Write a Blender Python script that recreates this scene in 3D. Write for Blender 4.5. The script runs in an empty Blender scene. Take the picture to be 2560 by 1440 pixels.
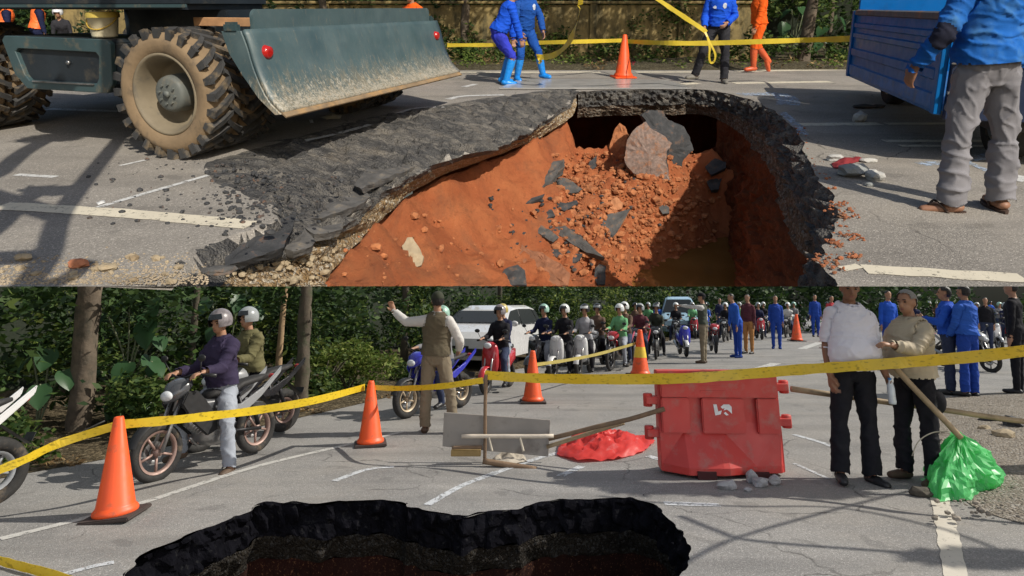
# Two stretches of a broken street, one above the other: a sinkhole with machines around it on the
# upper street, and the cordoned-off lower street with its traffic in front of and below it.
import bpy, bmesh, math, random
import numpy as np
from mathutils import Vector as V, Matrix, Euler, noise, geometry
from mathutils.kdtree import KDTree
R = math.radians
random.seed(7)
rng = np.random.default_rng(7)
scene = bpy.context.scene

# ---------------------------------------------------------------- camera, sky, suns, exposure
FPX, CX = 1600.0, 1280.0                 # focal length and centre column, in photo pixels (2560 wide)
AXIS_ROW = 380.0                         # row at which the level camera axis meets the picture
HU, HL = 1.3, 1.6                        # eye height over the upper and over the lower street
ROW_U, ROW_L = 15.0, 750.0               # horizon rows of the two streets
CAM_Z = 6.0
cam_d = bpy.data.cameras.new('camera'); cam = bpy.data.objects.new('camera', cam_d)
scene.collection.objects.link(cam); scene.camera = cam
cam.location = (0, 0, CAM_Z); cam.rotation_euler = (R(90), 0, 0)
cam_d.sensor_width = 36.0; cam_d.lens = 36.0 * FPX / 2560.0
cam_d.shift_y = -(720.0 - AXIS_ROW) / 2560.0
cam_d.clip_start = 0.05; cam_d.clip_end = 400.0

# each street is a rising / falling plane under the eye
TILT_U = math.atan((AXIS_ROW - ROW_U) / FPX)
TILT_L = -math.atan((ROW_L - AXIS_ROW) / FPX)
M_UP = Matrix.Translation((0, 0, CAM_Z)) @ Matrix.Rotation(TILT_U, 4, 'X') @ Matrix.Translation((0, 0, -HU))
M_LO = Matrix.Translation((0, 0, CAM_Z)) @ Matrix.Rotation(TILT_L, 4, 'X') @ Matrix.Translation((0, 0, -HL))
UP = bpy.data.collections.new('upper_street'); LO = bpy.data.collections.new('lower_street')
scene.collection.children.link(UP); scene.collection.children.link(LO)

def sun_vec(az, el):
    """unit vector towards the sun: az clockwise from straight ahead (+Y), el above the street, degrees"""
    a, e = R(az), R(el)
    return V((math.sin(a) * math.cos(e), math.cos(a) * math.cos(e), math.sin(e)))
SUN_UP = (M_UP.to_3x3() @ sun_vec(150, 43)).normalized()
SUN_LO = (M_LO.to_3x3() @ sun_vec(84, 40)).normalized()

world = bpy.data.worlds.new('World'); scene.world = world; world.use_nodes = True
nt = world.node_tree; nt.nodes.clear()
sky = nt.nodes.new('ShaderNodeTexSky'); sky.sky_type = 'NISHITA'; sky.sun_disc = False
sky.sun_elevation = math.asin(SUN_UP.z); sky.sun_rotation = math.atan2(SUN_UP.x, SUN_UP.y)
sky.altitude = 30; sky.air_density = 1.0; sky.dust_density = 1.5
bg = nt.nodes.new('ShaderNodeBackground'); bg.inputs['Strength'].default_value = 0.10
wo = nt.nodes.new('ShaderNodeOutputWorld')
nt.links.new(sky.outputs[0], bg.inputs[0]); nt.links.new(bg.outputs[0], wo.inputs[0])

def sun(name, vec, strength, color, angle, coll):
    """sunlight for one of the two places; each street is lit and shaded only by what stands in it"""
    d = bpy.data.lights.new(name, 'SUN'); o = bpy.data.objects.new(name, d)
    scene.collection.objects.link(o)
    d.energy = strength; d.color = color; d.angle = R(angle)
    o.rotation_euler = (-vec).to_track_quat('-Z', 'Y').to_euler()
    o.location = vec * 30 + V((0, 0, CAM_Z))
    o.light_linking.receiver_collection = coll
    o.light_linking.blocker_collection = coll
    return o
sun('sun_over_upper_street', SUN_UP, 4.4, (1.0, 0.93, 0.82), 0.5, UP)
sun('sun_over_lower_street', SUN_LO, 5.0, (1.0, 0.94, 0.84), 0.5, LO)
# added soft fill lamp in place of the sky the raised street blocks below
sun('sky_fill_lower_street', M_LO.to_3x3() @ V((0.1, -0.25, 1)).normalized(), 1.0, (0.84, 0.91, 1.0), 160, LO)

scene.view_settings.view_transform = 'Standard'
try: scene.view_settings.look = 'None'
except Exception: pass
scene.view_settings.exposure = 0.0; scene.view_settings.gamma = 1.0
scene.view_settings.use_curve_mapping = False
scene.render.engine = 'CYCLES'
scene.cycles.max_bounces = 6; scene.cycles.use_denoising = True

# ---------------------------------------------------------------- helpers
def _ray(x, y, tilt):
    """direction, in the street's own frame, of the photo point (x, y)"""
    a, c = (x - CX) / FPX, -(y - AXIS_ROW) / FPX
    return V((a, math.cos(tilt) + c * math.sin(tilt), -math.sin(tilt) + c * math.cos(tilt)))
def _onz(x, y, z, tilt, h): d = _ray(x, y, tilt); return V((0, 0, h)) + d * ((z - h) / d.z)
def _ony(x, y, Y, tilt, h): d = _ray(x, y, tilt); return V((0, 0, h)) + d * (Y / d.y)
def PU(x, y, z=0.0): return _onz(x, y, z, TILT_U, HU)
def PL(x, y, z=0.0): return _onz(x, y, z, TILT_L, HL)
def PUY(x, y, Y): return _ony(x, y, Y, TILT_U, HU)
def PLY(x, y, Y): return _ony(x, y, Y, TILT_L, HL)
def row_of(Y, z, tilt, h): return AXIS_ROW + FPX * np.tan(np.arctan((h - z) / Y) - tilt)

def tag(o, label=None, cat=None, group=None, kind=None):
    if label: o['label'] = label
    if cat: o['category'] = cat
    if group: o['group'] = group
    if kind: o['kind'] = kind
    return o
def link(o, coll): coll.objects.link(o); return o
def thing(name, label, cat, coll, loc=(0, 0, 0), yaw=0.0, group=None, roll=0.0):
    o = link(bpy.data.objects.new(name, None), coll); o.empty_display_size = 0.2
    o.matrix_basis = Matrix.Translation(loc) @ Matrix.Rotation(R(roll), 4, 'Y') @ Matrix.Rotation(R(yaw), 4, 'Z')
    return tag(o, label, cat, group)
def copy_tree(o, coll, parent=None):
    c = o.copy(); coll.objects.link(c); c.parent = parent
    for ch in list(o.children): copy_tree(ch, coll, c)
    return c

class MB:
    """collects shapes and links them as ONE mesh object"""
    def __init__(s): s.v = []; s.f = []; s.m = []; s.s = []
    def add(s, vs, fs, m=0, smooth=False):
        b = len(s.v); s.v += [tuple(p) for p in vs]
        for f in fs: s.f.append(tuple(i + b for i in f)); s.m.append(m); s.s.append(smooth)
    def box(s, c, d, rot=None, m=0):
        c = V(c); h = V(d) / 2
        P = [V((x * h.x, y * h.y, z * h.z)) for x in (-1, 1) for y in (-1, 1) for z in (-1, 1)]
        if rot is not None: P = [rot @ p for p in P]
        s.add([c + p for p in P], [(0, 1, 3, 2), (4, 6, 7, 5), (0, 4, 5, 1), (2, 3, 7, 6), (0, 2, 6, 4), (1, 5, 7, 3)], m)
    def tube(s, pts, r, n=8, m=0, cap=True, smooth=True, flat=1.0):
        pts = [V(p) for p in pts]; k = len(pts)
        rr = r if isinstance(r, (list, tuple)) else [r] * k
        vs = []; prev = None
        for i, p in enumerate(pts):
            t = (pts[min(i + 1, k - 1)] - pts[max(i - 1, 0)])
            t = t.normalized() if t.length > 1e-9 else V((0, 0, 1))
            if prev is None:
                a = t.cross(V((0, 0, 1)))
                if a.length < 1e-3: a = V((1, 0, 0))
            else: a = prev - t * prev.dot(t)
            a.normalize(); b = t.cross(a); prev = a
            for j in range(n):
                q = 2 * math.pi * j / n
                vs.append(p + a * math.cos(q) * rr[i] + b * math.sin(q) * rr[i] * flat)
        fs = [(i * n + j, i * n + (j + 1) % n, (i + 1) * n + (j + 1) % n, (i + 1) * n + j) for i in range(k - 1) for j in range(n)]
        if cap: fs += [tuple(reversed(range(n))), tuple(range((k - 1) * n, k * n))]
        s.add(vs, fs, m, smooth)
    def cyl(s, p0, p1, r0, r1=None, n=12, m=0, cap=True, smooth=True):
        s.tube([p0, p1], [r0, r0 if r1 is None else r1], n, m, cap, smooth)
    def lathe(s, prof, n=24, mat=None, m=0, smooth=True, arc=None):
        mat = mat or Matrix.Identity(4); vs = []; k = len(prof)
        for (r, z) in prof:
            for j in range(n):
                q = 2 * math.pi * j / n
                vs.append(mat @ V((r * math.cos(q), r * math.sin(q), z)))
        fs = [(i * n + j, i * n + (j + 1) % n, (i + 1) * n + (j + 1) % n, (i + 1) * n + j) for i in range(k - 1) for j in range(n)]
        s.add(vs, fs, m, smooth)
    def ell(s, c, r, rot=None, nu=14, nv=9, m=0, keep=None):
        c = V(c); vs = []; fs = []
        for i in range(nv + 1):
            th = math.pi * i / nv
            for j in range(nu):
                ph = 2 * math.pi * j / nu
                p = V((r[0] * math.sin(th) * math.cos(ph), r[1] * math.sin(th) * math.sin(ph), r[2] * math.cos(th)))
                vs.append(c + (rot @ p if rot is not None else p))
        for i in range(nv):
            for j in range(nu):
                if keep is None or keep((i + .5) / nv * math.pi, (j + .5) / nu * 2 * math.pi):
                    fs.append((i * nu + j, (i + 1) * nu + j, (i + 1) * nu + (j + 1) % nu, i * nu + (j + 1) % nu))
        if keep is not None:
            used = sorted({i for f in fs for i in f}); mp = {i: q for q, i in enumerate(used)}
            vs = [vs[i] for i in used]; fs = [tuple(mp[i] for i in f) for f in fs]
        s.add(vs, fs, m, True)
    def prism(s, pts, ext, m=0, smooth=False):
        pts = [V(p) for p in pts]; n = len(pts); ext = V(ext)
        vs = pts + [p + ext for p in pts]
        fs = [tuple(reversed(range(n))), tuple(range(n, 2 * n))] + [(i, (i + 1) % n, n + (i + 1) % n, n + i) for i in range(n)]
        s.add(vs, fs, m, smooth)
    def loft(s, rings, m=0, smooth=True, cap=True, closed=True):
        n = len(rings[0]); vs = [p for r in rings for p in r]; k = len(rings)
        fs = [(i * n + j, i * n + (j + 1) % n, (i + 1) * n + (j + 1) % n, (i + 1) * n + j) for i in range(k - 1) for j in range(n if closed else n - 1)]
        if cap and closed: fs += [tuple(reversed(range(n))), tuple(range((k - 1) * n, k * n))]
        s.add(vs, fs, m, smooth)
    def mesh(s, name, mats, bevel=0.0, segs=1, fix=True):
        me = bpy.data.meshes.new(name); me.from_pydata(s.v, [], s.f)
        for mt in (mats if isinstance(mats, (list, tuple)) else [mats]): me.materials.append(mt)
        me.polygons.foreach_set('material_index', s.m); me.polygons.foreach_set('use_smooth', s.s)
        if bevel or fix:
            bm = bmesh.new(); bm.from_mesh(me)
            if bevel:
                es = [e for e in bm.edges if len(e.link_faces) == 2 and e.calc_face_angle(0) > R(35)]
                bmesh.ops.bevel(bm, geom=es, offset=bevel, segments=segs, affect='EDGES', clamp_overlap=True)
            bmesh.ops.recalc_face_normals(bm, faces=bm.faces[:])
            bm.to_mesh(me); bm.free()
        me.update(); return me
    def build(s, name, mats, coll, parent=None, bevel=0.0, segs=1, loc=None, yaw=0.0, roll=0.0, fix=True):
        o = link(bpy.data.objects.new(name, s.mesh(name, mats, bevel, segs, fix)), coll)
        if parent is not None: o.parent = parent
        if loc is not None: o.matrix_basis = Matrix.Translation(loc) @ Matrix.Rotation(R(roll), 4, 'Y') @ Matrix.Rotation(R(yaw), 4, 'Z')
        return o

def smoothpath(pts, k=8):
    """Catmull-Rom through the points"""
    P = [V(p) for p in pts]; P = [2 * P[0] - P[1]] + P + [2 * P[-1] - P[-2]]; out = []
    for i in range(1, len(P) - 2):
        a, b, c, d = P[i - 1:i + 3]
        for j in range(k):
            t = j / k
            out.append(.5 * ((2 * b) + (c - a) * t + (2 * a - 5 * b + 4 * c - d) * t * t + (3 * b - a - 3 * c + d) * t ** 3))
    return out + [P[-2]]
def resample(P, n):
    P = [V(p) for p in P]; L = [0]
    for a, b in zip(P, P[1:]): L.append(L[-1] + (b - a).length)
    out = []; j = 0
    for i in range(n):
        t = L[-1] * i / (n - 1)
        while j < len(P) - 2 and L[j + 1] < t: j += 1
        w = (t - L[j]) / max(L[j + 1] - L[j], 1e-9); out.append(P[j].lerp(P[j + 1], min(max(w, 0), 1)))
    return out
def inpoly(x, y, poly):
    c = False; n = len(poly); j = n - 1
    for i in range(n):
        xi, yi = poly[i][0], poly[i][1]; xj, yj = poly[j][0], poly[j][1]
        if (yi > y) != (yj > y) and x < (xj - xi) * (y - yi) / (yj - yi) + xi: c = not c
        j = i
    return c
def segdist(p, poly):
    """distance in plan from points p (n,2) to a polyline (k,2), and the index of the nearest segment"""
    p = np.asarray(p); d = np.full(len(p), 1e9); w = np.zeros(len(p), int); u = np.zeros(len(p))
    for i in range(len(poly) - 1):
        a = np.array(poly[i]); b = np.array(poly[i + 1]); ab = b - a
        t = np.clip(((p - a) @ ab) / max(ab @ ab, 1e-12), 0, 1)
        q = np.hypot(*(p - a - t[:, None] * ab).T)
        k = q < d; d[k] = q[k]; w[k] = i; u[k] = t[k]
    return d, w, u
def fbm(p, sc=1.0, oct=4):
    return noise.fractal(V(p) * sc, 1.0, 2.0, oct)

# ---------------------------------------------------------------- materials
_mats = {}
class NT:
    def __init__(s, name):
        s.mat = bpy.data.materials.new(name); s.mat.use_nodes = True; s.t = s.mat.node_tree
        s.p = next(n for n in s.t.nodes if n.type == 'BSDF_PRINCIPLED')
        s.out = next(n for n in s.t.nodes if n.type == 'OUTPUT_MATERIAL')
        s.tc = s.t.nodes.new('ShaderNodeTexCoord').outputs['Object']
    def n(s, kind, **kw):
        o = s.t.nodes.new(kind)
        for k, v in kw.items(): setattr(o, k, v)
        return o
    def l(s, a, b): s.t.links.new(a, b)
    def noise(s, scale, detail=4, rough=.55, vec=None, dist=0.0):
        o = s.n('ShaderNodeTexNoise'); o.inputs['Scale'].default_value = scale; o.inputs['Detail'].default_value = detail
        o.inputs['Roughness'].default_value = rough; o.inputs['Distortion'].default_value = dist
        s.l(vec or s.tc, o.inputs['Vector']); return o.outputs['Fac']
    def voro(s, scale, feature='F1', vec=None, out='Distance'):
        o = s.n('ShaderNodeTexVoronoi', feature=feature); o.inputs['Scale'].default_value = scale
        s.l(vec or s.tc, o.inputs['Vector']); return o.outputs[out]
    def mapping(s, scale=(1, 1, 1), rot=(0, 0, 0), loc=(0, 0, 0)):
        o = s.n('ShaderNodeMapping'); o.inputs['Scale'].default_value = scale; o.inputs['Rotation'].default_value = rot
        o.inputs['Location'].default_value = loc; s.l(s.tc, o.inputs['Vector']); return o.outputs[0]
    def ramp(s, fac, stops):
        o = s.n('ShaderNodeValToRGB'); e = o.color_ramp.elements
        while len(e) < len(stops): e.new(.5)
        for q, (pos, c) in zip(e, stops):
            q.position = pos; q.color = (c, c, c, 1) if isinstance(c, (int, float)) else (*c, 1)
        s.l(fac, o.inputs[0]); return o.outputs[0]
    def mix(s, fac, a, b, mode='MIX'):
        o = s.n('ShaderNodeMix', data_type='RGBA', blend_type=mode)
        for inp, v in ((o.inputs[0], fac), (o.inputs[6], a), (o.inputs[7], b)):
            if isinstance(v, (int, float)): inp.default_value = v
            elif isinstance(v, (tuple, list)): inp.default_value = (*v[:3], 1)
            else: s.l(v, inp)
        return o.outputs[2]
    def bump(s, h, strength=.3, dist=.01):
        o = s.n('ShaderNodeBump'); o.inputs['Strength'].default_value = strength; o.inputs['Distance'].default_value = dist
        s.l(h, o.inputs['Height']); s.l(o.outputs[0], s.p.inputs['Normal']); return o.outputs[0]
    def set(s, **kw):
        for k, v in kw.items():
            i = s.p.inputs[k.replace('_', ' ')]
            if isinstance(v, (int, float)): i.default_value = v
            elif isinstance(v, (tuple, list)): i.default_value = (*v[:3], 1)
            else: s.l(v, i)
        return s.mat

def sc(c, k): return tuple(min(1, x * k) for x in c)
def MT(name, col, rough=.6, metal=0.0, var=.18, vs=6.0, bump=.0, bs=60.0, spec=.5, dirt=None, dirt_amt=.5, dirt_scale=5.0, coat=0.0):
    if name in _mats: return _mats[name]
    t = NT(name)
    c = t.mix(t.ramp(t.noise(vs, 5), [(.3, 0.0), (.7, 1.0)]), sc(col, 1 - var), sc(col, 1 + var))
    if dirt is not None:
        c = t.mix(t.ramp(t.noise(dirt_scale, 8, .65), [(.62 - .25 * dirt_amt, 0.0), (.78 - .2 * dirt_amt, 1.0)]), c, dirt)
    t.set(Base_Color=c, Metallic=metal, Specular_IOR_Level=spec, Coat_Weight=coat)
    t.set(Roughness=t.ramp(t.noise(vs * 3, 3), [(.3, max(.02, rough - .1)), (.7, min(1, rough + .1))]))
    if bump: t.bump(t.noise(bs, 4), bump, .01)
    _mats[name] = t.mat; return t.mat
# ================================================================ PEOPLE: one remeshed body each, clothes fitted over it
def orth(u):
    u = V(u).normalized(); r = V((1, 0, 0)); r = (r - u * r.dot(u)).normalized(); return r, u.cross(r), u   # right, forward, up
class Body:
    def __init__(s): s.v = []; s.f = []; s.t = []
    def ring_loft(s, rings, tg):
        n = len(rings[0]); b = len(s.v); k = len(rings)
        for r in rings: s.v += [tuple(p) for p in r]; s.t += [tg] * n
        c0 = sum((V(p) for p in rings[0]), V()) / n; c1 = sum((V(p) for p in rings[-1]), V()) / n
        s.f += [(b + i * n + j, b + i * n + (j + 1) % n, b + (i + 1) * n + (j + 1) % n, b + (i + 1) * n + j) for i in range(k - 1) for j in range(n)]
        s.v += [tuple(c0), tuple(c1)]; s.t += [tg, tg]
        e = b + k * n
        s.f += [(e, b + (j + 1) % n, b + j) for j in range(n)] + [(e + 1, b + (k - 1) * n + j, b + (k - 1) * n + (j + 1) % n) for j in range(n)]
    def limb(s, pts, rad, tg, n=12, step=.03, flat=1.0, fdir=None):
        """rounded tapering limb; flat squeezes it along fdir"""
        pts = [V(p) for p in pts]; L = [0]
        for a, b in zip(pts, pts[1:]): L.append(L[-1] + (b - a).length)
        k = max(4, int(L[-1] / step) + 1); rings = []; prev = None
        ts = [0.0, .3, .7] ; samp = []
        r0, r1 = rad[0], rad[-1]
        for q in (0.05, .45, .8): samp.append((-r0 * (1 - q) * .9, q))
        for i in range(k): samp.append((L[-1] * i / (k - 1), 1))
        for q in (.8, .45, .05): samp.append((L[-1] + r1 * (1 - q) * .9, q))
        def at(l):
            if l <= 0: return pts[0] + (pts[0] - pts[1]).normalized() * -l if False else pts[0] + (pts[1] - pts[0]).normalized() * l, r0
            if l >= L[-1]: return pts[-1] + (pts[-1] - pts[-2]).normalized() * (l - L[-1]), r1
            j = max(i for i in range(len(L) - 1) if L[i] <= l + 1e-9); w = (l - L[j]) / max(L[j + 1] - L[j], 1e-9)
            return pts[j].lerp(pts[j + 1], w), rad[j] * (1 - w) + rad[j + 1] * w
        C = [at(l) for l, q in samp]
        for i, ((c, r), (l, q)) in enumerate(zip(C, samp)):
            t = (C[min(i + 1, len(C) - 1)][0] - C[max(i - 1, 0)][0]).normalized()
            if prev is None:
                a = V(fdir) if fdir is not None else t.cross(V((.3, .2, 1)))
                a = a - t * a.dot(t)
                if a.length < 1e-3: a = t.cross(V((0, 1, 0)))
            else: a = prev - t * prev.dot(t)
            a.normalize(); b = t.cross(a); prev = a
            rr = r * math.sqrt(max(.02, 1 - (1 - q) ** 2)) if q < 1 else r
            rings.append([c + a * math.cos(2 * math.pi * j / n) * rr * flat + b * math.sin(2 * math.pi * j / n) * rr for j in range(n)])
        s.ring_loft(rings, tg)
    def ell(s, c, r, axes, tg, nu=14, nv=10):
        a, b, u = axes; c = V(c); rings = []
        for i in range(1, nv):
            th = math.pi * i / nv
            rings.append([c + a * r[0] * math.sin(th) * math.cos(2 * math.pi * j / nu) + b * r[1] * math.sin(th) * math.sin(2 * math.pi * j / nu) + u * r[2] * math.cos(th) for j in range(nu)])
        s.ring_loft(rings, tg)

def remesh(v, f, vox, smooth=2):
    me = bpy.data.meshes.new('tmp'); me.from_pydata(v, [], f)
    bm = bmesh.new(); bm.from_mesh(me); bmesh.ops.recalc_face_normals(bm, faces=bm.faces[:]); bm.to_mesh(me); bm.free()
    o = bpy.data.objects.new('tmp', me); scene.collection.objects.link(o)
    m = o.modifiers.new('r', 'REMESH'); m.mode = 'VOXEL'; m.voxel_size = vox
    m2 = o.modifiers.new('s', 'SMOOTH'); m2.factor = .5; m2.iterations = smooth
    dg = bpy.context.evaluated_depsgraph_get(); ev = o.evaluated_get(dg)
    out = bpy.data.meshes.new_from_object(ev)
    bpy.data.objects.remove(o); bpy.data.meshes.remove(me)
    return out

SKIN = lambda k=0: MT('skin_%d' % k, [(.36, .19, .115), (.27, .135, .08), (.42, .24, .16)][k], .55, var=.08, vs=12)
HAIR = MT('black_hair', (.012, .010, .010), .55, bump=.3, bs=90)
EYEM = MT('dark_eye', (.012, .010, .010), .25)
LIP = MT('lip', (.25, .09, .07), .5)
def cloth(name, col, var=.12, dirt=None, da=.4, rough=.85): return MT('cloth_' + name, col, rough, var=var, vs=5, bump=.25, bs=180, spec=.2, dirt=dirt, dirt_amt=da)

def hand(B, wrist, d, palm_n, side, curl=.5, spread=.12, sz=1.0):
    """palm, four unequal fingers and a thumb; d = along the hand, palm_n = out of the palm, side = towards the thumb"""
    d = V(d).normalized(); pn = V(palm_n); pn = (pn - d * pn.dot(d)).normalized(); th = d.cross(pn) * side
    c = wrist + d * .05 * sz
    B.limb([wrist - d * .01, wrist + d * .03 * sz, wrist + d * .085 * sz], [.026 * sz, .038 * sz, .040 * sz], 'hand', n=12, step=.012, flat=.5, fdir=pn)
    for k, (off, ln) in enumerate([(.030, .070), (.010, .078), (-.010, .073), (-.029, .058)]):
        base = wrist + d * .088 * sz + th * off * sz
        a = d + th * spread * (1.5 - k) * .5; a.normalize(); P = [base]; ang = 0
        for seg in (.42, .33, .25):
            ang += curl * (.75 if seg > .4 else 1.0)
            P.append(P[-1] + (a * math.cos(ang) + pn * math.sin(ang)) * ln * seg * sz)
        B.limb(P, [.0105 * sz, .010 * sz, .0095 * sz, .008 * sz], 'hand', n=8, step=.012)
    tb = wrist + d * .025 * sz + th * .026 * sz
    td = (d * .75 + th * .8 + pn * .35).normalized(); td2 = (d + th * .25 + pn * (.2 + curl * .4)).normalized()
    B.limb([tb, tb + td * .042 * sz, tb + td * .042 * sz + td2 * .038 * sz], [.016 * sz, .012 * sz, .009 * sz], 'hand', n=8, step=.012)

def person(label, coll, loc, yaw, pose, wear, H=1.68, roll=0.0, lod=0, group=None, skin=0, seat=None, belly=0.0):
    """pose: spine, head(yaw,pitch), armL/armR (upper, fore, hand), legL/legR (thigh, shin, foot), directions in the body frame (x right, y forward)
    wear: shirt, trousers, shoes (materials) + options"""
    if coll is LO: roll = (V(loc).x / max(V(loc).y, .1)) * 8.6
    k = H / 1.70; B = Body()
    sp = V(pose.get('spine', (0, .02, 1))).normalized(); r, f, u = orth(sp)
    sh = pose.get('twist', 0.0)
    if sh: q = Matrix.Rotation(R(sh), 3, u); r2, f2 = q @ r, q @ f
    else: r2, f2 = r, f
    up_p = (V((0, 0, 1)) * .5 + u * .5).normalized() if pose.get('bend') else u
    spine = lambda t: up_p * min(t, .18) * k + u * max(0, t - .18) * k
    prof = [(-.13, .075, .075, .0), (-.09, .135, .100, -.005), (-.02, .170, .120, -.01), (.06, .166, .118, -.003), (.14, .152, .108, .01), (.22, .152, .108, .012), (.32, .170, .118, .012),
            (.40, .180, .118, .005), (.45, .160, .100, -.008), (.49, .112, .078, -.012), (.535, .062, .060, -.012)]
    rings = {}
    P2 = []
    for i in range(len(prof) - 1):
        for j in range(3): P2.append([a + (b - a) * j / 3 for a, b in zip(prof[i], prof[i + 1])])
    P2.append(list(prof[-1]))
    allr = []
    for (t, rx, ry, yo) in P2:
        w = min(1, max(0, t / .35)); rr = (r.lerp(r2, w)).normalized(); ff = (f.lerp(f2, w)).normalized()
        bl = belly * math.exp(-((t - .13) / .13) ** 2)
        c = spine(t) + ff * (yo + bl * .5) * k if t > 0 else V((0, 0, t * k)) + ff * yo * k
        tg = 'pelvis' if t < .0 else ('hip' if t < .10 else 'torso')
        allr.append((tg, [c + rr * math.cos(2 * math.pi * j / 20) * (rx + bl * .45) * k + ff * math.sin(2 * math.pi * j / 20) * (ry + bl * .5) * k for j in range(20)]))
    b0 = len(B.v); B.ring_loft([x[1] for x in allr], 'torso')
    for i, (tg, _) in enumerate(allr):
        for j in range(20): B.t[b0 + i * 20 + j] = tg
    neck = spine(.52) + f2 * -.012 * k
    hy, hp = pose.get('head', (0, 0))
    hu = (u * .45 + V((0, 0, 1)) * .55).normalized(); hr, hf, hu = orth(hu)
    q = Matrix.Rotation(R(hy), 3, hu); hr, hf = q @ r2.lerp(hr, .5).normalized(), q @ hf
    hr = (hr - hu * hr.dot(hu)).normalized(); hf = hu.cross(hr)
    q = Matrix.Rotation(R(hp), 3, hr); hf, hu = q @ hf, q @ hu
    hc = neck + (u * .05 + hu * .125) * k + hf * .025 * k
    B.limb([neck - u * .04 * k, neck + (hc - neck) * .45], [.062 * k, .052 * k], 'neck', step=.02)
    B.ell(hc + hu * .02 * k - hf * .008 * k, (.076 * k, .097 * k, .100 * k), (hr, hf, hu), 'head', 18, 14)
    B.ell(hc - hu * .045 * k + hf * .028 * k, (.058 * k, .066 * k, .068 * k), (hr, hf, hu), 'head', 16, 12)
    if lod == 0:
        B.limb([hc + hf * .085 * k + hu * .012 * k, hc + hf * .108 * k - hu * .022 * k], [.010 * k, .016 * k], 'head', n=8, step=.01)
        for sx in (-1, 1):
            B.ell(hc + hr * sx * .078 * k - hf * .004 * k - hu * .008 * k, (.010 * k, .020 * k, .032 * k), (hr, hf, hu), 'head', 8, 6)
            B.ell(hc + hr * sx * .033 * k + hf * .088 * k + hu * .030 * k, (.026 * k, .010 * k, .010 * k), (hr, hf, hu), 'head', 8, 6)
    else: B.ell(hc + hf * .09 * k - hu * .01 * k, (.014 * k, .018 * k, .02 * k), (hr, hf, hu), 'head', 8, 6)
    info = {}
    for sd, sx in (('L', -1), ('R', 1)):
        a = pose.get('arm' + sd, ((sx * .12, 0, -1), (sx * .05, .12, -1)))
        sj = spine(.432) + r2 * sx * .168 * k - f2 * .01 * k
        d1 = V(a[0]).normalized(); el = sj + d1 * .285 * k
        d2 = V(a[1]).normalized(); wr = el + d2 * .245 * k
        d3 = V(a[2]).normalized() if len(a) > 2 and a[2] else d2
        B.limb([sj - r2 * sx * .02 * k, sj + d1 * .10 * k, el], [.064 * k, .052 * k, .041 * k], 'upper_arm')
        B.limb([el, el + d2 * .08 * k, wr], [.042 * k, .042 * k, .028 * k], 'forearm')
        pn = V(a[3]) if len(a) > 3 else -r2 * sx
        if lod == 0: hand(B, wr, d3, pn, sx if len(a) < 5 else a[4], pose.get('curl', .45), sz=k)
        else: B.limb([wr, wr + d3 * .09 * k, wr + d3 * .15 * k], [.027 * k, .036 * k, .022 * k], 'hand', flat=.6, fdir=pn)
        info['wrist' + sd] = wr; info['hand' + sd] = wr + d3 * .09 * k
        l = pose.get('leg' + sd, ((sx * .03, 0, -1), (0, 0, -1)))
        hj = V((0, 0, -.065 * k)) + r * sx * .09 * k
        t1 = V(l[0]).normalized(); kn = hj + t1 * .42 * k
        t2 = V(l[1]).normalized(); an = kn + t2 * .40 * k
        ft = V(l[2]).normalized() if len(l) > 2 else V((sx * .15, 1, 0)).normalized()
        B.limb([hj, hj + t1 * .2 * k, kn], [.094 * k, .080 * k, .058 * k], 'thigh', n=16)
        B.limb([kn, kn + t2 * .13 * k, an], [.057 * k, .056 * k, .040 * k], 'shin', n=14)
        fu = (-t2).lerp(V((0, 0, 1)), .7).normalized() if len(l) < 4 else V(l[3])
        fl = ft - fu * ft.dot(fu); fl.normalize()
        heel = an - fu * .045 * k - fl * .035 * k
        B.limb([heel, heel + fl * .10 * k - fu * .004 * k, heel + fl * .20 * k - fu * .012 * k], [.040 * k, .043 * k, .030 * k], 'foot', flat=.8, fdir=fu)
        info['knee' + sd] = kn; info['foot' + sd] = heel + fl * .1 * k
    vox = pose.get('vox', .0105 if lod == 0 else (.016 if lod == 1 else .026))
    me = remesh(B.v, B.f, vox, 2 if lod == 0 else 1)
    n = len(me.vertices); co = np.empty(n * 3); me.vertices.foreach_get('co', co); co = co.reshape(-1, 3)
    nr = np.empty(n * 3); me.vertices.foreach_get('normal', nr); nr = nr.reshape(-1, 3)
    kd = KDTree(len(B.v))
    for i, p in enumerate(B.v): kd.insert(p, i)
    kd.balance(); tg = [B.t[kd.find(p)[1]] for p in co]
    zmin = co[:, 2].min()
    if seat is None: off = V((0, 0, -zmin))
    else: off = V(seat)
    co += np.array(off)
    faces = [tuple(p.vertices) for p in me.polygons]
    bpy.data.meshes.remove(me)
    HT = lambda p: V(p) + off
    hcL = hc + off
    # garments by region
    long_ = wear.get('sleeve', 'long'); shirt_t = {'torso', 'hip'} | ({'upper_arm'} if wear.get('shirt') else set()) | ({'forearm'} if long_ == 'long' else set())
    if not wear.get('hip', True): shirt_t.discard('hip')
    tr_t = {'pelvis', 'hip', 'thigh', 'shin'}
    shoe_t = {'foot'}
    boots = wear.get('boots', 0)                      # height of boots up the shin, metres
    tagv = np.array(tg)
    wr_ = {s: info['wrist' + s] + off for s in 'LR'}
    headl = (co - np.array(hcL)); hx, hyv, hz = headl @ np.array(hr), headl @ np.array(hf), headl @ np.array(hu)
    ishead = tagv == 'head'
    hairmask = ishead & (((hz > .035 * k) & (hyv < .045 * k)) | (hz > .085 * k) | ((hyv < -.025 * k) & (hz > -.055 * k)))
    legz = co[:, 2]
    isboot = np.zeros(n, bool)
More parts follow.
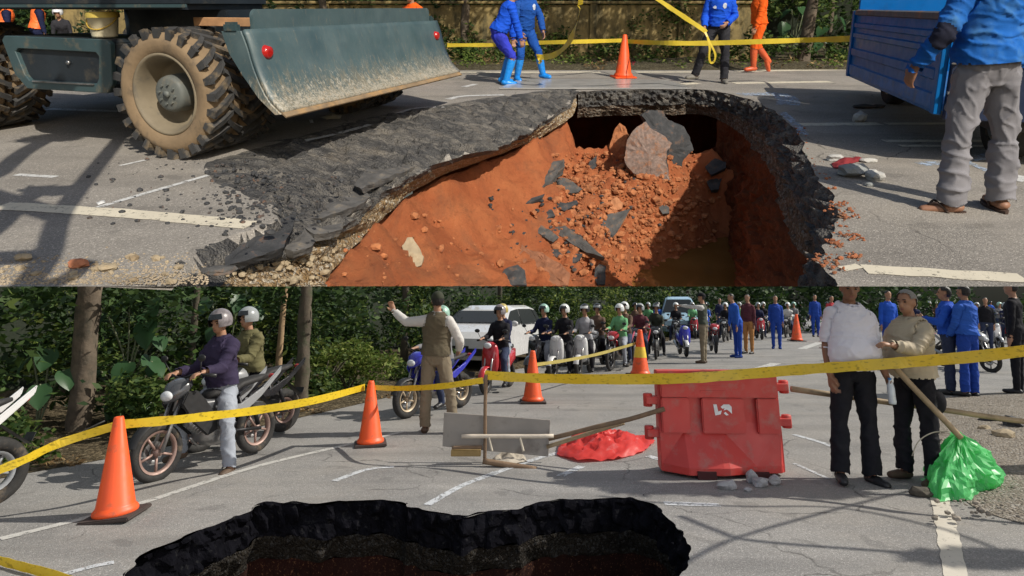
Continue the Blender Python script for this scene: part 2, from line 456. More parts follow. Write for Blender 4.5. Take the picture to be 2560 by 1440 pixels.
    if boots:
        for s in 'LR':
            an = info['foot' + s] + off
            dd = np.linalg.norm(co - np.array(an), axis=1); isboot |= (np.isin(tagv, ['foot', 'shin'])) & (dd < boots + .06)
    mats = [SKIN(skin)]
    def facemask(vm): return [fc for fc in faces if vm[fc[0]] and vm[fc[1]] and vm[fc[2]] and vm[fc[-1]]]
    def shell(name, vm, mat, base, wr_amp, wr_f, parent, loose=None, lab=None):
        fs = facemask(vm)
        if not fs: return None
        idx = sorted({i for fc in fs for i in fc}); mp = {i: q for q, i in enumerate(idx)}
        vs = []
        for i in idx:
            p = V(co[i]); d = base + (loose[i] if loose is not None else 0)
            if wr_amp:
                if name == 'trousers': st = V((p.x * wr_f * .9 + p.z * 2.2, p.y * wr_f * .9 - p.z * 1.5, p.z * wr_f * (.42 + .35 * (p.z < .45))))
                else: st = V((p.x * wr_f * .8 + p.z * wr_f * .5, p.y * wr_f * .8 - p.z * wr_f * .3, p.z * wr_f * 1.1))
                a1 = 1 - abs(noise.noise(st)) * 2.4; a2 = 1 - abs(noise.noise(st * 1.9 + V((7, 3, 1)))) * 2.6
                d += wr_amp * (1.05 * max(0, a1) ** 3 + .55 * max(0, a2) ** 3 - .25 + .35 * noise.noise(st * .6))
            vs.append(p + V(nr[i]) * max(.002, d))
        mb = MB(); mb.add(vs, [tuple(mp[i] for i in fc) for fc in fs], 0, True)
        o = mb.build(name, [mat] if not isinstance(mat, list) else mat, coll, parent, fix=False)
        if lab: o['label'] = lab
        return o
    mb = MB(); 
    if lod == 0:
        mb.add(co.tolist(), faces, 0, True)
        # eyes, brows and mouth sit in the face
        for sx in (-1, 1):
            e = hcL + hr * sx * .032 * k + hf * .083 * k + hu * .012 * k
            mb.ell(e, (.014 * k, .010 * k, .007 * k), Matrix((hr, hf, hu)).transposed(), 8, 6, 2)
            mb.ell(e + hu * .022 * k + hf * .011 * k, (.020 * k, .006 * k, .005 * k), Matrix((hr, hf, hu)).transposed(), 8, 6, 1)
        mb.ell(hcL + hf * .092 * k - hu * .058 * k, (.022 * k, .006 * k, .007 * k), Matrix((hr, hf, hu)).transposed(), 8, 6, 3)
        mats = [SKIN(skin), HAIR, EYEM, LIP]
    else:
        ms = [SKIN(skin), HAIR, wear['shirt'], wear['trousers'], wear.get('shoes', HAIR), wear.get('vest') or wear['shirt']]
        vi = np.zeros(n, int); vi[hairmask] = 1
        vi[np.isin(tagv, list(shirt_t))] = 2; vi[np.isin(tagv, list(tr_t - shirt_t))] = 3; vi[tagv == 'foot'] = 4
        if boots: vi[isboot] = 4
        if wear.get('vest'): vi[np.isin(tagv, ['torso', 'hip'])] = 5
        cl = vi >= 2
        co2 = co.copy(); co2[cl] += nr[cl] * .008
        for i in np.where(cl)[0]:
            co2[i] += nr[i] * .012 * noise.noise(V(co[i]) * 14)
        mb.add(co2.tolist(), faces, 0, True); mb.m = [int(max(set(q), key=q.count)) if (q := [vi[i] for i in fc]) else 0 for fc in faces]
        mats = ms
    o = mb.build('person', mats, coll, fix=False)
    if lod == 0:
        top = off.z
        lo_tr = np.zeros(n)
        for s in 'LR':
            kn = np.array(info['knee' + s] + off); ft = np.array(info['foot' + s] + off); ax = ft - kn; L_ = ax @ ax
            t = np.clip(((co - kn) @ ax) / L_, 0, 1); m_ = np.isin(tagv, ['shin'])
            dk = np.linalg.norm(co - (kn + t[:, None] * ax), axis=1) < .12
            lo_tr = np.where(m_ & dk, np.maximum(lo_tr, t * wear.get('flare', .022)), lo_tr)
        trm = np.isin(tagv, list(tr_t)) & ~isboot
        if wear.get('trousers') is not None: shell('trousers', trm, wear['trousers'], .010, wear.get('wr', .012), 9, o, lo_tr)
        sm = np.isin(tagv, list(shirt_t))
        if wear.get('shirt') is not None:
            lo_s = np.where(np.isin(tagv, ['hip', 'torso']), .006 + (wear.get('loose', .006) if not wear.get('vest') else -.006), .006)
            shell('shirt', sm | (tagv == 'neck') & (hz < -.13 * k), wear['shirt'], .013, wear.get('wr', .012) if not wear.get('vest') else .005, 8, o, lo_s)
        if wear.get('vest') is not None: shell('vest', np.isin(tagv, ['torso', 'hip']), wear['vest'], .034, .006, 8, o)
        near = {s: np.linalg.norm(co - np.array(info['foot' + s] + off), axis=1) for s in 'LR'}
        for s, q in (('L', near['L'] <= near['R']), ('R', near['L'] > near['R'])):
            if boots: shell('boot', isboot & q, wear['shoes'], .016, .003, 12, o)
            elif wear.get('shoes') is not None: shell('shoe', (tagv == 'foot') & q, wear['shoes'], .009, 0, 9, o)
            if wear.get('sandal'):
                F_ = co[(tagv == 'foot') & q]; zb = F_[:, 2].min(); c = F_[F_[:, 2] < zb + .05].mean(0)
                ft = V((info['foot' + s] + off) - (info['knee' + s] + off)); dirv = V(pose.get('leg' + s, ((0, 0, -1), (0, 0, -1), (0, 1, 0)))[2]); dirv.z = 0; dirv.normalize(); sd = V((-dirv.y, dirv.x, 0))
                m = MB(); out = []
                for a in np.linspace(0, 2 * math.pi, 18)[:-1]:
                    lx = math.cos(a) * .145; wd = math.sin(a) * (.052 if math.cos(a) > 0 else .042); out.append(V((c[0], c[1], zb - .012)) + dirv * lx + sd * wd)
                m.prism(out, (0, 0, .02)); m.build('sandal', [wear['sandal']], coll, o)
                for e in (-1, 1):
                    m = MB(); b = V((c[0], c[1], zb))
                    m.tube(smoothpath([b + dirv * .075 + V((0, 0, .05)), b + dirv * .03 + sd * e * .03 + V((0, 0, .075)), b - dirv * .03 + sd * e * .05 + V((0, 0, .012))], 4), .008, 6); m.build('sandal_strap', [wear['sandal']], coll, o)
        if wear.get('hair', True): shell('hair', hairmask, wear.get('hairmat', HAIR), .010, .006, 30, o)
    hat = wear.get('hat')
    ax = Matrix((hr, hf, hu)).transposed(); nu, nv = (20, 14) if lod < 2 else (12, 8)
    if hat:
        kind, hm = hat[0], hat[1]
        if kind == 'helmet':
            mb = MB(); c = hcL + hu * .03 * k - hf * .01 * k
            mb.ell(c, (.128 * k, .148 * k, .142 * k), ax, nu, nv, 0, keep=lambda th, ph: th < 2.05 and not (th > 1.30 and .25 < ph / math.pi < .75) )
            mb.ell(c, (.118 * k, .138 * k, .132 * k), ax, nu, nv, 1, keep=lambda th, ph: th < 2.0 and not (th > 1.30 and .25 < ph / math.pi < .75))
            h = mb.build('helmet', [hm, MT('helmet_lining', (.02, .02, .02), .8)], coll, o, fix=False)
            if len(hat) > 2:
                mb = MB(); mb.ell(c, (.131 * k, .152 * k, .145 * k), ax, nu, nv, 0, keep=lambda th, ph: .95 < th < 1.42 and .2 < ph / math.pi < .8)
                mb.build('visor', [hat[2]], coll, h, fix=False)
        elif kind == 'cap':
            mb = MB(); c = hcL + hu * .035 * k - hf * .006 * k
            mb.ell(c, (.090 * k, .112 * k, .098 * k), ax, nu, nv, 0, keep=lambda th, ph: th < 1.6)
            q = ax @ Matrix.Rotation(R(-8), 3, 'X')
            pts = [c + hf * .06 * k + q @ V((math.cos(a) * .082 * k, .04 * k + math.sin(a) * .115 * k, 0)) for a in np.linspace(0, math.pi, 12)]
            mb.prism(pts, hu * .006, 0)
            mb.build('cap', [hm], coll, o, fix=False)
        elif kind == 'scarf':
            mb = MB(); mb.ell(hcL - hf * .012 * k, (.098 * k, .118 * k, .135 * k), ax, nu, nv, 0, keep=lambda th, ph: not (.55 < th < 2.2 and .28 < ph / math.pi < .72))
            mb.build('headscarf', [hm], coll, o, fix=False)
    o.matrix_basis = Matrix.Translation(loc) @ Matrix.Rotation(R(roll), 4, 'Y') @ Matrix.Rotation(R(yaw), 4, 'Z')
    tag(o, label, 'person', group)
    o_info = {q: o.matrix_basis @ (V(p) + off) for q, p in info.items()}
    return o, o_info

def patch(o, at, size, mt, name='emblem'):
    """a piece sewn or printed on the shirt: the cloth around a point in the person's own frame, lifted a little"""
    sh = next((c for c in o.children if c.name.startswith(('vest', 'shirt'))), o); me = sh.data
    P = np.array([v.co[:] for v in me.vertices]); i = int(np.argmin(np.linalg.norm(P - np.array(at), axis=1)))
    n_ = me.vertices[i].normal.copy(); c = me.vertices[i].co; r = V((0, 0, 1)).cross(n_).normalized(); u = n_.cross(r)
    bm = bmesh.new(); bm.from_mesh(me)
    bad = [f for f in bm.faces if ((f.calc_center_median() - c).dot(r) / size[0]) ** 2 + ((f.calc_center_median() - c).dot(u) / size[1]) ** 2 > 1 or f.normal.dot(n_) < .15 or abs((f.calc_center_median() - c).dot(n_)) > .10]
    bmesh.ops.delete(bm, geom=bad, context='FACES'); bm.normal_update()
    for v in bm.verts: v.co += v.normal * .004
    q = bpy.data.meshes.new(name); bm.to_mesh(q); bm.free(); q.materials.clear(); q.materials.append(mt)
    ob = link(bpy.data.objects.new(name, q), o.users_collection[0]); ob.parent = o; return ob
# ================================================================ MOTORCYCLES AND CARS
RUBBER = lambda: MT('tyre_rubber', (.022, .021, .020), .85, bump=.3, bs=60, dirt=(.16, .12, .08), dirt_amt=.3)
DARKM = lambda: MT('dark_metal', (.03, .03, .032), .45, .6, bump=.1)
STEEL = lambda: MT('grey_steel', (.34, .34, .34), .35, .8, dirt=(.10, .08, .06), dirt_amt=.3)
CHROME = lambda: MT('bright_chrome', (.65, .65, .66), .15, 1.0, var=.05)
BLACKP = lambda: MT('black_plastic', (.018, .018, .019), .5, var=.1)
SEATM = lambda: MT('black_seat', (.020, .019, .019), .7, bump=.2, bs=200)
GLASSY = lambda: MT('dark_glass', (.012, .016, .02), .06, var=.05, spec=.8)
LAMPW = lambda: MT('lamp_lens', (.62, .64, .66), .12, var=.05, coat=.6)
LAMPR = lambda: MT('red_lens', (.45, .015, .012), .18, var=.08, coat=.5)
AMBER = lambda: MT('amber_lens', (.6, .22, .02), .2)
def paintm(name, col, rough=.25): return MT('paint_' + name, col, rough, var=.06, vs=2, coat=.6)
ROTX = Matrix.Rotation(R(90), 4, 'Y')       # lathe axis z -> x

def bike_wheel(root, coll, y, rad, width, rimm, spokes=5, wire=False):
    T = Matrix.Translation((0, y, rad)) @ ROTX
    mb = MB(); w = width; ri = rad - w * 1.05
    prof = [(rad - w * (1 - math.sin(a)) if False else (rad - w * .5) + w * .5 * math.cos(a), w * .5 * math.sin(a)) for a in np.linspace(0, 2 * math.pi, 11)]
    mb.lathe(prof, 30, T, 0)
    tyre = mb.build('wheel', [RUBBER()], coll, root)
    mb = MB(); mb.lathe([(ri + .012, -w * .36), (ri - .012, -w * .30), (ri - .016, 0), (ri - .012, w * .30), (ri + .012, w * .36)], 30, T)
    mb.lathe([(.001, -.05), (.035, -.05), (.04, 0), (.035, .05), (.001, .05)], 14, T)
    for q in range(12 if wire else spokes):
        a = 2 * math.pi * q / (12 if wire else spokes)
        mb.tube([T @ V((.03 * math.cos(a), .03 * math.sin(a), 0)), T @ V((ri * math.cos(a), ri * math.sin(a), 0))], .006 if wire else .014, 6)
    mb.build('rim', [rimm], coll, tyre)
    mb = MB(); mb.lathe([(.11, .052), (.045, .052), (.045, .056), (.11, .056), (.11, .052)], 20, T)
    mb.build('brake_disc', [STEEL()], coll, tyre)
    return tyre

def ellrings(spec, n=16, pw=.8):
    """spec rows: y, z centre, half width, half height -> super-elliptic rings across x/z"""
    out = []
    for (y, z, hx, hz) in spec:
        r = []
        for j in range(n):
            a = 2 * math.pi * j / n; c, s_ = math.cos(a), math.sin(a)
            r.append(V((math.copysign(abs(c) ** pw, c) * hx, y, z + math.copysign(abs(s_) ** pw, s_) * hz)))
        out.append(r)
    return out

def motorcycle(label, coll, loc, yaw, body, accent, style='underbone', rimm=None, group=None, steer=0, lean=0, seat=None, lod=0, roll=0):
    if coll is LO: roll = loc[0] / loc[1] * 8.6
    root = thing('motorcycle', label, 'motorcycle', coll, loc, yaw, group, roll)
    scoot = style == 'scooter'
    rad = .25 if scoot else .29; wb = .62 if scoot else .64
    rimm = rimm or DARKM(); w = .10 if scoot else (.11 if style == 'sport' else .085)
    bike_wheel(root, coll, wb, rad, w, rimm); bike_wheel(root, coll, -wb, rad, w * 1.15, rimm)
    mb = MB()
    for sx in (-1, 1): mb.tube([(sx * .075, wb, rad), (sx * .075, wb - .20, .80)], .020, 8)
    mb.tube([(0, wb - .19, .66), (0, wb - .27, .98)], .03, 8)
    mb.build('fork', [STEEL()], coll, root)
    mb = MB(); hb = wb - .27
    mb.tube(smoothpath([(-.36, hb - .12, 1.0), (-.2, hb, 1.03), (0, hb + .02, .99), (.2, hb, 1.03), (.36, hb - .12, 1.0)], 4), .012, 8)
    bars = mb.build('handlebar', [DARKM()], coll, root)
    for sx in (-1, 1):
        g = MB(); g.tube([(sx * .27, hb - .065, 1.017), (sx * .37, hb - .125, .998)], .019, 8); g.build('grip', [BLACKP()], coll, bars)
        g = MB(); g.tube([(sx * .24, hb - .03, 1.03), (sx * .30, hb + .02, 1.17)], .006, 6); g.ell((sx * .31, hb + .02, 1.20), (.062, .018, .038), None, 10, 7)
        g.build('mirror', [BLACKP()], coll, bars)
    # front mudguard
    mb = MB(); vs = []; m_ = 12
    for i in range(m_):
        a = R(18 + 115 * i / (m_ - 1)); rr = rad + .035
        for x, d in ((-.065, -.03), (-.045, 0), (.045, 0), (.065, -.03)): vs.append((x, wb + math.cos(a) * (rr + d), rad + math.sin(a) * (rr + d)))
    mb.add(vs, [(i * 4 + j, i * 4 + j + 1, i * 4 + j + 5, i * 4 + j + 4) for i in range(m_ - 1) for j in range(3)], 0, True)
    mb.build('mudguard', [accent if scoot else BLACKP()], coll, root)
    if scoot:
        mb = MB()  # leg shield and nose, floor, tail
        mb.loft(ellrings([(wb - .13, .60, .07, .12), (wb - .17, .68, .15, .27), (wb - .22, .66, .19, .33), (wb - .27, .64, .17, .30)], 18, .7))
        mb.build('leg_shield', [body], coll, root)
        mb = MB(); mb.loft(ellrings([(wb - .26, .36, .14, .07), (.1, .31, .14, .06), (-.1, .34, .15, .08)], 14, .5)); mb.build('floorboard', [BLACKP()], coll, root)
        mb = MB(); mb.loft(ellrings([(.02, .45, .10, .10), (-.08, .54, .15, .18), (-.35, .57, .17, .17), (-.62, .64, .15, .12), (-.86, .74, .06, .05)], 18, .75)); mb.build('side_panel', [body], coll, root)
        sz = .76
    else:
        mb = MB()  # nose fairing with raked edge, side shrouds, tail
        mb.loft(ellrings([(wb - .06, .80, .035, .05), (wb - .13, .86, .13, .10), (wb - .22, .90, .17, .10), (wb - .30, .93, .12, .06)], 18, .8))
        mb.build('fairing', [body], coll, root)
        for sx in (-1, 1):
            mb = MB(); P = [(.44, .86), (.50, .74), (.34, .52), (.16, .36), (.02, .40), (.06, .56), (.20, .74), (.32, .86)]
            mb.prism([(sx * (.13 + .04 * (z - .4)), y, z) for y, z in P], (sx * .035, 0, 0)); mb.build('shroud', [body if style == 'sport' else BLACKP()], coll, root, bevel=.012, segs=2)
            mb = MB(); P = [(.05, .66), (-.30, .62), (-.62, .76), (-.92, .98), (-.90, .90), (-.60, .66), (-.36, .52), (-.02, .54)]
            mb.prism([(sx * .11, y, z) for y, z in P], (sx * .035, 0, 0)); mb.build('tail_panel', [accent], coll, root, bevel=.012, segs=2)
        mb = MB()
        if style == 'sport': mb.loft(ellrings([(.36, .80, .07, .06), (.26, .83, .13, .12), (.08, .82, .14, .13), (-.08, .77, .09, .07)], 18, .85))
        else: mb.loft(ellrings([(.36, .74, .06, .06), (.2, .66, .09, .09), (.0, .64, .10, .10), (-.1, .70, .10, .08)], 16, .8))
        mb.build('fuel_tank', [body], coll, root)
        mb = MB(); mb.loft(ellrings([(.16, .42, .11, .12), (.05, .38, .16, .15), (-.14, .36, .17, .14), (-.24, .38, .10, .10)], 14, .6))
        mb.cyl((0, .10, .42), (0, .28, .56), .075, .075, 12)
        for q in range(5): mb.cyl((0, .13 + q * .03, .445 + q * .025), (0, .14 + q * .03, .453 + q * .025), .10, .10, 12)
        mb.build('engine', [STEEL() if lod == 0 else DARKM()], coll, root)
        sz = .78
    mb = MB(); mb.loft(ellrings([(.10, sz - .03, .06, .03), (.02, sz, .12, .045), (-.22, sz - .005, .135, .045), (-.36, sz + .05, .12, .045), (-.62, sz + .08, .11, .04), (-.76, sz + .10, .05, .02)], 16, .7))
    mb.build('seat', [SEATM()], coll, root)
    mb = MB()
    for sx in (-1, 1):
        mb.tube([(sx * .085, -wb, rad), (sx * .085, -.18, .34)], .020, 8)
        mb.tube([(sx * .10, -wb + .05, rad + .05), (sx * .10, -.45, .70)], .026, 8)
    mb.build('swing_arm', [DARKM()], coll, root)
    mb = MB(); mb.tube(smoothpath([(.10, .18, .34), (.13, .02, .22), (.14, -.25, .26)], 4), .018, 8); mb.tube([(.15, -.25, .27), (.165, -.78, .42)], [.035, .048], 12)
    mb.build('exhaust', [STEEL()], coll, root)
    mb = MB(); mb.ell((0, wb - .08, .83 if not scoot else .92), (.085, .05, .055 if not scoot else .06), None, 14, 9); mb.build('headlight', [LAMPW()], coll, root)
    mb = MB(); mb.ell((0, -.88 if not scoot else -.84, .86 if not scoot else .76), (.06, .03, .028), None, 10, 7); mb.build('tail_light', [LAMPR()], coll, root)
    mb = MB(); mb.prism([(-.05, -.70, .66), (.05, -.70, .66), (.06, -.92, .46), (-.06, -.92, .46)], (0, .012, .012)); mb.build('rear_mudguard', [BLACKP()], coll, root)
    mb = MB(); mb.box((0, -.925, .52), (.17, .006, .08), Matrix.Rotation(R(25), 3, 'X')); mb.build('number_plate', [BLACKP()], coll, root)
    return root

SIT = dict(legL=((-.30, .88, -.42), (-.05, -.12, -1)), legR=((.30, .88, -.42), (.05, -.12, -1)),
           armL=((-.12, .55, -.75), (-.05, .92, -.05), (.05, 1, -.15), (0, 0, -1)), armR=((.12, .55, -.75), (.05, .92, -.05), (-.05, 1, -.15), (0, 0, -1)), spine=(0, .10, 1))
def rider(label, coll, loc, yaw, wear, y=-.14, z=.75, pose=None, H=1.52, lod=1, roll=0, group=None, skin=0, x=0.0):
    p = dict(SIT); p.update(pose or {})
    return person(label, coll, loc, yaw, p, wear, H=H, lod=lod, seat=(x, y, z), roll=roll, group=group, skin=skin)

def car(label, coll, loc, yaw, body, length=4.1, height=1.5, width=1.68, name='car', hood=True):
    """hatchback: stations along y give the roof / belt outline; glass, lamps and wheels are parts"""
    root = thing(name, label, 'car', coll, loc, yaw)
    L = length / 2; W = width / 2
    prof = [(-L, .50), (-L + .02, .92), (-L + .10, 1.02), (-L + .42, height - .06), (-L + .8, height), (.15, height), (.55, height - .10), (1.18, 1.02), (L - .25, .86), (L - .03, .72), (L, .45)]
    def side(x, inset): return [V((x, y, z)) for y, z in prof] + [V((x, L - .05, .24)), V((x, -L + .05, .24))]
    mb = MB(); rows = []
    for (x, dz, tuck) in ((-W + .10, 0, 1), (-W, 0, 0), (W, 0, 0), (W - .10, 0, 1)):
        rows.append([V((x, y * (.985 if tuck else 1), z)) for y, z in prof] + [V((x, L - .05, .24)), V((x, -L + .05, .24))])
    # cross-section narrows above the belt line
    def warp(p): 
        k = max(0, (p.z - .92) / .6); return V((p.x * (1 - .22 * k), p.y, p.z))
    xs = [-1, -.96, -.80, -.4, 0, .4, .80, .96, 1]
    rings = []
    for x in xs:
        q = 1 - .04 * (abs(x) > .9) - .03 * (abs(x) > .99)
        rings.append([warp(V((x * W, y * q, .24 + (z - .24) * (q if z > .9 else 1)))) for y, z in prof] + [warp(V((x * W, (L - .06) * q, .24))), warp(V((x * W, (-L + .06) * q, .24)))])
    mb.loft(rings, 0, False); b = mb.build('body', [body], coll, root)
    g = GLASSY()
    def pane(nm, pts, mt=g, th=.012):
        pts = [warp(V(p)) for p in pts]; n_ = (pts[1] - pts[0]).cross(pts[2] - pts[1]).normalized()
        c = sum(pts, V()) / len(pts)
        if n_.dot(c - V((0, 0, .8))) < 0: n_ = -n_
        m = MB(); m.prism([p + n_ * .004 for p in pts], n_ * th); return m.build(nm, [mt], coll, root)
    h = height
    for sx in (-1, 1):
        x = sx * W * 1.0
        pane('side_window', [(x, 1.02, 1.02), (x, .50, h - .13), (x, -.02, h - .09), (x, -.02, 1.0)])
        pane('side_window', [(x, -.08, 1.0), (x, -.08, h - .09), (x, -L + .86, h - .10), (x, -L + .55, 1.0)])
        pane('side_window', [(x, -L + .50, 1.02), (x, -L + .80, h - .11), (x, -L + .50, h - .15), (x, -L + .30, 1.06)])
        m = MB(); m.ell((sx * (W + .09), .80, 1.03), (.10, .05, .07), None, 12, 8); m.build('mirror', [body], coll, root)
        m = MB(); m.ell((sx * (W - .20), L - .09, .70), (.17, .07, .075), None, 12, 8); m.build('headlight', [LAMPW()], coll, root)
        m = MB(); m.box((sx * (W - .07), -L + .05, .88), (.10, .12, .26)); m.build('tail_light', [LAMPR()], coll, root, bevel=.02)
        for y in (L - .78, -L + .72):
            T = Matrix.Translation((sx * (W - .045), y, .30)) @ ROTX
            m = MB(); m.lathe([(.20, -.095), (.285, -.10), (.30, -.07), (.30, .07), (.285, .10), (.20, .095)], 26, T); wh = m.build('wheel', [RUBBER()], coll, root)
            m = MB(); m.lathe([(.001, .075), (.07, .08), (.19, .06), (.205, .10), (.205, -.10), (.001, -.06)], 22, T if sx > 0 else T @ Matrix.Rotation(R(180), 4, 'X')); m.build('rim', [STEEL()], coll, wh)
            m = MB(); m.lathe([(.33, -.10), (.36, 0), (.34, .105), (.30, .103)], 26, Matrix.Translation((sx * (W - .085), y, .30)) @ ROTX); m.build('wheel_arch', [BLACKP()], coll, root)
    pane('windscreen', [(-W * .86, .62, h - .14), (W * .86, .62, h - .14), (W * .93, 1.14, 1.05), (-W * .93, 1.14, 1.05)])
    pane('rear_window', [(-W * .84, -L + .40, h - .10), (W * .84, -L + .40, h - .10), (W * .90, -L + .13, 1.06), (-W * .90, -L + .13, 1.06)])
    m = MB(); m.box((0, L - .01, .42), (1.2, .05, .16)); m.build('grille', [BLACKP()], coll, root, bevel=.01)
    m = MB(); m.box((0, L + .012, .50), (.42, .012, .11)); m.build('number_plate', [BLACKP()], coll, root)
    return root
# ================================================================ ROCKS AND PLANTS
def ico(sub):
    bm = bmesh.new(); bmesh.ops.create_icosphere(bm, subdivisions=sub, radius=1.0)
    bm.verts.index_update(); v = np.array([x.co[:] for x in bm.verts]); f = [tuple(q.index for q in t.verts) for t in bm.faces]; bm.free(); return v, f
ICO1, ICO2, ICO3 = ico(1), ico(2), ico(3)
def rockify(base, r, seed, jag=.35, flat=.7, sharp=True):
    v, f = base; out = []
    o = V((seed * 3.7, seed * 1.3, seed * 2.1))
    for p in v:
        q = V(p); d = 1 + jag * noise.noise(q * 1.3 + o) + jag * .6 * noise.noise(q * 2.7 + o)
        if sharp: d *= 1 - .22 * max(0, noise.cell(q * 1.5 + o))
        out.append((q.x * d * r[0], q.y * d * r[1], q.z * d * r[2] * flat))
    return out, f
def rock(name, label, cat, coll, p, r, seed, mt, group=None, base=ICO2, flat=.7, yaw=0):
    vs, fs = rockify(base, r, seed, flat=flat); zb = min(v[2] for v in vs)
    m = MB(); m.add([(x, y, z - zb * .75) for x, y, z in vs], fs, 0, False)
    return tag(m.build(name, [mt], coll, loc=p, yaw=yaw, fix=False), label, cat, group)
def scatter_rocks(name, pts, rad, mt, coll, label=None, base=ICO1, flat=.7, seed=1):
    """small loose pieces nobody would count, one object"""
    r_ = random.Random(seed); m = MB(); T = [rockify(base, (1, 1, 1), s, .4, flat) for s in range(8)]
    for p in pts:
        vs, fs = r_.choice(T); s = rad() if callable(rad) else rad; q = Matrix.Rotation(r_.uniform(0, 6.28), 3, 'Z'); k = r_.uniform(.6, 1.3)
        m.add([V(p) + q @ (V(v) * s * 1) * 1 + V((0, 0, s * .25)) for v in ((x * k, y, z) for x, y, z in vs)], fs, 0, False)
    o = m.build(name, [mt], coll, fix=False); return tag(o, label, None, None, 'stuff')

def leafmat(name, dark, mid, light, gloss=.62, trans=.25):
    t = NT(name); g = t.n('ShaderNodeNewGeometry')
    c = t.ramp(g.outputs['Random Per Island'], [(0, dark), (.55, mid), (.93, light), (1, sc(light, 1.35))])
    t.set(Base_Color=c, Roughness=gloss, Specular_IOR_Level=.25)
    tl = t.n('ShaderNodeBsdfTranslucent'); t.l(c, tl.inputs[0]); mx = t.n('ShaderNodeMixShader'); mx.inputs[0].default_value = trans
    t.l(t.p.outputs[0], mx.inputs[1]); t.l(tl.outputs[0], mx.inputs[2]); t.l(mx.outputs[0], t.out.inputs[0]); return t.mat
LEAF_D = leafmat('dark_leaf', (.010, .026, .008), (.025, .055, .014), (.055, .095, .022))  # dark leaf; on the lower street its colour also carries canopy shade
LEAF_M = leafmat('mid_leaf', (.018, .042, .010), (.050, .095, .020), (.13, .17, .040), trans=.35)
LEAF_L = leafmat('sunlit_tone_leaf', (.055, .10, .018), (.13, .19, .035), (.24, .27, .07), trans=.4)  # yellow-green of sunlit leaves put into the colour
LEAF_B = leafmat('broad_leaf', (.022, .060, .026), (.040, .095, .038), (.07, .14, .05), .38)
DEADLEAF = leafmat('dry_leaf', (.09, .055, .025), (.16, .10, .045), (.26, .18, .08), .8, .1)
BARK = MT('bark', (.115, .088, .062), .9, var=.35, vs=5, bump=.9, bs=22, dirt=(.055, .050, .035), dirt_amt=.5, dirt_scale=4)
BARK2 = MT('mossy_bark', (.085, .068, .048), .9, var=.3, vs=6, bump=.9, bs=26, dirt=(.045, .055, .025), dirt_amt=.55, dirt_scale=5)
def leaf_arrays(blobs, n, size, seed=0, shell=.55, droop=.0, slender=.42):
    """leaves spread through blobs (centre, radii); returns vertices and quads"""
    g = np.random.default_rng(seed); vol = np.array([b[1][0] * b[1][1] * b[1][2] for b in blobs]) ** .75; vol /= vol.sum()
    which = g.choice(len(blobs), n, p=vol); C = np.array([b[0] for b in blobs])[which]; Rr = np.array([b[1] for b in blobs])[which]
    d = g.normal(size=(n, 3)); d /= np.linalg.norm(d, axis=1)[:, None]; rr = (shell + (1 - shell) * g.random(n)) ** .8 * (1 + .18 * g.normal(size=n))
    P = C + d * Rr * rr[:, None]
    a = g.normal(size=(n, 3)); a[:, 2] = a[:, 2] * .5 - droop; a /= np.linalg.norm(a, axis=1)[:, None]
    b = np.cross(a, d + g.normal(size=(n, 3)) * .6); b /= np.maximum(np.linalg.norm(b, axis=1), 1e-6)[:, None]
    L = size * (.6 + .8 * g.random(n))[:, None]
    nn = np.cross(a, b)
    v0 = P - a * L * .5; v1 = P + b * L * slender * .5 + nn * L * .06; v2 = P + a * L * .5; v3 = P - b * L * slender * .5 + nn * L * .06
    vs = np.stack([v0, v1, v2, v3], 1).reshape(-1, 3); fs = np.arange(n * 4).reshape(n, 4)
    return vs, fs
def raw_mesh(name, vs, fs, mt, coll, parent=None, smooth=False):
    me = bpy.data.meshes.new(name); vs = np.asarray(vs, np.float32); fs = np.asarray(fs, np.int32)
    me.vertices.add(len(vs)); me.vertices.foreach_set('co', vs.ravel()); k = fs.shape[1]
    me.loops.add(fs.size); me.loops.foreach_set('vertex_index', fs.ravel()); me.polygons.add(len(fs))
    me.polygons.foreach_set('loop_start', np.arange(0, fs.size, k, dtype=np.int32)); me.update(calc_edges=True); me.materials.append(mt)
    o = link(bpy.data.objects.new(name, me), coll)
    if parent is not None: o.parent = parent
    return o
def leaves(name, blobs, n, size, mt, coll, parent=None, seed=0, **kw):
    vs, fs = leaf_arrays(blobs, n, size, seed, **kw); return raw_mesh(name, vs, fs, mt, coll, parent)
def blobby(c, r, n, k, seed):
    """n clumps scattered in a bigger ellipsoid"""
    g = random.Random(seed); out = []
    while len(out) < n:
        d = V((g.uniform(-1, 1), g.uniform(-1, 1), g.uniform(-1, 1)))
        if d.length > 1: continue
        s = k * g.uniform(.6, 1.3); out.append(((c[0] + d.x * r[0], c[1] + d.y * r[1], c[2] + d.z * r[2]), (s * g.uniform(.8, 1.4), s * g.uniform(.8, 1.4), s * g.uniform(.5, .9))))
    return out
def tree(label, coll, p, trunk, crown, n, size, mt, bark=BARK, seed=0, limbs=(), group=None, name='tree', cat='tree', rad=(.2, .12), rough=1.0):
    """trunk: offsets from p; crown: blobs relative to p"""
    t = thing(name, label, cat, coll, p, 0, group)
    G = smoothpath(trunk, 6); k = len(G); m = MB(); rr = [rad[0] + (rad[1] - rad[0]) * (i / (k - 1)) ** .6 for i in range(k)]
    rr[0] *= 1.35; nn = 18; b0 = 0
    m.tube(G, rr, nn)
    m.v = [tuple(V(q) * 1 + V((noise.noise(V(q) * 5 + V((seed, 0, 0))), noise.noise(V(q) * 5 + V((0, seed, 3))), 0)) * .05 * rough * rad[0] / .2) for q in m.v]
    for L in limbs: m.tube(smoothpath(L[0], 5), [L[1] * (1 - .7 * i / (len(smoothpath(L[0], 5)) - 1)) for i in range(len(smoothpath(L[0], 5)))], 8)
    m.build('trunk', [bark], coll, t, fix=False)
    if crown: leaves('crown', crown, n, size, mt, coll, t, seed)
    return t
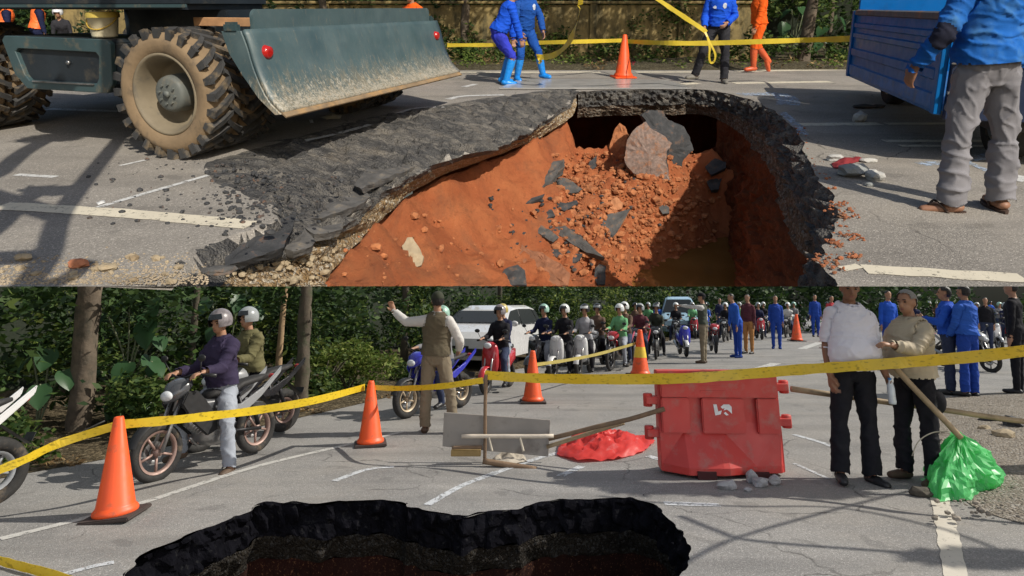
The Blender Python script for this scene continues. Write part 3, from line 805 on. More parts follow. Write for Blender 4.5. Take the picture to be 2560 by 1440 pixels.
def broadleaf(label, coll, p, stems, leafspec, mt=LEAF_B, group=None, name='broadleaf_plant'):
    """a plant whose big leaves can be told apart: every leaf a part"""
    t = thing(name, label, 'plant', coll, p, 0, group); m = MB()
    for s in stems: m.tube(smoothpath(s, 5), .012, 6)
    m.build('stem', [MT('green_stem', (.14, .16, .09), .7)], coll, t)
    K = 9; vs = []; fs = []
    for i in range(K):                                     # one heart-shaped leaf, folded along its rib and drooping at the tip
        y = i / (K - 1); w = .48 * math.sin(math.pi * min(1, y * .88 + .13)) ** .75 * (1 - .25 * y); z = -.28 * y * y
        vs += [(-w, y, z + .16 * w), (-w * .5, y, z + .05 * w), (0, y, z - .02), (w * .5, y, z + .05 * w), (w, y, z + .16 * w)]
    for i in range(K - 1): fs += [(i * 5 + j, i * 5 + j + 1, (i + 1) * 5 + j + 1, (i + 1) * 5 + j) for j in range(4)]
    mb = MB(); mb.add(vs, fs, 0, True); me = mb.mesh('leaf', [mt], fix=False)
    for (c, sz, yaw, pitch, rl) in leafspec:
        o = link(bpy.data.objects.new('leaf', me), coll); o.parent = t
        o.matrix_basis = Matrix.Translation(c) @ Matrix.Rotation(R(yaw), 4, 'Z') @ Matrix.Rotation(R(pitch), 4, 'X') @ Matrix.Rotation(R(rl), 4, 'Y') @ Matrix.Scale(sz, 4)
    return t
# ================================================================ UPPER STREET: ground and sinkhole
def asphalt(name, dark, light, stain=(.2, .18, .15), stain_amt=.4, big=1.0, speck=1.0, bump=.35):
    if name in _mats: return _mats[name]
    t = NT(name)
    g = t.voro(150 * big, 'F1', out='Color')
    gr = t.n('ShaderNodeSeparateColor'); t.l(g, gr.inputs[0])
    c = t.mix(t.ramp(t.noise(1.1, 7, .6), [(.3, 0.0), (.72, 1.0)]), dark, light)
    c = t.mix(t.ramp(gr.outputs[0], [(.0, 0.0), (.75, .12 * speck), (.93, .5 * speck), (1.0, .9 * speck)]), c, sc(light, 1.75))
    c = t.mix(t.ramp(gr.outputs[1], [(.0, 0.45 * speck), (.22, .0), (1, 0.0)]), c, sc(dark, .35))
    c = t.mix(t.ramp(t.noise(.55, 8, .68, dist=.6), [(.5, 0.0), (.74, stain_amt)]), c, stain)
    c = t.mix(t.ramp(t.noise(26, 6, .7), [(.55, 0.0), (.72, .35)]), c, sc(dark, .55))
    # hairline cracks, long worn tracks and old patches
    wv = t.n('ShaderNodeVectorMath', operation='MULTIPLY_ADD'); nz = t.n('ShaderNodeTexNoise'); nz.inputs['Scale'].default_value = 2.3; nz.inputs['Detail'].default_value = 5; t.l(t.tc, nz.inputs['Vector'])
    t.l(nz.outputs['Color'], wv.inputs[0]); wv.inputs[1].default_value = (.55, .55, .0); t.l(t.tc, wv.inputs[2])
    ck = t.voro(.62, 'DISTANCE_TO_EDGE', wv.outputs[0]); cm = t.n('ShaderNodeMath', operation='MULTIPLY'); t.l(t.ramp(ck, [(.0, 1.0), (.006, .0), (1, 0.0)]), cm.inputs[0]); t.l(t.ramp(t.noise(.8, 3), [(.48, 0.0), (.56, .8)]), cm.inputs[1])
    c = t.mix(cm.outputs[0], c, sc(dark, .22))
    tv = t.mapping((.16, 1.5, 1), (0, 0, R(6)))
    c = t.mix(t.ramp(t.noise(1.4, 6, .6, tv), [(.48, 0.0), (.68, .38)]), c, sc(dark, .62))
    c = t.mix(t.ramp(t.noise(2.6, 3, .4, dist=.4), [(.66, 0.0), (.68, .30)]), c, sc(dark, .55))
    t.set(Base_Color=c, Specular_IOR_Level=.3)
    t.set(Roughness=t.ramp(t.noise(2.2, 4), [(.3, .78), (.7, .95)]))
    h = t.n('ShaderNodeMath', operation='ADD'); t.l(t.voro(170 * big), h.inputs[0]); t.l(t.noise(60, 5), h.inputs[1])
    t.bump(h.outputs[0], bump, .012)
    _mats[name] = t.mat; return t.mat
A_UP = asphalt('dusty_asphalt', (.19, .175, .155), (.31, .285, .25), (.34, .30, .24), .5)  # pale warm tone of the dusty road itself

def broken_asphalt():
    t = NT('broken_asphalt')
    v = t.mapping((.55, 2.6, 2.0), (0, 0, R(-70)))
    c = t.mix(t.ramp(t.noise(6, 8, .65, v), [(.3, 0.0), (.7, 1.0)]), (.030, .030, .032), (.125, .121, .115))
    c = t.mix(t.ramp(t.noise(3.4, 8, .7, v), [(.46, 0.0), (.62, .8)]), c, (.235, .215, .185))
    c = t.mix(t.ramp(t.noise(22, 7, .72, v), [(.57, 0.0), (.70, .8)]), c, (.26, .245, .22))
    c = t.mix(t.ramp(t.noise(11, 7, .7, v, .8), [(.60, 0.0), (.66, .85)]), c, (.010, .010, .012))
    c = t.mix(t.ramp(t.voro(85, out='Distance'), [(.0, .6), (.22, .0), (1, 0)]), c, (.30, .285, .26))
    c = t.mix(t.ramp(t.noise(2.2, 6, .65), [(.55, 0.0), (.75, .55)]), c, (.25, .21, .16))
    t.set(Base_Color=c, Roughness=.75, Specular_IOR_Level=.4)
    h = t.n('ShaderNodeMath', operation='ADD'); t.l(t.noise(45, 8, .7), h.inputs[0]); t.l(t.voro(60), h.inputs[1])
    t.bump(h.outputs[0], .9, .03); return t.mat
BROKEN = broken_asphalt()
def gravel_mat(name, a, b, c3, pale, scale=42):
    t = NT(name)
    cell = t.voro(scale, out='Color'); s_ = t.n('ShaderNodeSeparateColor'); t.l(cell, s_.inputs[0])
    c = t.mix(t.ramp(t.noise(3.2, 6, .6), [(.35, 0.0), (.65, 1.0)]), a, b)
    c = t.mix(t.ramp(s_.outputs[0], [(.0, 0.0), (.6, .1), (.85, .8), (1, 1.0)]), c, pale)
    c = t.mix(t.ramp(s_.outputs[1], [(.0, .7), (.3, .0), (1, 0.0)]), c, c3)
    t.set(Base_Color=c, Roughness=.95, Specular_IOR_Level=.12)
    h = t.n('ShaderNodeMath', operation='SUBTRACT'); t.l(t.noise(70, 5), h.inputs[0]); t.l(t.voro(scale), h.inputs[1])
    t.bump(h.outputs[0], .9, .03); return t.mat
GRAVEL = gravel_mat('gravel_layer', (.30, .19, .085), (.34, .25, .15), (.10, .075, .05), (.52, .47, .38))
RUBBLE = gravel_mat('pale_rubble', (.33, .255, .17), (.40, .33, .24), (.16, .12, .08), (.58, .52, .42), 55)
def soil_mat(name, a, b, c3, streak):
    t = NT(name)
    v = t.mapping((1, 1, .25)) if streak else t.tc
    c = t.mix(t.ramp(t.noise(2.4, 8, .62, v), [(.32, 0.0), (.68, 1.0)]), a, b)
    c = t.mix(t.ramp(t.noise(17, 8, .7, v), [(.52, 0.0), (.75, .75)]), c, c3)
    c = t.mix(t.ramp(t.noise(55, 6, .7), [(.58, 0.0), (.76, .7)]), c, (.58, .28, .13))
    c = t.mix(t.ramp(t.noise(1.5, 9, .72, dist=.7), [(.50, 0.0), (.72, .7)]), c, sc((a[0] * .5, a[1] * .87, a[2] * 1.3), 1.0))
    c = t.mix(t.ramp(t.noise(7, 9, .75), [(.58, 0.0), (.75, .55)]), c, (a[0] * .33, a[1] * .5, a[2] * .76))
    t.set(Base_Color=c, Roughness=.9, Specular_IOR_Level=.2)
    h = t.n('ShaderNodeMath', operation='ADD'); t.l(t.noise(32, 9, .72, v), h.inputs[0]); t.l(t.noise(110, 4, .7), h.inputs[1])
    t.bump(h.outputs[0], .8, .03); return t.mat
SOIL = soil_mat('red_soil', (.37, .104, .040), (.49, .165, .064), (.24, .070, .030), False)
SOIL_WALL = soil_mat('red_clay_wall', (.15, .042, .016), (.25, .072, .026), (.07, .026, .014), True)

# --- outlines (photo columns/rows put onto the street, third number = height against the road)
CREASE = [(438, 716), (455, 682), (482, 640), (560, 603), (640, 576), (690, 556), (672, 520), (600, 480), (540, 452), (517, 428), (532, 402),
          (600, 384), (690, 358), (760, 340), (880, 304), (1000, 280), (1110, 262), (1210, 246), (1320, 232), (1400, 222), (1436, 222)]
BREAK = [(441, 716, -.02), (458, 694, -.05), (520, 684, -.10), (600, 668, -.16), (690, 643, -.20), (745, 610, -.22), (800, 588, -.24),
         (862, 560, -.26), (905, 520, -.27), (960, 482, -.28), (1010, 452, -.28), (1062, 422, -.27), (1120, 402, -.26), (1190, 384, -.26),
         (1255, 362, -.25), (1310, 335, -.24), (1362, 302, -.22), (1405, 270, -.16), (1428, 250, -.10), (1440, 236, -.03)]
LAYER = [(812, 716, -.46), (822, 690, -.46), (840, 655, -.47), (885, 610, -.50), (950, 546, -.52), (1002, 498, -.54), (1090, 440, -.54),
         (1200, 400, -.54), (1290, 366, -.52), (1360, 334, -.46), (1410, 306, -.36), (1430, 283, -.27), (1442, 262, -.18)]
BACK = [(1446, 231), (1500, 227), (1600, 225), (1700, 224)]
RIGHT = [(1720, 223), (1790, 229), (1850, 241), (1905, 262), (1960, 296), (1998, 338), (2018, 390), (2042, 440), (2080, 500), (2091, 560),
         (2071, 612), (2055, 655), (2074, 690), (2092, 716)]
rs = random.Random(3)
def rough(P, amp, k):
    Q = smoothpath(P, k); out = []
    for i, p in enumerate(Q):
        a = amp * (0 if i in (0, len(Q) - 1) else 1)
        n_ = noise.noise_vector(p * 3.1) * a + noise.noise_vector(p * 9.7) * a * .6
        out.append(p + V((n_.x, n_.y, n_.z * .4)))
    return out
pA = rough([PU(*p) for p in CREASE], .05, 6)
pB = rough([PU(*p) for p in BREAK], .06, 7)
pC = rough([PU(*p) for p in LAYER], .03, 6)
pR = rough([PU(*p) for p in BACK + RIGHT], .055, 8)
pA[0].y = pB[0].y = pR[-1].y = Y0 = PU(CX, 716).y
RIM = pB + pR                                     # open polyline, closed by the front edge
hole2 = [(p.x, p.y) for p in RIM]
sag2 = [(p.x, p.y) for p in pA] + [(p.x, p.y) for p in reversed(pB)]
XW, YF = 15.0, 13.35

def road_points():
    pts = []
    def scatter(x0, x1, y0, y1, st, test):
        y = y0
        while y < y1:
            x = x0
            while x < x1:
                a, b = x + rs.uniform(-.3, .3) * st, y + rs.uniform(-.3, .3) * st
                if Y0 + .04 < b < YF - .05 and test(a, b): pts.append((a, b))
                x += st
            y += st
    P = np.array([(p.x, p.y) for p in RIM])
    near = lambda a, b, d: np.min(np.hypot(P[:, 0] - a, P[:, 1] - b)) < d
    scatter(-2.2, 3.8, 3.0, 11.0, .05, lambda a, b: not inpoly(a, b, hole2) and (inpoly(a, b, sag2) or near(a, b, .3)))
    scatter(-5, 5, 3.0, 12.0, .4, lambda a, b: not inpoly(a, b, hole2) and not inpoly(a, b, sag2) and not near(a, b, .35))
    scatter(-XW + 1, XW, 3.0, YF, 1.3, lambda a, b: not (-5 < a < 5 and b < 12))
    return pts
def build_road():
    vs = [(-XW, Y0)] ; 
    # one boundary loop: front-left edge, round the hole, front-right edge, far edge
    loop = [(-XW, Y0)] + [(x, Y0) for x in np.arange(-XW + .5, pA[0].x - .02, .5)] + hole2
    loop += [(x, Y0) for x in np.arange(pR[-1].x + .3, XW, .5)] + [(XW, Y0), (XW, YF), (-XW, YF)]
    n0 = len(loop); edges = [(i, (i + 1) % n0) for i in range(n0)]
    cr = [(p.x, p.y) for p in pA[1:-1]]; b0 = n0; edges += [(b0 + i, b0 + i + 1) for i in range(len(cr) - 1)]
    pts = loop + cr + road_points()
    co, ed, fa, *_ = geometry.delaunay_2d_cdt([V(p) for p in pts], edges, [], 0, 1e-5)
    P = np.array([(c.x, c.y) for c in co])
    A2 = [(p.x, p.y) for p in pA]; B2 = [(p.x, p.y) for p in pB]
    dA, _, _ = segdist(P, A2); dB, wB, uB = segdist(P, B2)
    zb = np.array([pB[w].z * (1 - u) + pB[w + 1].z * u for w, u in zip(wB, uB)])
    z = np.zeros(len(P)); ins = np.array([inpoly(x, y, sag2) for x, y in P]) | (dB < 1e-4)
    for i in np.where(ins)[0]:
        t = dA[i] / max(dA[i] + dB[i], 1e-6); t = t * t * (1.6 - .6 * t)
        p = V((P[i][0], P[i][1], 0)); edge = min(1, dA[i] / .12)
        q_ = t * 4.2 + 1.1 * noise.noise(p * 1.7) + .5 * noise.noise(p * 5); lay = -.070 * (q_ - math.floor(q_) - .5) * (1 if t > .12 else t / .12) * (.5 + abs(noise.noise(p * 1.3 + V((9, 2, 0)))) * 1.4)
        z[i] = zb[i] * t + edge * (noise.noise(p * 4.5) * .05 + noise.noise(p * 13) * .040 + noise.noise(p * 31) * .016 + lay)
        if dB[i] < 1e-4: z[i] = zb[i]
    faces = []; mi = []
    for f in fa:
        c = P[list(f)].mean(0)
        if inpoly(c[0], c[1], hole2) or c[1] < Y0: continue
        if c[0] < XW and c[0] > -XW:
            faces.append(f); w_ = noise.noise_vector(V((c[0], c[1], 0)) * 5) * .08 + noise.noise_vector(V((c[0], c[1], 4)) * 14) * .045; mi.append(1 if inpoly(c[0] + w_.x, c[1] + w_.y, sag2) else 0)
    mb = MB(); mb.add([(x, y, q) for (x, y), q in zip(P, z)], faces, 0, False); mb.m = mi; mb.s = [bool(k == 0) for k in mi]
    # cut front edge of the slab
    for x0, x1 in ((-XW, pA[0].x), (pR[-1].x, XW)):
        d = .14; y2 = Y0 * (1 + d / HU)
        mb.add([(x0, Y0, 0), (x1, Y0, 0), (x1, y2, -d), (x0, y2, -d)], [(0, 3, 2, 1)], 0)
    o = mb.build('road', [A_UP, BROKEN], UP, fix=False)
    return tag(o, kind='structure')
road_up = build_road()

# --- the broken rim: asphalt thickness, gravel base, clay wall below
CEN = V((1.0, 7.2, 0))
def clip_front(o):
    """ends a piece of the pit where the upper street's front cut runs through it"""
    d = _ray(CX, 716, TILT_U); bm = bmesh.new(); bm.from_mesh(o.data)
    bmesh.ops.bisect_plane(bm, geom=bm.verts[:] + bm.edges[:] + bm.faces[:], plane_co=V((0, 0, HU)) - o.location, plane_no=(0, -d.z, d.y), clear_inner=True)
    bm.to_mesh(o.data); bm.free(); return o
def strip(name, top, bottom, rows, amp, freq, mats, chunk=0.0, coll=UP):
    n = len(top); mb = MB(); vs = []
    for r in range(rows + 1):
        t = r / rows
        for i in range(n):
            p = top[i].lerp(bottom[i], t)
            inn = (CEN - V((p.x, p.y, 0))).normalized()
            e = math.sin(math.pi * min(1, t * 1.3 + .08)) if r else 0
            d = amp * noise.fractal(p * freq, 1.0, 2.0, 4) * e
            if chunk:
                w = noise.voronoi(V((p.x, p.y, p.z * 1.4)) * 9)[0]; d += chunk * (w[1] - w[0] - .18) * (1.2 if r else .0)
            vs.append(p + inn * d + V((0, 0, d * .35 if r else 0)))
    fs = [(r * n + i, r * n + i + 1, (r + 1) * n + i + 1, (r + 1) * n + i) for r in range(rows) for i in range(n - 1)]
    mb.add(vs, fs, 0, False)
    return tag(clip_front(mb.build(name, mats, coll, fix=False)), kind='structure')
NB, NR = 190, 240
tB = resample(pB, NB); tC = resample(pC, NB); tR = resample(pR, NR)
inwd = lambda p, d, dz: p + (CEN - V((p.x, p.y, 0))).normalized() * d + V((0, 0, dz))
mB = [b.lerp(c, .22) + V((0, 0, -.02)) for b, c in zip(tB, tC)]
strip('broken_asphalt_edge', tB, mB, 5, .05, 6, [BROKEN], .06)
strip('gravel_layer', mB, [c + V((0, 0, -.02)) for c in tC], 16, .07, 5, [GRAVEL], .05)
fr = [i / (NR - 1) for i in range(NR)]
fade = [min(1, max(0, (f - .22) / .16)) for f in fr]           # 0 under the steel plate, 1 along the right rim
mR = [inwd(p, .02 + .10 * k, -.24 - .05 * k) for p, k in zip(tR, fade)]
gR = [inwd(p, -.10 + .26 * k, -.42 - .14 * k) for p, k in zip(tR, fade)]
wR = [inwd(p, -.10 + .62 * k, -2.6) for p, k in zip(tR, fade)]
strip('broken_asphalt_edge', tR, mR, 8, .06, 5, [BROKEN], .16)
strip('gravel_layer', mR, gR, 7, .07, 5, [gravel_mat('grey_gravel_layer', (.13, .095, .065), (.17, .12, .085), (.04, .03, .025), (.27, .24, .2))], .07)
kR = next(i for i, k in enumerate(fade) if k > .15)
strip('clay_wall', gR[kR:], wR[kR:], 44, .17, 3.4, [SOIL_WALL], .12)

# --- soil in the pit: a smooth surface through measured points, then clods
CTRL = LAYER + [(960, 620, -.85), (1090, 560, -.98), (1180, 480, -.84), (1290, 430, -.80), (1380, 372, -.70), (1408, 345, -.62),
        (900, 716, -.66), (1000, 716, -.95), (1120, 716, -1.25), (1290, 716, -1.55), (1450, 716, -1.75), (1600, 716, -2.03), (1720, 716, -2.2),
        (1840, 716, -2.2), (1950, 716, -2.1),
        (1150, 640, -1.22), (1290, 600, -1.38), (1400, 560, -1.36), (1500, 610, -1.55), (1600, 640, -1.85), (1330, 500, -1.10),
        (1480, 520, -1.26), (1560, 540, -1.42), (1650, 590, -1.72), (1720, 620, -1.98), (1790, 640, -2.15), (1800, 580, -1.95),
        (1500, 440, -1.02), (1440, 395, -.94), (1420, 425, -.98), (1540, 380, -.86), (1600, 440, -1.00), (1660, 490, -1.20), (1640, 462, -1.08), (1720, 445, -1.06),
        (1760, 370, -.82), (1800, 350, -.66), (1830, 400, -.95), (1780, 480, -1.42), (1850, 500, -1.5), (1850, 640, -2.15), (1700, 356, -.76)]
cp = np.array([list(PU(*p)) for p in CTRL])
extra = np.array([(.9, 11.2, -2.0), (1.6, 11.6, -2.1), (2.6, 11.4, -1.9), (3.4, 11.2, -1.5), (1.5, 13.6, -2.3), (3.4, 13.6, -2.3), (.2, 13, -2.2),
                  (4.6, 9.0, -1.2), (4.4, 6.5, -2.0), (3.4, 4.6, -2.4), (-.2, 10.6, -1.2), (-1.9, 6.5, -.6), (-2.2, 4.2, -.5), (4.8, 12, -2)])
cp = np.vstack([cp, extra])
def tps_fit(P):
    n = len(P); d = np.hypot(P[:, None, 0] - P[None, :, 0], P[:, None, 1] - P[None, :, 1])
    K = np.where(d > 0, d * d * np.log(d + 1e-12), 0) + np.eye(n) * .02
    A = np.zeros((n + 3, n + 3)); A[:n, :n] = K; A[:n, n] = 1; A[:n, n + 1:] = P[:, :2]; A[n, :n] = 1; A[n + 1:, :n] = P[:, :2].T
    return np.linalg.solve(A, np.concatenate([P[:, 2], np.zeros(3)]))
W_ = tps_fit(cp)
def soil_z(x, y):
    x = np.asarray(x, float); y = np.asarray(y, float)
    d = np.hypot(x[..., None] - cp[:, 0], y[..., None] - cp[:, 1])
    return (np.where(d > 0, d * d * np.log(d + 1e-12), 0) @ W_[:-3]) + W_[-3] + W_[-2] * x + W_[-1] * y
C2 = [(p.x, p.y) for p in pC]
CREST = [PU(*p) for p in [(1424, 290, -.30), (1418, 340, -.62), (1442, 394, -.94), (1490, 384, -.92), (1535, 362, -.82), (1600, 352, -.72),
                          (1690, 352, -.72), (1770, 347, -.66), (1825, 328, -.5)]]
CR2 = [(p.x, p.y) for p in CREST]; VOID2 = CR2 + [(6.5, 10.0), (6.5, 16), (-1, 16), (CR2[0][0] - .25, 11)]
def build_soil():
    xs = np.arange(-1.5, 4.7, .04); mb = MB(); ny = 190
    ycand = np.linspace(3.3, 9.5, 500); grid = []
    for x in xs:
        zc = soil_z(np.full_like(ycand, x), ycand); row = row_of(ycand, zc, TILT_U, HU)
        k = np.where(row > 716)[0]; yf = ycand[k[-1] + 1] if len(k) and k[-1] + 1 < len(ycand) else 3.4
        w = np.linspace(0, 1, ny) ** 1.25; ys = yf + (14.0 - yf) * w
        z = soil_z(np.full_like(ys, x), ys); col = []
        pts2 = np.stack([np.full_like(ys, x), ys], 1); dv = segdist(pts2, CR2)[0]
        iv = np.array([inpoly(a, b, VOID2) for a, b in pts2])
        tv = np.clip(dv / .28, 0, 1); z = np.where(iv, z - (tv * tv * (3 - 2 * tv)) * np.maximum(0, z + 2.2), z)
        z = z - .16 * np.exp(-(((x - 1.25) / .42) ** 2 + ((ys - 9.7) / .45) ** 2))
        for i, (y, q) in enumerate(zip(ys, z)):
            p = V((x, y, 0))
            heap = min(1, max(0, (x - .35) / .5)) * min(1, max(0, (11.3 - y) / .5))
            cell = noise.voronoi(p * 5.5)[0]; cell2 = noise.voronoi(p * 14)[0]
            d = heap * (.15 * (cell[1] - cell[0]) - .07 + .07 * (cell2[1] - cell2[0])) + (.75 + .25 * heap) * .075 * noise.fractal(p * 5, 1, 2, 4)
            d += (1 - heap) * (.030 * noise.fractal(V((x * 2.0 + y * .4, y * 1.2 - x * 2.6, 3)) * 1.6, 1, 2, 3) + .022 * math.sin((x * 1.0 - y * .62) * 17 + 2 * noise.noise(p * 2)))
            if i == 0: d *= 0
            col.append((x, y, float(q) + d))
        grid.append(col)
    nx = len(xs); P = np.array(grid)                       # nx, ny, 3
    flat = P.reshape(-1, 3)
    d, w, u = segdist(flat[:, :2], C2)
    a = np.array(C2); 
    side = np.zeros(len(flat))
    for i in range(len(flat)):
        q0, q1 = a[w[i]], a[w[i] + 1]
        side[i] = (q1[0] - q0[0]) * (flat[i, 1] - q0[1]) - (q1[1] - q0[1]) * (flat[i, 0] - q0[0])
    zc = np.array([pC[k].z for k in w]); out = (side > 0) & (flat[:, 1] < 9.3)
    flat[:, 2] = np.where(out, np.minimum(flat[:, 2], zc - .05 - d * .6), flat[:, 2])
    mb.add(flat.tolist(), [(i * ny + j, (i + 1) * ny + j, (i + 1) * ny + j + 1, i * ny + j + 1) for i in range(nx - 1) for j in range(ny - 1)], 0, True)
    # the cut front face follows the line of sight and is edge-on from the street above
    fr_ = [flat[i * ny] for i in range(nx)]
    k = len(mb.v); mb.v += [tuple(p) for p in fr_] + [(p[0] * 1.12, p[1] * 1.12, HU + (p[2] - HU) * 1.12) for p in fr_]
    for i in range(nx - 1): mb.f.append((k + i, k + i + 1, k + nx + i + 1, k + nx + i)); mb.m.append(0); mb.s.append(False)
    return tag(mb.build('red_soil', [SOIL], UP, fix=False), kind='structure')
soil = clip_front(build_soil())
# cave closed at the back and sides, far under the road
mb = MB()
mb.add([(-.6, 14, -.3), (4.7, 14, -.3), (4.7, 14, -2.6), (-.6, 14, -2.6), (-.6, 9.4, -.45), (-.6, 9.4, -2.6), (4.7, 10, -.3), (4.7, 10, -2.6)],
       [(0, 1, 2, 3), (4, 0, 3, 5), (1, 6, 7, 2)], 0)
tag(mb.build('cave_wall', [SOIL_WALL], UP), kind='structure')

def water_mat():
    t = NT('muddy_water'); c = t.mix(t.ramp(t.noise(1.6, 4), [(.3, 0.0), (.7, 1.0)]), (.16, .075, .018), (.22, .11, .03))
    t.set(Base_Color=c, Roughness=.07, Specular_IOR_Level=.5); t.bump(t.noise(7, 3), .05, .01); return t.mat
mb = MB(); ring = [(1.35, 7.42), (1.9, 7.9), (2.4, 8.25), (2.8, 8.3), (3.2, 7.7), (3.0, 7.0), (2.6, 6.9)]
wz = -1.99
fy = PU(CX, 716, wz).y
mb.add([(.6, fy + .003, wz), (3.6, fy + .003, wz), (3.6, 9.2, wz), (.6, 9.2, wz)], [(0, 1, 2, 3)], 0)
tag(mb.build('pit_water', [water_mat()], UP), kind='structure')

# --- ground beyond the road
VERGE = gravel_mat('verge_earth', (.060, .050, .030), (.10, .085, .05), (.03, .026, .018), (.17, .15, .10), 30)
def build_verge():
    mb = MB(); nx, ny = 90, 14
    vs = []
    for j in range(ny):
        for i in range(nx):
            x = -26 + 52 * i / (nx - 1); y = YF - .02 + (j / (ny - 1)) ** 1.6 * 30
            vs.append((x, y, .004 - .012 * (j == 0) + (0 if j == 0 else .05 + .10 * noise.noise(V((x * .8, y * .8, 0)))) + max(0, y - 17) * .06))
    mb.add(vs, [(j * nx + i, j * nx + i + 1, (j + 1) * nx + i + 1, (j + 1) * nx + i) for j in range(ny - 1) for i in range(nx - 1)], 0, True)
    return tag(mb.build('verge', [VERGE], UP, fix=False), kind='structure')
build_verge()

# --- paint and chalk on the road, thin sheets just above it
def paint(name, col, wear, rough=.7):
    if name in _mats: return _mats[name]
    t = NT(name)
    t.set(Base_Color=t.mix(t.ramp(t.noise(5, 4), [(.3, 0.0), (.7, 1.0)]), sc(col, .88), col), Roughness=rough)
    a = t.n('ShaderNodeMath', operation='ADD'); t.l(t.noise(16, 8, .7), a.inputs[0]); 
    t.l(t.ramp(t.noise(90, 4, .7), [(.3, -.0), (.7, .25)]), a.inputs[1])
    al = t.ramp(a.outputs[0], [(max(0, wear - .05), 0.0), (wear + .08, 1.0)])
    t.set(Alpha=al); _mats[name] = t.mat; return t.mat
PAINT = paint('road_paint', (.66, .60, .47), .47)
CHALK = paint('chalk_line', (.62, .62, .60), .52)
BLUECHALK = paint('blue_spray', (.42, .52, .66), .62)
def mark(name, pts, wpx, mt, coll=UP, P=PU, z=.004, hgt=HU, row=ROW_U):
    """a painted stripe along photo points; wpx = apparent thickness at the first point"""
    G = resample(smoothpath([P(x, y, z) for x, y in pts], 6) if len(pts) > 2 else [P(x, y, z) for x, y in pts], 40)
    s0 = 10 / max((P(pts[0][0] + 10, pts[0][1], z) - P(*pts[0], z)).length, 1e-6)
    e = (pts[0][0] + 0, pts[0][1] + wpx)
    t0 = (G[1] - G[0]).normalized(); side0 = V((-t0.y, t0.x, 0))
    # width on the ground such that it shows wpx rows thick
    dy = abs((P(*e, z) - P(*pts[0], z)).y); w = max(.02, min(.30, dy * abs(t0.x) + wpx / s0 * abs(t0.y)))
    vs = []
    for i, g in enumerate(G):
        t = (G[min(i + 1, len(G) - 1)] - G[max(i - 1, 0)]).normalized(); sd = V((-t.y, t.x, 0)) * w / 2
        j_ = 1 + .22 * noise.noise(g * 7); k_ = 1 + .22 * noise.noise(g * 7 + V((5, 5, 5)))
        vs += [g + sd * j_, g - sd * k_]
    mb = MB(); mb.add(vs, [(2 * i, 2 * i + 1, 2 * i + 3, 2 * i + 2) for i in range(len(G) - 1)], 0)
    o = mb.build(name, [mt], coll); return tag(o, kind='structure')
for pts, w, m in [([(0, 514), (300, 532), (628, 562)], 17, PAINT), ([(2160, 672), (2560, 695)], 22, PAINT),
                  ([(2105, 672), (2150, 664)], 10, PAINT),
                  ([(1135, 181), (1500, 180)], 3.5, PAINT), ([(1590, 180), (1730, 180)], 3.0, PAINT), ([(1840, 178), (2130, 173)], 4, PAINT),
                  ([(1835, 208), (2075, 204)], 4, PAINT), ([(1705, 210), (1745, 208)], 4, PAINT),
                  ([(2000, 311), (2110, 310), (2200, 309)], 7, PAINT), ([(2215, 309), (2560, 308)], 5, PAINT),
                  ([(2210, 352), (2560, 352)], 6, PAINT), ([(2250, 364), (2560, 365)], 5, PAINT)]:
    mark('road_marking', pts, w, m)
for pts, w, m in [([(245, 518), (380, 478), (520, 438)], 9, CHALK), ([(1120, 248), (1160, 240), (1260, 237)], 5, CHALK),
                  ([(760, 352), (850, 332), (925, 311)], 6, CHALK), ([(975, 290), (1040, 270), (1140, 267)], 5, CHALK),
                  ([(1160, 217), (1190, 210)], 4, CHALK), ([(120, 272), (300, 278)], 4, CHALK), ([(40, 436), (140, 442)], 5, CHALK),
                  ([(300, 414), (370, 398)], 5, CHALK),
                  ([(1850, 236), (1905, 235), (1950, 236), (1968, 248), (1970, 262)], 9, BLUECHALK), ([(1955, 280), (1990, 310), (2008, 336)], 9, BLUECHALK),
                  ([(2300, 410), (2400, 402), (2480, 386)], 9, BLUECHALK), ([(2400, 396), (2480, 432)], 10, BLUECHALK), ([(2530, 450), (2560, 440)], 12, CHALK)]:
    mark('chalk_line', pts, w, m)
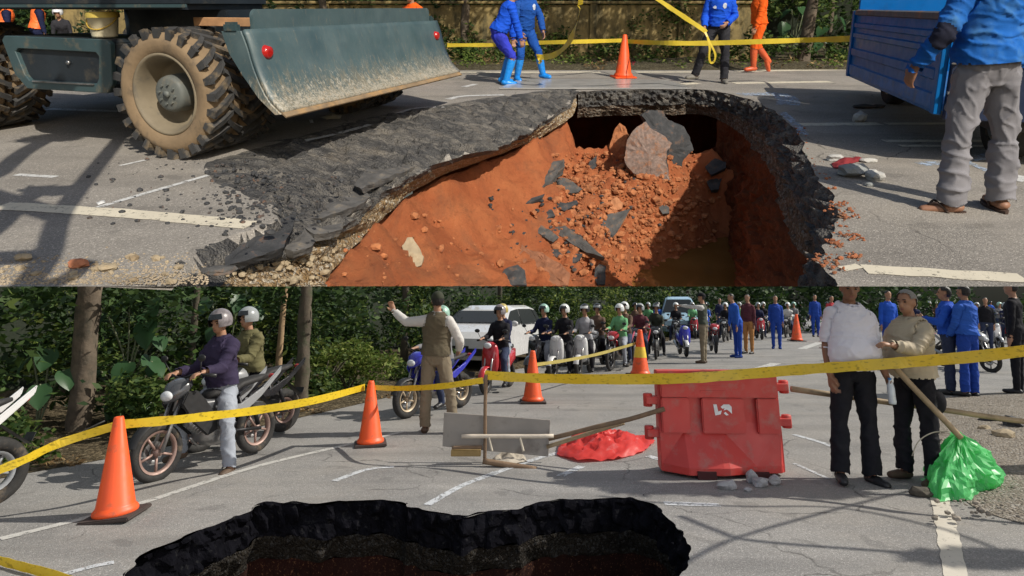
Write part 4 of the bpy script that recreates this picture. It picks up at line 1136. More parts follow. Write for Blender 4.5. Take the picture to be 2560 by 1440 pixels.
# ================================================================ UPPER STREET: objects
# ---------------- wheeled excavator with its rear blade
TEAL = MT('worn_teal_paint', (.040, .072, .078), .42, var=.16, vs=2.5, bump=.06, bs=9, dirt=(.17, .14, .09), dirt_amt=.30, dirt_scale=6, spec=.5)
def blade_mat():
    t = NT('scratched_blade')
    v = t.mapping((1.2, 1.2, .35)); sp = t.n('ShaderNodeSeparateXYZ'); t.l(t.tc, sp.inputs[0])
    c = t.mix(t.ramp(t.noise(3, 5), [(.3, 0.0), (.7, 1.0)]), (.058, .098, .106), (.090, .132, .138))
    v2 = t.mapping((3.2, 1, .55), (0, R(22), 0))
    c = t.mix(t.ramp(t.noise(2.0, 8, .7), [(.45, 0.0), (.7, .55)]), c, (.035, .065, .080))
    c = t.mix(t.ramp(t.noise(11, 9, .78, v2, .6), [(.56, 0.0), (.68, .55)]), c, (.21, .19, .14))
    c = t.mix(t.ramp(t.noise(21, 8, .8, v, 2.2), [(.645, 0.0), (.68, .9)]), c, (.45, .44, .38))
    low = t.n('ShaderNodeMapRange'); t.l(sp.outputs[2], low.inputs[0]); low.inputs[1].default_value = 1.05; low.inputs[2].default_value = .38
    lo2 = t.n('ShaderNodeMath', operation='MULTIPLY'); t.l(low.outputs[0], lo2.inputs[0]); lo2.inputs[1].default_value = .33
    for nz, lo, hi, amt, col in ((t.noise(4.0, 9, .72, v2, 1.0), .54, .74, .45, (.20, .175, .12)), (t.noise(13, 9, .8, v2, .5), .56, .68, .6, (.25, .20, .12)), (t.noise(9, 9, .75, dist=1.5), .70, .78, .85, (.40, .24, .10)), (t.noise(28, 8, .8, v, 1.5), .60, .68, .8, (.45, .41, .33))):
        q = t.n('ShaderNodeMath', operation='MULTIPLY_ADD'); t.l(nz, q.inputs[0]); q.inputs[1].default_value = .95; t.l(lo2.outputs[0], q.inputs[2])
        q2 = t.n('ShaderNodeMath', operation='SUBTRACT'); t.l(q.outputs[0], q2.inputs[0]); q2.inputs[1].default_value = .10
        c = t.mix(t.ramp(q2.outputs[0], [(lo, 0.0), (hi, amt)]), c, col)
    t.set(Base_Color=c, Roughness=t.ramp(t.noise(6, 4), [(.3, .32), (.7, .6)]), Specular_IOR_Level=.5); t.bump(t.noise(8, 6), .08, .01); return t.mat
BLADE = blade_mat()
NAVY = MT('dark_chassis', (.014, .020, .026), .5, var=.25, vs=3, bump=.08, bs=12, dirt=(.07, .06, .045), dirt_amt=.3)
DUSTTYRE = MT('dusty_sidewall', (.235, .165, .095), .9, var=.2, vs=4, bump=.35, bs=26, dirt=(.10, .078, .055), dirt_amt=.35)
LUG = MT('tread_lug', (.040, .040, .040), .8, var=.25, vs=5, bump=.4, bs=45, dirt=(.20, .15, .09), dirt_amt=.42, dirt_scale=7)
RIMM = MT('dusty_rim', (.20, .165, .11), .75, var=.18, vs=4, bump=.1, bs=20, dirt=(.09, .085, .075), dirt_amt=.35)
HUBM = MT('grey_hub', (.115, .125, .115), .6, var=.15, vs=6, dirt=(.22, .18, .12), dirt_amt=.4)

def digger_wheel(root, u, v, rad, wid, flip=False, detail=True):
    """tyre with chevron lugs; its visible face lies at u, the tyre reaches wid further across"""
    T = Matrix.Translation((u, v, rad)) @ ROTX
    if flip: T = Matrix.Translation((u + wid, v, rad)) @ Matrix.Rotation(R(180), 4, 'Z') @ ROTX
    mb = MB(); rc = rad - .045
    prof = [(.335 * rad / .56, .03), (.36 * rad / .56, .0), (.44 * rad / .56, -.012), (rc - .05, -.005), (rc - .012, .022), (rc, .05), (rc, wid - .05), (rc - .02, wid - .015), (rc - .07, wid), (.36 * rad / .56, wid - .01)]
    mb.lathe(prof, 48, T, 0)
    n = 24
    for k in range(n):
        for side in (0, 1):
            th0 = 2 * math.pi * (k + .5 * side) / n; sg = 1 if side == 0 else -1
            edge = -.004 if side == 0 else wid + .004
            mid = wid * .5 + sg * .02
            def pt(th, ax, r): return T @ V((r * math.cos(th), r * math.sin(th), ax))
            sk = -.24; wd = .125; kn = wid * .5 - sg * wid * .22
            secs = [(edge, 0.0, wd * .95), (kn, sk * .45, wd), (mid, sk * 1.05, wd * .8)]
            vs = []
            for (ax, dth, w_) in secs:
                for q, r in ((-.5, rc - .02), (.5, rc - .02), (.40, rad), (-.40, rad)): vs.append(pt(th0 + dth + q * w_, ax, r))
            fs = [(s * 4 + j, s * 4 + (j + 1) % 4, s * 4 + 4 + (j + 1) % 4, s * 4 + 4 + j) for s in range(2) for j in range(4)] + [(3, 2, 1, 0), (8, 9, 10, 11)]
            mb.add(vs, fs, 1)
            vs = [pt(th0 + q * wd * .95, edge + (-.006 if side == 0 else .006) * z_, r) for r, z_ in ((rc - .045, .3), (rad - .004, 1)) for q in (-.5, .5)] + \
                 [pt(th0 + q * wd * .95, edge + (.03 if side == 0 else -.03), r) for r in (rc - .045, rad - .004) for q in (-.5, .5)]
            mb.add(vs, [(0, 1, 3, 2), (4, 6, 7, 5), (0, 4, 5, 1), (2, 3, 7, 6), (0, 2, 6, 4), (1, 5, 7, 3)], 1)
    w = mb.build('wheel', [DUSTTYRE, LUG], UP, root)
    if detail:
        mb = MB(); k = rad / .56
        mb.lathe([(.345 * k, .035), (.352 * k, .008), (.335 * k, .0), (.322 * k, .012), (.305 * k, .05), (.285 * k, .11), (.27 * k, .20), (.255 * k, .225), (.12, .225)], 40, T)
        mb.build('rim', [RIMM], UP, w)
        mb = MB(); mb.lathe([(.001, .045), (.125 * k, .045), (.150 * k, .06), (.158 * k, .09), (.165 * k, .23)], 28, T)
        h = mb.build('hub', [HUBM], UP, w)
        mb = MB()
        for q in range(8):
            a = 2 * math.pi * q / 8 + .2; mb.cyl(T @ V((.085 * k * math.cos(a), .085 * k * math.sin(a), .048)), T @ V((.085 * k * math.cos(a), .085 * k * math.sin(a), .028)), .012, None, 6, 0, True, False)
        mb.cyl(T @ V((0, 0, .05)), T @ V((0, 0, .02)), .030, None, 10)
        mb.build('bolts', [HUBM], UP, w)
    return w

EXO = PU(428, 399); EX_YAW = 70.4
ex = thing('wheeled_excavator', 'dark green wheeled excavator with muddy twin tyres and a scratched rear blade', 'excavator', UP, EXO, EX_YAW)
RW = .565
digger_wheel(ex, .0, 0, RW, .37); digger_wheel(ex, .44, 0, RW, .37, detail=False)
digger_wheel(ex, 2.55, 0, RW, .37, detail=False); digger_wheel(ex, 2.98, 0, RW, .37, True)
digger_wheel(ex, .05, 3.1, RW, .37); digger_wheel(ex, .48, 3.1, RW, .37, detail=False)
digger_wheel(ex, 2.6, 3.1, RW, .37, detail=False); digger_wheel(ex, 3.02, 3.1, RW, .37, True)
def bx(name, u0, u1, v0, v1, z0, z1, mt, parent=ex, bev=.012):
    m = MB(); m.box(((u0 + u1) / 2, (v0 + v1) / 2, (z0 + z1) / 2), (u1 - u0, v1 - v0, z1 - z0)); return m.build(name, [mt], UP, parent, bevel=bev, segs=2)
bx('chassis', .95, 2.5, -.75, 3.9, .52, .93, NAVY)
m = MB(); m.cyl((.3, 0, RW), (3.1, 0, RW), .10, None, 14); m.build('rear_axle', [NAVY], UP, ex)
m = MB(); m.cyl((.3, 3.1, RW), (3.1, 3.1, RW), .10, None, 14); m.build('front_axle', [NAVY], UP, ex)
m = MB(); m.cyl((1.7, 1.2, .93), (1.7, 1.2, 1.27), .75, None, 30); m.build('turntable', [NAVY], UP, ex)
bx('belly_panel', .55, 1.3, -.25, .95, .97, 1.268, NAVY)
tu = bx('upper_body', .12, 1.15, -.22, 3.4, 1.27, 2.35, NAVY, bev=.05)
bx('body_sill', .10, .14, -.225, 3.3, 1.285, 1.315, TEAL, tu, .004)
for q in range(7): bx('cooling_slot', .112, .121, -.12 + q * .17, -.02 + q * .17, 1.46, 1.475, BLACKP(), tu, 0)
# the open-faced side locker between the axles
def locker():
    P = [(.78, .53), (.70, .62), (.66, .975), (.70, 1.01), (2.02, 1.025), (2.06, .985), (1.96, .66), (1.82, .53)]
    m = MB(); m.prism([(.14, v, z) for v, z in P], (.75, 0, 0)); lk = m.build('side_locker', [NAVY], UP, ex, bevel=.01, segs=2)
    inn = [(.88, .66), (.82, .93), (1.90, .95), (1.78, .66)]
    m = MB(); n = len(P); 
    big = [V((.10, v, z)) for v, z in P]; sm = [V((.10, *inn[k])) for k in (0, 0, 1, 1, 2, 2, 3, 3)]
    sm = [V((.10, *q)) for q in [(.90, .61), (.86, .66), (.82, .86), (.85, .895), (1.86, .91), (1.90, .88), (1.82, .66), (1.77, .61)]]
    vs = big + sm + [p + V((.05, 0, 0)) for p in big + sm]; k = len(P)
    fs = []
    for i in range(k):
        j = (i + 1) % k
        fs += [(i, j, k + j, k + i), (2 * k + i, 3 * k + i, 3 * k + j, 2 * k + j), (i, 2 * k + i, 2 * k + j, j), (k + i, k + j, 3 * k + j, 3 * k + i)]
    m.add(vs, fs, 0); m.build('locker_frame', [TEAL], UP, ex, bevel=.006)
    bx('locker_edge', .085, .10, .92, 1.72, .598, .612, STEEL(), ex, .003)
    m = MB(); m.cyl((.135, 1.25, .79), (.115, 1.25, .79), .02, None, 10); m.build('latch', [STEEL()], UP, ex)
locker()
def blade():
    U0, U1 = .10, 3.58
    prof = [(-.80, 1.105), (-.845, .98), (-.875, .86), (-.915, .74), (-.965, .63), (-1.03, .53), (-1.13, .445)]
    sp = [V((0, *p)) for p in prof]; pf = [(p.y, p.z) for p in smoothpath(sp, 3)]
    nU = 36; m = MB(); vs = []
    for i in range(nU + 1):
        u = U0 + (U1 - U0) * i / nU
        for v, z in pf: vs.append((u, v + .006 * noise.noise(V((u * 1.5, z * 2, 0))), z))
    k = len(pf)
    m.add(vs, [(i * k + j, i * k + j + 1, (i + 1) * k + j + 1, (i + 1) * k + j) for i in range(nU) for j in range(k - 1)], 0, True)
    b = m.build('blade', [BLADE], UP, ex, fix=False)
    md = b.modifiers.new('thick', 'SOLIDIFY'); md.thickness = .035; md.offset = 1
    # raised spill plate along the top with rounded corners
    def plate(u0, u1, z0, z1, r, v, nm, mt):
        P = [(u0, z0), (u1, z0)] + [(u1 - r + r * math.cos(a), z1 - r + r * math.sin(a)) for a in np.linspace(0, math.pi / 2, 6)] + [(u0 + r + r * math.cos(a), z1 - r + r * math.sin(a)) for a in np.linspace(math.pi / 2, math.pi, 6)]
        q = MB(); q.prism([(u, v, z) for u, z in P], (0, .03, 0)); return q.build(nm, [mt], UP, b, bevel=.006, segs=2)
    plate(U0 + .14, U1 - .14, 1.09, 1.275, .06, -.79, 'spill_plate', BLADE)
    q = MB(); q.cyl((U0 + .02, -.812, 1.10), (U1 - .02, -.812, 1.10), .018, None, 10); q.build('top_bead', [BLADE], UP, b)
    q = MB(); q.box(((U0 + U1) / 2, -1.145, .442), (U1 - U0, .07, .022), Matrix.Rotation(R(38), 3, 'X')); q.build('cutting_edge', [MT('rusty_edge', (.24, .17, .10), .7, var=.3, vs=6, dirt=(.40, .24, .10), dirt_amt=.5)], UP, b, bevel=.004)
    for u in (U0 - .012, U1 - .018):
        P = [(-.60, 1.10), (-.80, 1.105)] + [(v, z) for v, z in pf[1:]] + [(-1.07, .435), (-.92, .56), (-.78, .74), (-.66, .92)]
        q = MB(); q.prism([(u, v, z) for v, z in P], (.03, 0, 0)); q.build('end_plate', [BLADE], UP, b, bevel=.004)
        q = MB(); q.box((u + .015, -.70, 1.13), (.05, .16, .09)); q.build('lifting_eye', [TEAL], UP, b, bevel=.02, segs=2)
    for u in (U0 + .16, U1 - .17):
        q = MB(); T = Matrix.Translation((u, -.865, .93)) @ Matrix.Rotation(R(97), 4, 'X')
        q.lathe([(.001, .062), (.03, .066), (.052, .056), (.056, .02), (.06, .0)], 20, T, 0); q.build('rear_lamp', [LAMPR()], UP, b)
    for u in (1.2, 2.4): 
        q = MB(); q.tube([(u, -.85, .70), (u, -.3, .66)], .075, 10); q.build('blade_arm', [NAVY], UP, ex)
blade()

# ---------------- things on and behind the excavator
def bucket(label, p, r, h, mt):
    b = thing('plastic_bucket', label, 'bucket', UP, p)
    m = MB(); m.lathe([(.001, .004), (r * .80, .004), (r * .82, .02), (r * .97, h - .05), (r * 1.02, h - .05), (r * 1.02, h - .035), (r, h - .03), (r * 1.05, h - .004), (r * 1.03, h), (r * .97, h - .01), (r * .78, .02), (.001, .02)], 30); m.build('pail', [mt], UP, b)
    m = MB(); m.tube([(r * 1.03 * math.cos(a), -r * 1.03 * abs(math.sin(a)) * .9 - .01 * 0, h - .05 - .11 * math.sin(a)) for a in np.linspace(0, math.pi, 14)], .006, 6); m.build('handle', [MT('handle_yellow', (.5, .33, .05), .5)], UP, b)
    m = MB(); m.lathe([(r * 1.055, h - .055), (r * 1.065, h - .03), (r * 1.055, h - .003)], 30); m.build('lid_rim', [MT('rim_yellow', (.62, .47, .10), .5)], UP, b)
EXM = Matrix.Translation(EXO) @ Matrix.Rotation(R(EX_YAW), 4, 'Z')
bucket('cream plastic bucket with yellow rim standing on the excavator deck', EXM @ V((.27, .92, 1.018)), .130, .235, MT('cream_plastic', (.66, .60, .42), .45, var=.06, dirt=(.30, .25, .15), dirt_amt=.25))
m = MB(); m.box((0, 0, 0), (.05, .64, .075)); o = m.build('wooden_board', [MT('raw_timber', (.46, .25, .12), .8, var=.25, vs=7, bump=.2)], UP, loc=EXM @ V((.42, -.33, 1.165)), yaw=EX_YAW, bevel=.004)
tag(o, 'short orange brown timber board lying on the excavator behind its tyre', 'board')

# ---------------- blue truck with its load bed towards us
P1, P0 = PU(2341, 288, .43), PU(2119, 190, .43)
e_ = (P0 - P1); LEN = e_.length; e_.normalize(); tyaw = math.degrees(math.atan2(-e_.x, e_.y))
ZT = PUY(2125, 26, P0.y).z
tr = thing('blue_truck', 'bright blue flatbed truck with ribbed bed wall beside the sinkhole', 'truck', UP, V((P1.x, P1.y, 0)), tyaw)
BLUE = MT('truck_blue', (.0, .115, .36), .38, var=.08, vs=3, bump=.05, bs=7, dirt=(.006, .085, .26), dirt_amt=.35, dirt_scale=4, spec=.25)
BLUE2 = MT('faded_blue', (.03, .15, .40), .5, var=.2, vs=5, dirt=(.10, .15, .24), dirt_amt=.4, dirt_scale=9)
def tb(name, x0, x1, y0, y1, z0, z1, mt, parent=tr, bev=.008):
    m = MB(); m.box(((x0 + x1) / 2, (y0 + y1) / 2, (z0 + z1) / 2), (x1 - x0, y1 - y0, z1 - z0)); return m.build(name, [mt], UP, parent, bevel=bev)
# local: y along the bed away from us, x to the right
def bedwall(x, s, name='bed_wall'):
    w = tb(name, x, x + .04, .02, LEN, .43, ZT, BLUE)
    y0, y1 = .12, LEN - .14; xo = x - .014 * s if s > 0 else x + .04
    def rib(z0, z1, mt=BLUE, d=.022): 
        m = MB(); a = x if s > 0 else x + .04
        m.prism([(a, y0 - .03, z0), (a - s * d, y0, z0 + .012), (a - s * d, y0, z1 - .012), (a, y0 - .03, z1)], (0, y1 - y0, 0)); m.build('rib', [mt], UP, w)
    rib(.70, .80); rib(.46, .60, BLUE2); rib(ZT - .21, ZT - .14); rib(ZT - .33, ZT - .26)
    rib(ZT - .06, ZT + .012, MT('worn_top_rail', (.10, .10, .11), .6, dirt=(.25, .12, .07), dirt_amt=.45), .03)
    for y in (.05, LEN - .05):
        m = MB(); a = x if s > 0 else x + .04; m.box((a - s * .012, y, (.43 + ZT) / 2), (.03, .09, ZT - .44)); m.build('corner_post', [BLUE], UP, w, bevel=.005)
    return w
bedwall(0, 1); bedwall(1.72, -1)
tb('bed_floor', .04, 1.72, .02, LEN, .46, .52, BLUE2)
tg_ = tb('tailgate', .045, 1.715, -.035, .018, .40, ZT - .03, MT('shade_navy_tailgate', (.006, .016, .05), .5))  # navy instead of the truck's blue: shade at the rear put into the paint
for z in (.62, .86, 1.06): 
    m = MB(); m.box((.06, -.045, z), (.05, .03, .02)); m.build('hinge', [STEEL()], UP, tg_)
tb('bed_front', .045, 1.715, LEN + .002, LEN + .05, .43, ZT + .16, BLUE)
tb('chassis', .45, 1.3, .1, LEN + 1.7, .30, .44, BLACKP())
for y in (.55, LEN + .7):
    for x in (.75, 1.40):
        T = Matrix.Translation((x, y, .33)) @ ROTX; m = MB(); m.lathe([(.20, -.09), (.31, -.10), (.33, -.07), (.33, .07), (.31, .10), (.20, .09)], 26, T); w = m.build('wheel', [RUBBER()], UP, tr)
        m = MB(); m.lathe([(.001, -.06), (.19, -.05), (.20, -.09), (.20, .09), (.001, .06)], 20, T); m.build('rim', [STEEL()], UP, w)
CABM = MT('cab_blue', (.10, .38, .66), .3, var=.12, vs=3, coat=.3, dirt=(.12, .30, .5), dirt_amt=.3, dirt_scale=3)
cb = MB(); cy = LEN + .12
cb.prism([(.50, cy, .55), (.50, cy, 1.72), (.50, cy + .75, 1.70), (.50, cy + 1.15, 1.15), (.50, cy + 1.2, .5)], (1.22, 0, 0)); cab = cb.build('cab', [CABM], UP, tr, bevel=.05, segs=3)
tb('rear_window', .85, 1.6, cy - .012, cy - .002, 1.36, 1.62, GLASSY(), cab, 0)
tb('cab_stripe', .54, 1.64, cy - .010, cy - .002, 1.24, 1.32, MT('worn_white', (.55, .57, .60), .6, dirt=(.12, .25, .45), dirt_amt=.5, dirt_scale=10), cab, 0)
tb('side_window', .485, .495, cy + .12, cy + .85, 1.22, 1.58, GLASSY(), cab, 0)

# ---------------- steel plate over the back of the hole
def plate_mat():
    t = NT('wet_steel_plate'); c = t.mix(t.ramp(t.noise(3, 6), [(.3, 0.0), (.7, 1.0)]), (.34, .335, .325), (.46, .45, .43))
    c = t.mix(t.ramp(t.noise(9, 8, .7), [(.55, 0.0), (.7, .6)]), c, (.36, .34, .30)); t.set(Base_Color=c, Metallic=.15, Roughness=.27); t.bump(t.noise(6, 4), .04, .01); return t.mat
m = MB(); q = [PU(1248, 219.5, .03), PU(1728, 219.5, .03), PU(1668, 199, .03), PU(1300, 196, .03)]; m.prism([p - V((0, 0, .022)) for p in q], (0, 0, .022))
tag(m.build('steel_plate', [plate_mat()], UP, bevel=.003), 'flat grey steel plate laid across the back edge of the sinkhole', 'plate')

# ---------------- traffic cones
def cone_mat(nm, col): return MT('cone_' + nm, col, .45, var=.08, vs=4, dirt=(.30, .10, .05), dirt_amt=.34, dirt_scale=7)
CONEM = cone_mat('orange', (.85, .10, .018))
def cone(label, coll, p, h, group='orange traffic cones', bands=None, roll=0):
    if coll is LO: roll = p.x / p.y * 10
    r = thing('traffic_cone', label, 'traffic cone', coll, p, random.uniform(0, 20), group, roll); k = h / .70
    m = MB(); m.box((0, 0, .014 * k), (.36 * k, .36 * k, .028 * k)); m.build('base', [MT('cone_base', (.05, .035, .03), .8) if coll is LO else CONEM], coll, r, bevel=.008, segs=2)
    m = MB(); m.lathe([(.150 * k, .029 * k), (.155 * k, .04 * k), (.150 * k, .06 * k), (.135 * k, .075 * k), (.130 * k, .085 * k), (.036 * k, .685 * k), (.030 * k, .70 * k), (.018 * k, .70 * k), (.016 * k, .66 * k)], 28); m.build('body', [CONEM], coll, r)
    if bands:
        for z0, z1, mt in bands:
            f = lambda z: (.130 - (.094) * (z - .085) / .6) * k
            m = MB(); m.lathe([(f(z0) + .003, z0 * k), (f(z1) + .003, z1 * k)], 28); m.build('band', [mt], coll, r)
    return r
def px_scale(P, x, y): return 10 / (P(x + 10, y) - P(x, y)).length
cone('orange traffic cone standing on the road beyond the sinkhole', UP, PU(1558, 194), 106 / px_scale(PU, 1558, 194), None)

# ---------------- yellow tapes
def tape_mat(nm, col, marks=True):
    t = NT(nm); sp = t.n('ShaderNodeSeparateXYZ'); t.l(t.tc, sp.inputs[0])
    c = t.mix(t.ramp(t.noise(5, 4), [(.3, 0.0), (.7, 1.0)]), sc(col, .82), col)
    if marks:
        v = t.mapping((9, 9, 22)); c = t.mix(t.ramp(t.noise(2.6, 3, .5, v), [(.58, 0.0), (.66, .55)]), c, (.16, .11, .01))
    t.set(Base_Color=c, Roughness=.38, Specular_IOR_Level=.5)
    tr_ = t.n('ShaderNodeBsdfTranslucent'); tr_.inputs[0].default_value = (*col, 1); mx = t.n('ShaderNodeMixShader'); mx.inputs[0].default_value = .25
    t.l(t.p.outputs[0], mx.inputs[1]); t.l(tr_.outputs[0], mx.inputs[2]); t.l(mx.outputs[0], t.out.inputs[0]); return t.mat
TAPE = tape_mat('yellow_tape', (.82, .60, .03)); TAPE_F = tape_mat('plain_yellow_tape', (.80, .62, .06), False)
def ribbon(name, label, pts, w, mt, coll, group=None, twist=0.0, k=10, wob=.05):
    G = smoothpath(pts, k); m = MB(); vs = []; n = len(G)
    for i, g in enumerate(G):
        t = (G[min(i + 1, n - 1)] - G[max(i - 1, 0)]).normalized(); up = V((0, 0, 1)); 
        if abs(t.z) > .80: up = V((1, .3, 0))
        b = (up - t * up.dot(t)).normalized(); a = twist * math.sin(i * .37 + 1) + wob * noise.noise(V((i * .21, len(pts), 0))) * 3
        b = Matrix.Rotation(a, 3, t) @ b; ww = w * (1 - .25 * abs(noise.noise(V((i * .15, 4, 1)))))
        vs += [g + b * ww / 2, g - b * ww / 2]
    m.add(vs, [(2 * i, 2 * i + 1, 2 * i + 3, 2 * i + 2) for i in range(n - 1)], 0, False)
    o = m.build(name, [mt], coll, fix=False); s_ = o.modifiers.new('thick', 'SOLIDIFY'); s_.thickness = .002
    return tag(o, label, 'tape', group)
Yt = PU(1558, 186).y
ribbon('barrier_tape', 'yellow tape stretched behind the workers from the blade to the far cone', [PUY(1118, 113, 12.3), PUY(1240, 112, 12.2), PUY(1340, 107, 12), PUY(1450, 104, 11.7), PUY(1556, 101, Yt - .03)], .075, TAPE_F, UP, None)
ribbon('barrier_tape', 'yellow tape stretched from the far cone to the blue truck', [PUY(1560, 103, Yt - .03), PUY(1650, 107, 11), PUY(1760, 108, 10.8), PUY(1900, 104, 10.6), PUY(2020, 100, 10.6), PUY(2126, 97, P0.y + .1)], .085, TAPE_F, UP, None)
ribbon('loose_tape', 'loose yellow tape curving down to the hand of the second worker', [PUY(1460, -60, 9.2), PUY(1452, 0, 9.3), PUY(1442, 60, 9.6), PUY(1420, 108, 10.0), PUY(1390, 135, 10.4), PUY(1358, 143, 10.7), PUY(1342, 142, 10.8)], .10, TAPE_F, UP, None, .3)
ribbon('loose_tape', 'knotted end of yellow tape dangling beside the leg of the second worker', [PUY(1342, 138, 10.78), PUY(1346, 146, 10.75), PUY(1352, 154, 10.75), PUY(1346, 158, 10.75)], .05, TAPE_F, UP, None, .8)
ribbon('loose_tape', 'yellow tape pulled taut from above to the hand of the man in dark trousers', [PUY(1610, -30, 9.0), PUY(1655, 5, 9.2), PUY(1710, 42, 9.6), PUY(1758, 74, 9.9), PUY(1766, 82, 9.95)], .075, TAPE_F, UP, None, .1)
ribbon('loose_tape', 'loop of yellow tape hanging from the hand of the man in dark trousers', [PUY(1763, 80, 9.9), PUY(1776, 108, 9.85), PUY(1788, 135, 9.85), PUY(1786, 152, 9.85), PUY(1778, 157, 9.85), PUY(1773, 145, 9.83), PUY(1774, 118, 9.83), PUY(1768, 92, 9.85)], .035, TAPE_F, UP, None, .2)

# ---------------- people on the upper street
BLUEU = cloth('bright_blue', (.010, .085, .60)); BLUEV = cloth('violet_blue', (.035, .05, .50)); BLUED = cloth('mid_blue', (.012, .075, .33))
BOOTB = MT('sky_blue_rubber', (.012, .24, .72), .35, var=.06); CHAR = cloth('charcoal', (.030, .030, .036)); NAVYC = cloth('navy', (.012, .016, .05))
ORANGE = cloth('orange', (.80, .115, .012)); ORANGED = MT('orange_rubber', (.58, .10, .03), .45)
DKCAP = cloth('dark_cap', (.02, .02, .035))
p0 = PU(1246, 212)
w1, i1 = person('worker in bright blue crouching with hands near the knees, sky blue boots and dark cap', UP, p0, -72,
    {'spine': (0, .52, 1), 'head': (-10, 6), 'armL': ((-.06, .42, -1), (0, .10, -1)), 'armR': ((.10, .30, -1), (0, .30, -1)),
     'legL': ((-.06, .72, -1), (0, -.34, -1)), 'legR': ((.06, .62, -1), (0, -.30, -1))},
    dict(shirt=BLUEU, trousers=BLUEV, shoes=BOOTB, boots=.36, hat=('cap', DKCAP), loose=.012), H=1.66)
p0 = PU(1310, 201)
w2, i2 = person('bareheaded worker in darker blue standing legs apart behind the crouching one', UP, p0, -152,
    {'spine': (.05, .22, 1), 'head': (-25, -4), 'armL': ((-.42, .25, -1), (-.05, .3, -1)), 'armR': ((.30, .30, -1), (-.25, .5, -1)),
     'legL': ((-.42, .25, -1), (-.30, -.1, -1), (-.3, 1, 0)), 'legR': ((.14, .35, -1), (.05, -.25, -1))},
    dict(shirt=BLUED, trousers=BLUED, shoes=BOOTB, boots=.30, loose=.010), H=1.66)
patch(w2, (-.06, .16, 1.28), (.035, .05), MT('badge_white', (.55, .6, .68), .6))
p0 = PU(1786, 207)
w3, i3 = person('man in bright blue shirt and charcoal trousers holding the yellow tape', UP, p0, 168,
    {'spine': (0, .06, 1), 'head': (0, -15), 'armR': ((.22, .10, -1), (.05, .62, -.75)), 'armL': ((-.30, .02, -1), (.52, .62, -.45)),
     'legL': ((-.13, .0, -1), (-.02, -.02, -1)), 'legR': ((.40, .32, -1), (.22, -.26, -1), (.9, .6, 0))},
    dict(shirt=BLUEU, trousers=CHAR, shoes=MT('grey_shoe', (.16, .15, .13), .7), loose=.012), H=1.72)
patch(w3, (-.075, .2, 1.30), (.032, .045), MT('badge_white', (.55, .6, .68), .6)); patch(w3, (.10, .2, 1.28), (.03, .022), MT('badge_white', (.55, .6, .68), .6))
p0 = PU(1888, 180)
person('worker in orange overalls and orange boots walking along the far lane', UP, p0, 92,
    {'spine': (0, .08, 1), 'armL': ((-.1, .2, -1), (0, .3, -1)), 'armR': ((.12, -.25, -1), (0, .1, -1)),
     'legL': ((0, .26, -1), (0, -.05, -1)), 'legR': ((0, -.12, -1), (0, -.85, -1), (0, .5, -.8), (0, -.8, .5))},
    dict(shirt=ORANGE, trousers=ORANGE, shoes=ORANGED, boots=.34, loose=.012), H=1.64)
p0 = PU(1046, 206)
person('worker in orange with orange boots hidden behind the excavator blade', UP, p0, 150,
    {'spine': (0, .25, 1)}, dict(shirt=ORANGE, trousers=ORANGE, shoes=ORANGED, boots=.34, hat=('cap', ORANGE)), H=1.52)
VESTL = MT('vest_orange', (.90, .17, .03), .6, var=.1); 
for (x, yaw, lab, sp) in ((20, -60, 'worker in orange vest bending at the far left beyond the excavator deck', (0, .45, 1)), (104, -40, 'worker in orange vest with reflective hem seen under the excavator body', (0, .25, 1))):
    po, _ = person(lab, UP, PU(x, 160), yaw, {'spine': sp, 'legL': ((-.05, .5, -1), (0, -.5, -1)), 'legR': ((.05, .5, -1), (0, -.5, -1))},
           dict(shirt=NAVYC, trousers=NAVYC, shoes=HAIR, vest=VESTL), H=1.50)
po, _ = person('crouching worker in white helmet beyond the excavator deck', UP, PU(172, 158), 200, {'spine': (0, .5, 1), 'legL': ((-.2, .9, -.5), (0, -.4, -1)), 'legR': ((.2, .9, -.5), (0, -.4, -1))},
       dict(shirt=CHAR, trousers=CHAR, shoes=HAIR, hat=('helmet', MT('white_shell', (.65, .65, .66), .35))), H=1.42, lod=1)
# the man with his back to us
GREYT = cloth('grey_trousers', (.215, .210, .225), var=.14); GREYT2 = GREYT
BLUES = cloth('denim_blue_shirt', (.013, .115, .42), var=.2, dirt=(.05, .16, .36), da=.4)
p0 = PU(2444, 527)
wm, im = person('man in blue pullover, grey trousers and sandals with his back to us at the right', UP, p0, 4,
    {'spine': (.03, .03, 1), 'armL': ((-.62, -.02, -1), (-.36, .55, -.9), (-.10, .45, -1), (1, .1, 0)), 'armR': ((.3, .1, -1), (.1, .3, -1)), 'curl': .38,
     'legL': ((-.17, .03, -1), (-.04, -.03, -1), (-.95, .35, 0)), 'legR': ((.13, .0, -1), (.0, -.02, -1), (.25, 1, 0)), 'vox': .0092},
    dict(shirt=BLUES, trousers=GREYT, shoes=None, sandal=MT('brown_sandal', (.06, .035, .025), .7), wr=.016, flare=.040, loose=.022), H=1.70, roll=-5.5, skin=1)
patch(wm, (-.40, -.2, 1.13), (.070, .082), cloth('elbow_patch', (.020, .022, .04)), 'elbow_patch')
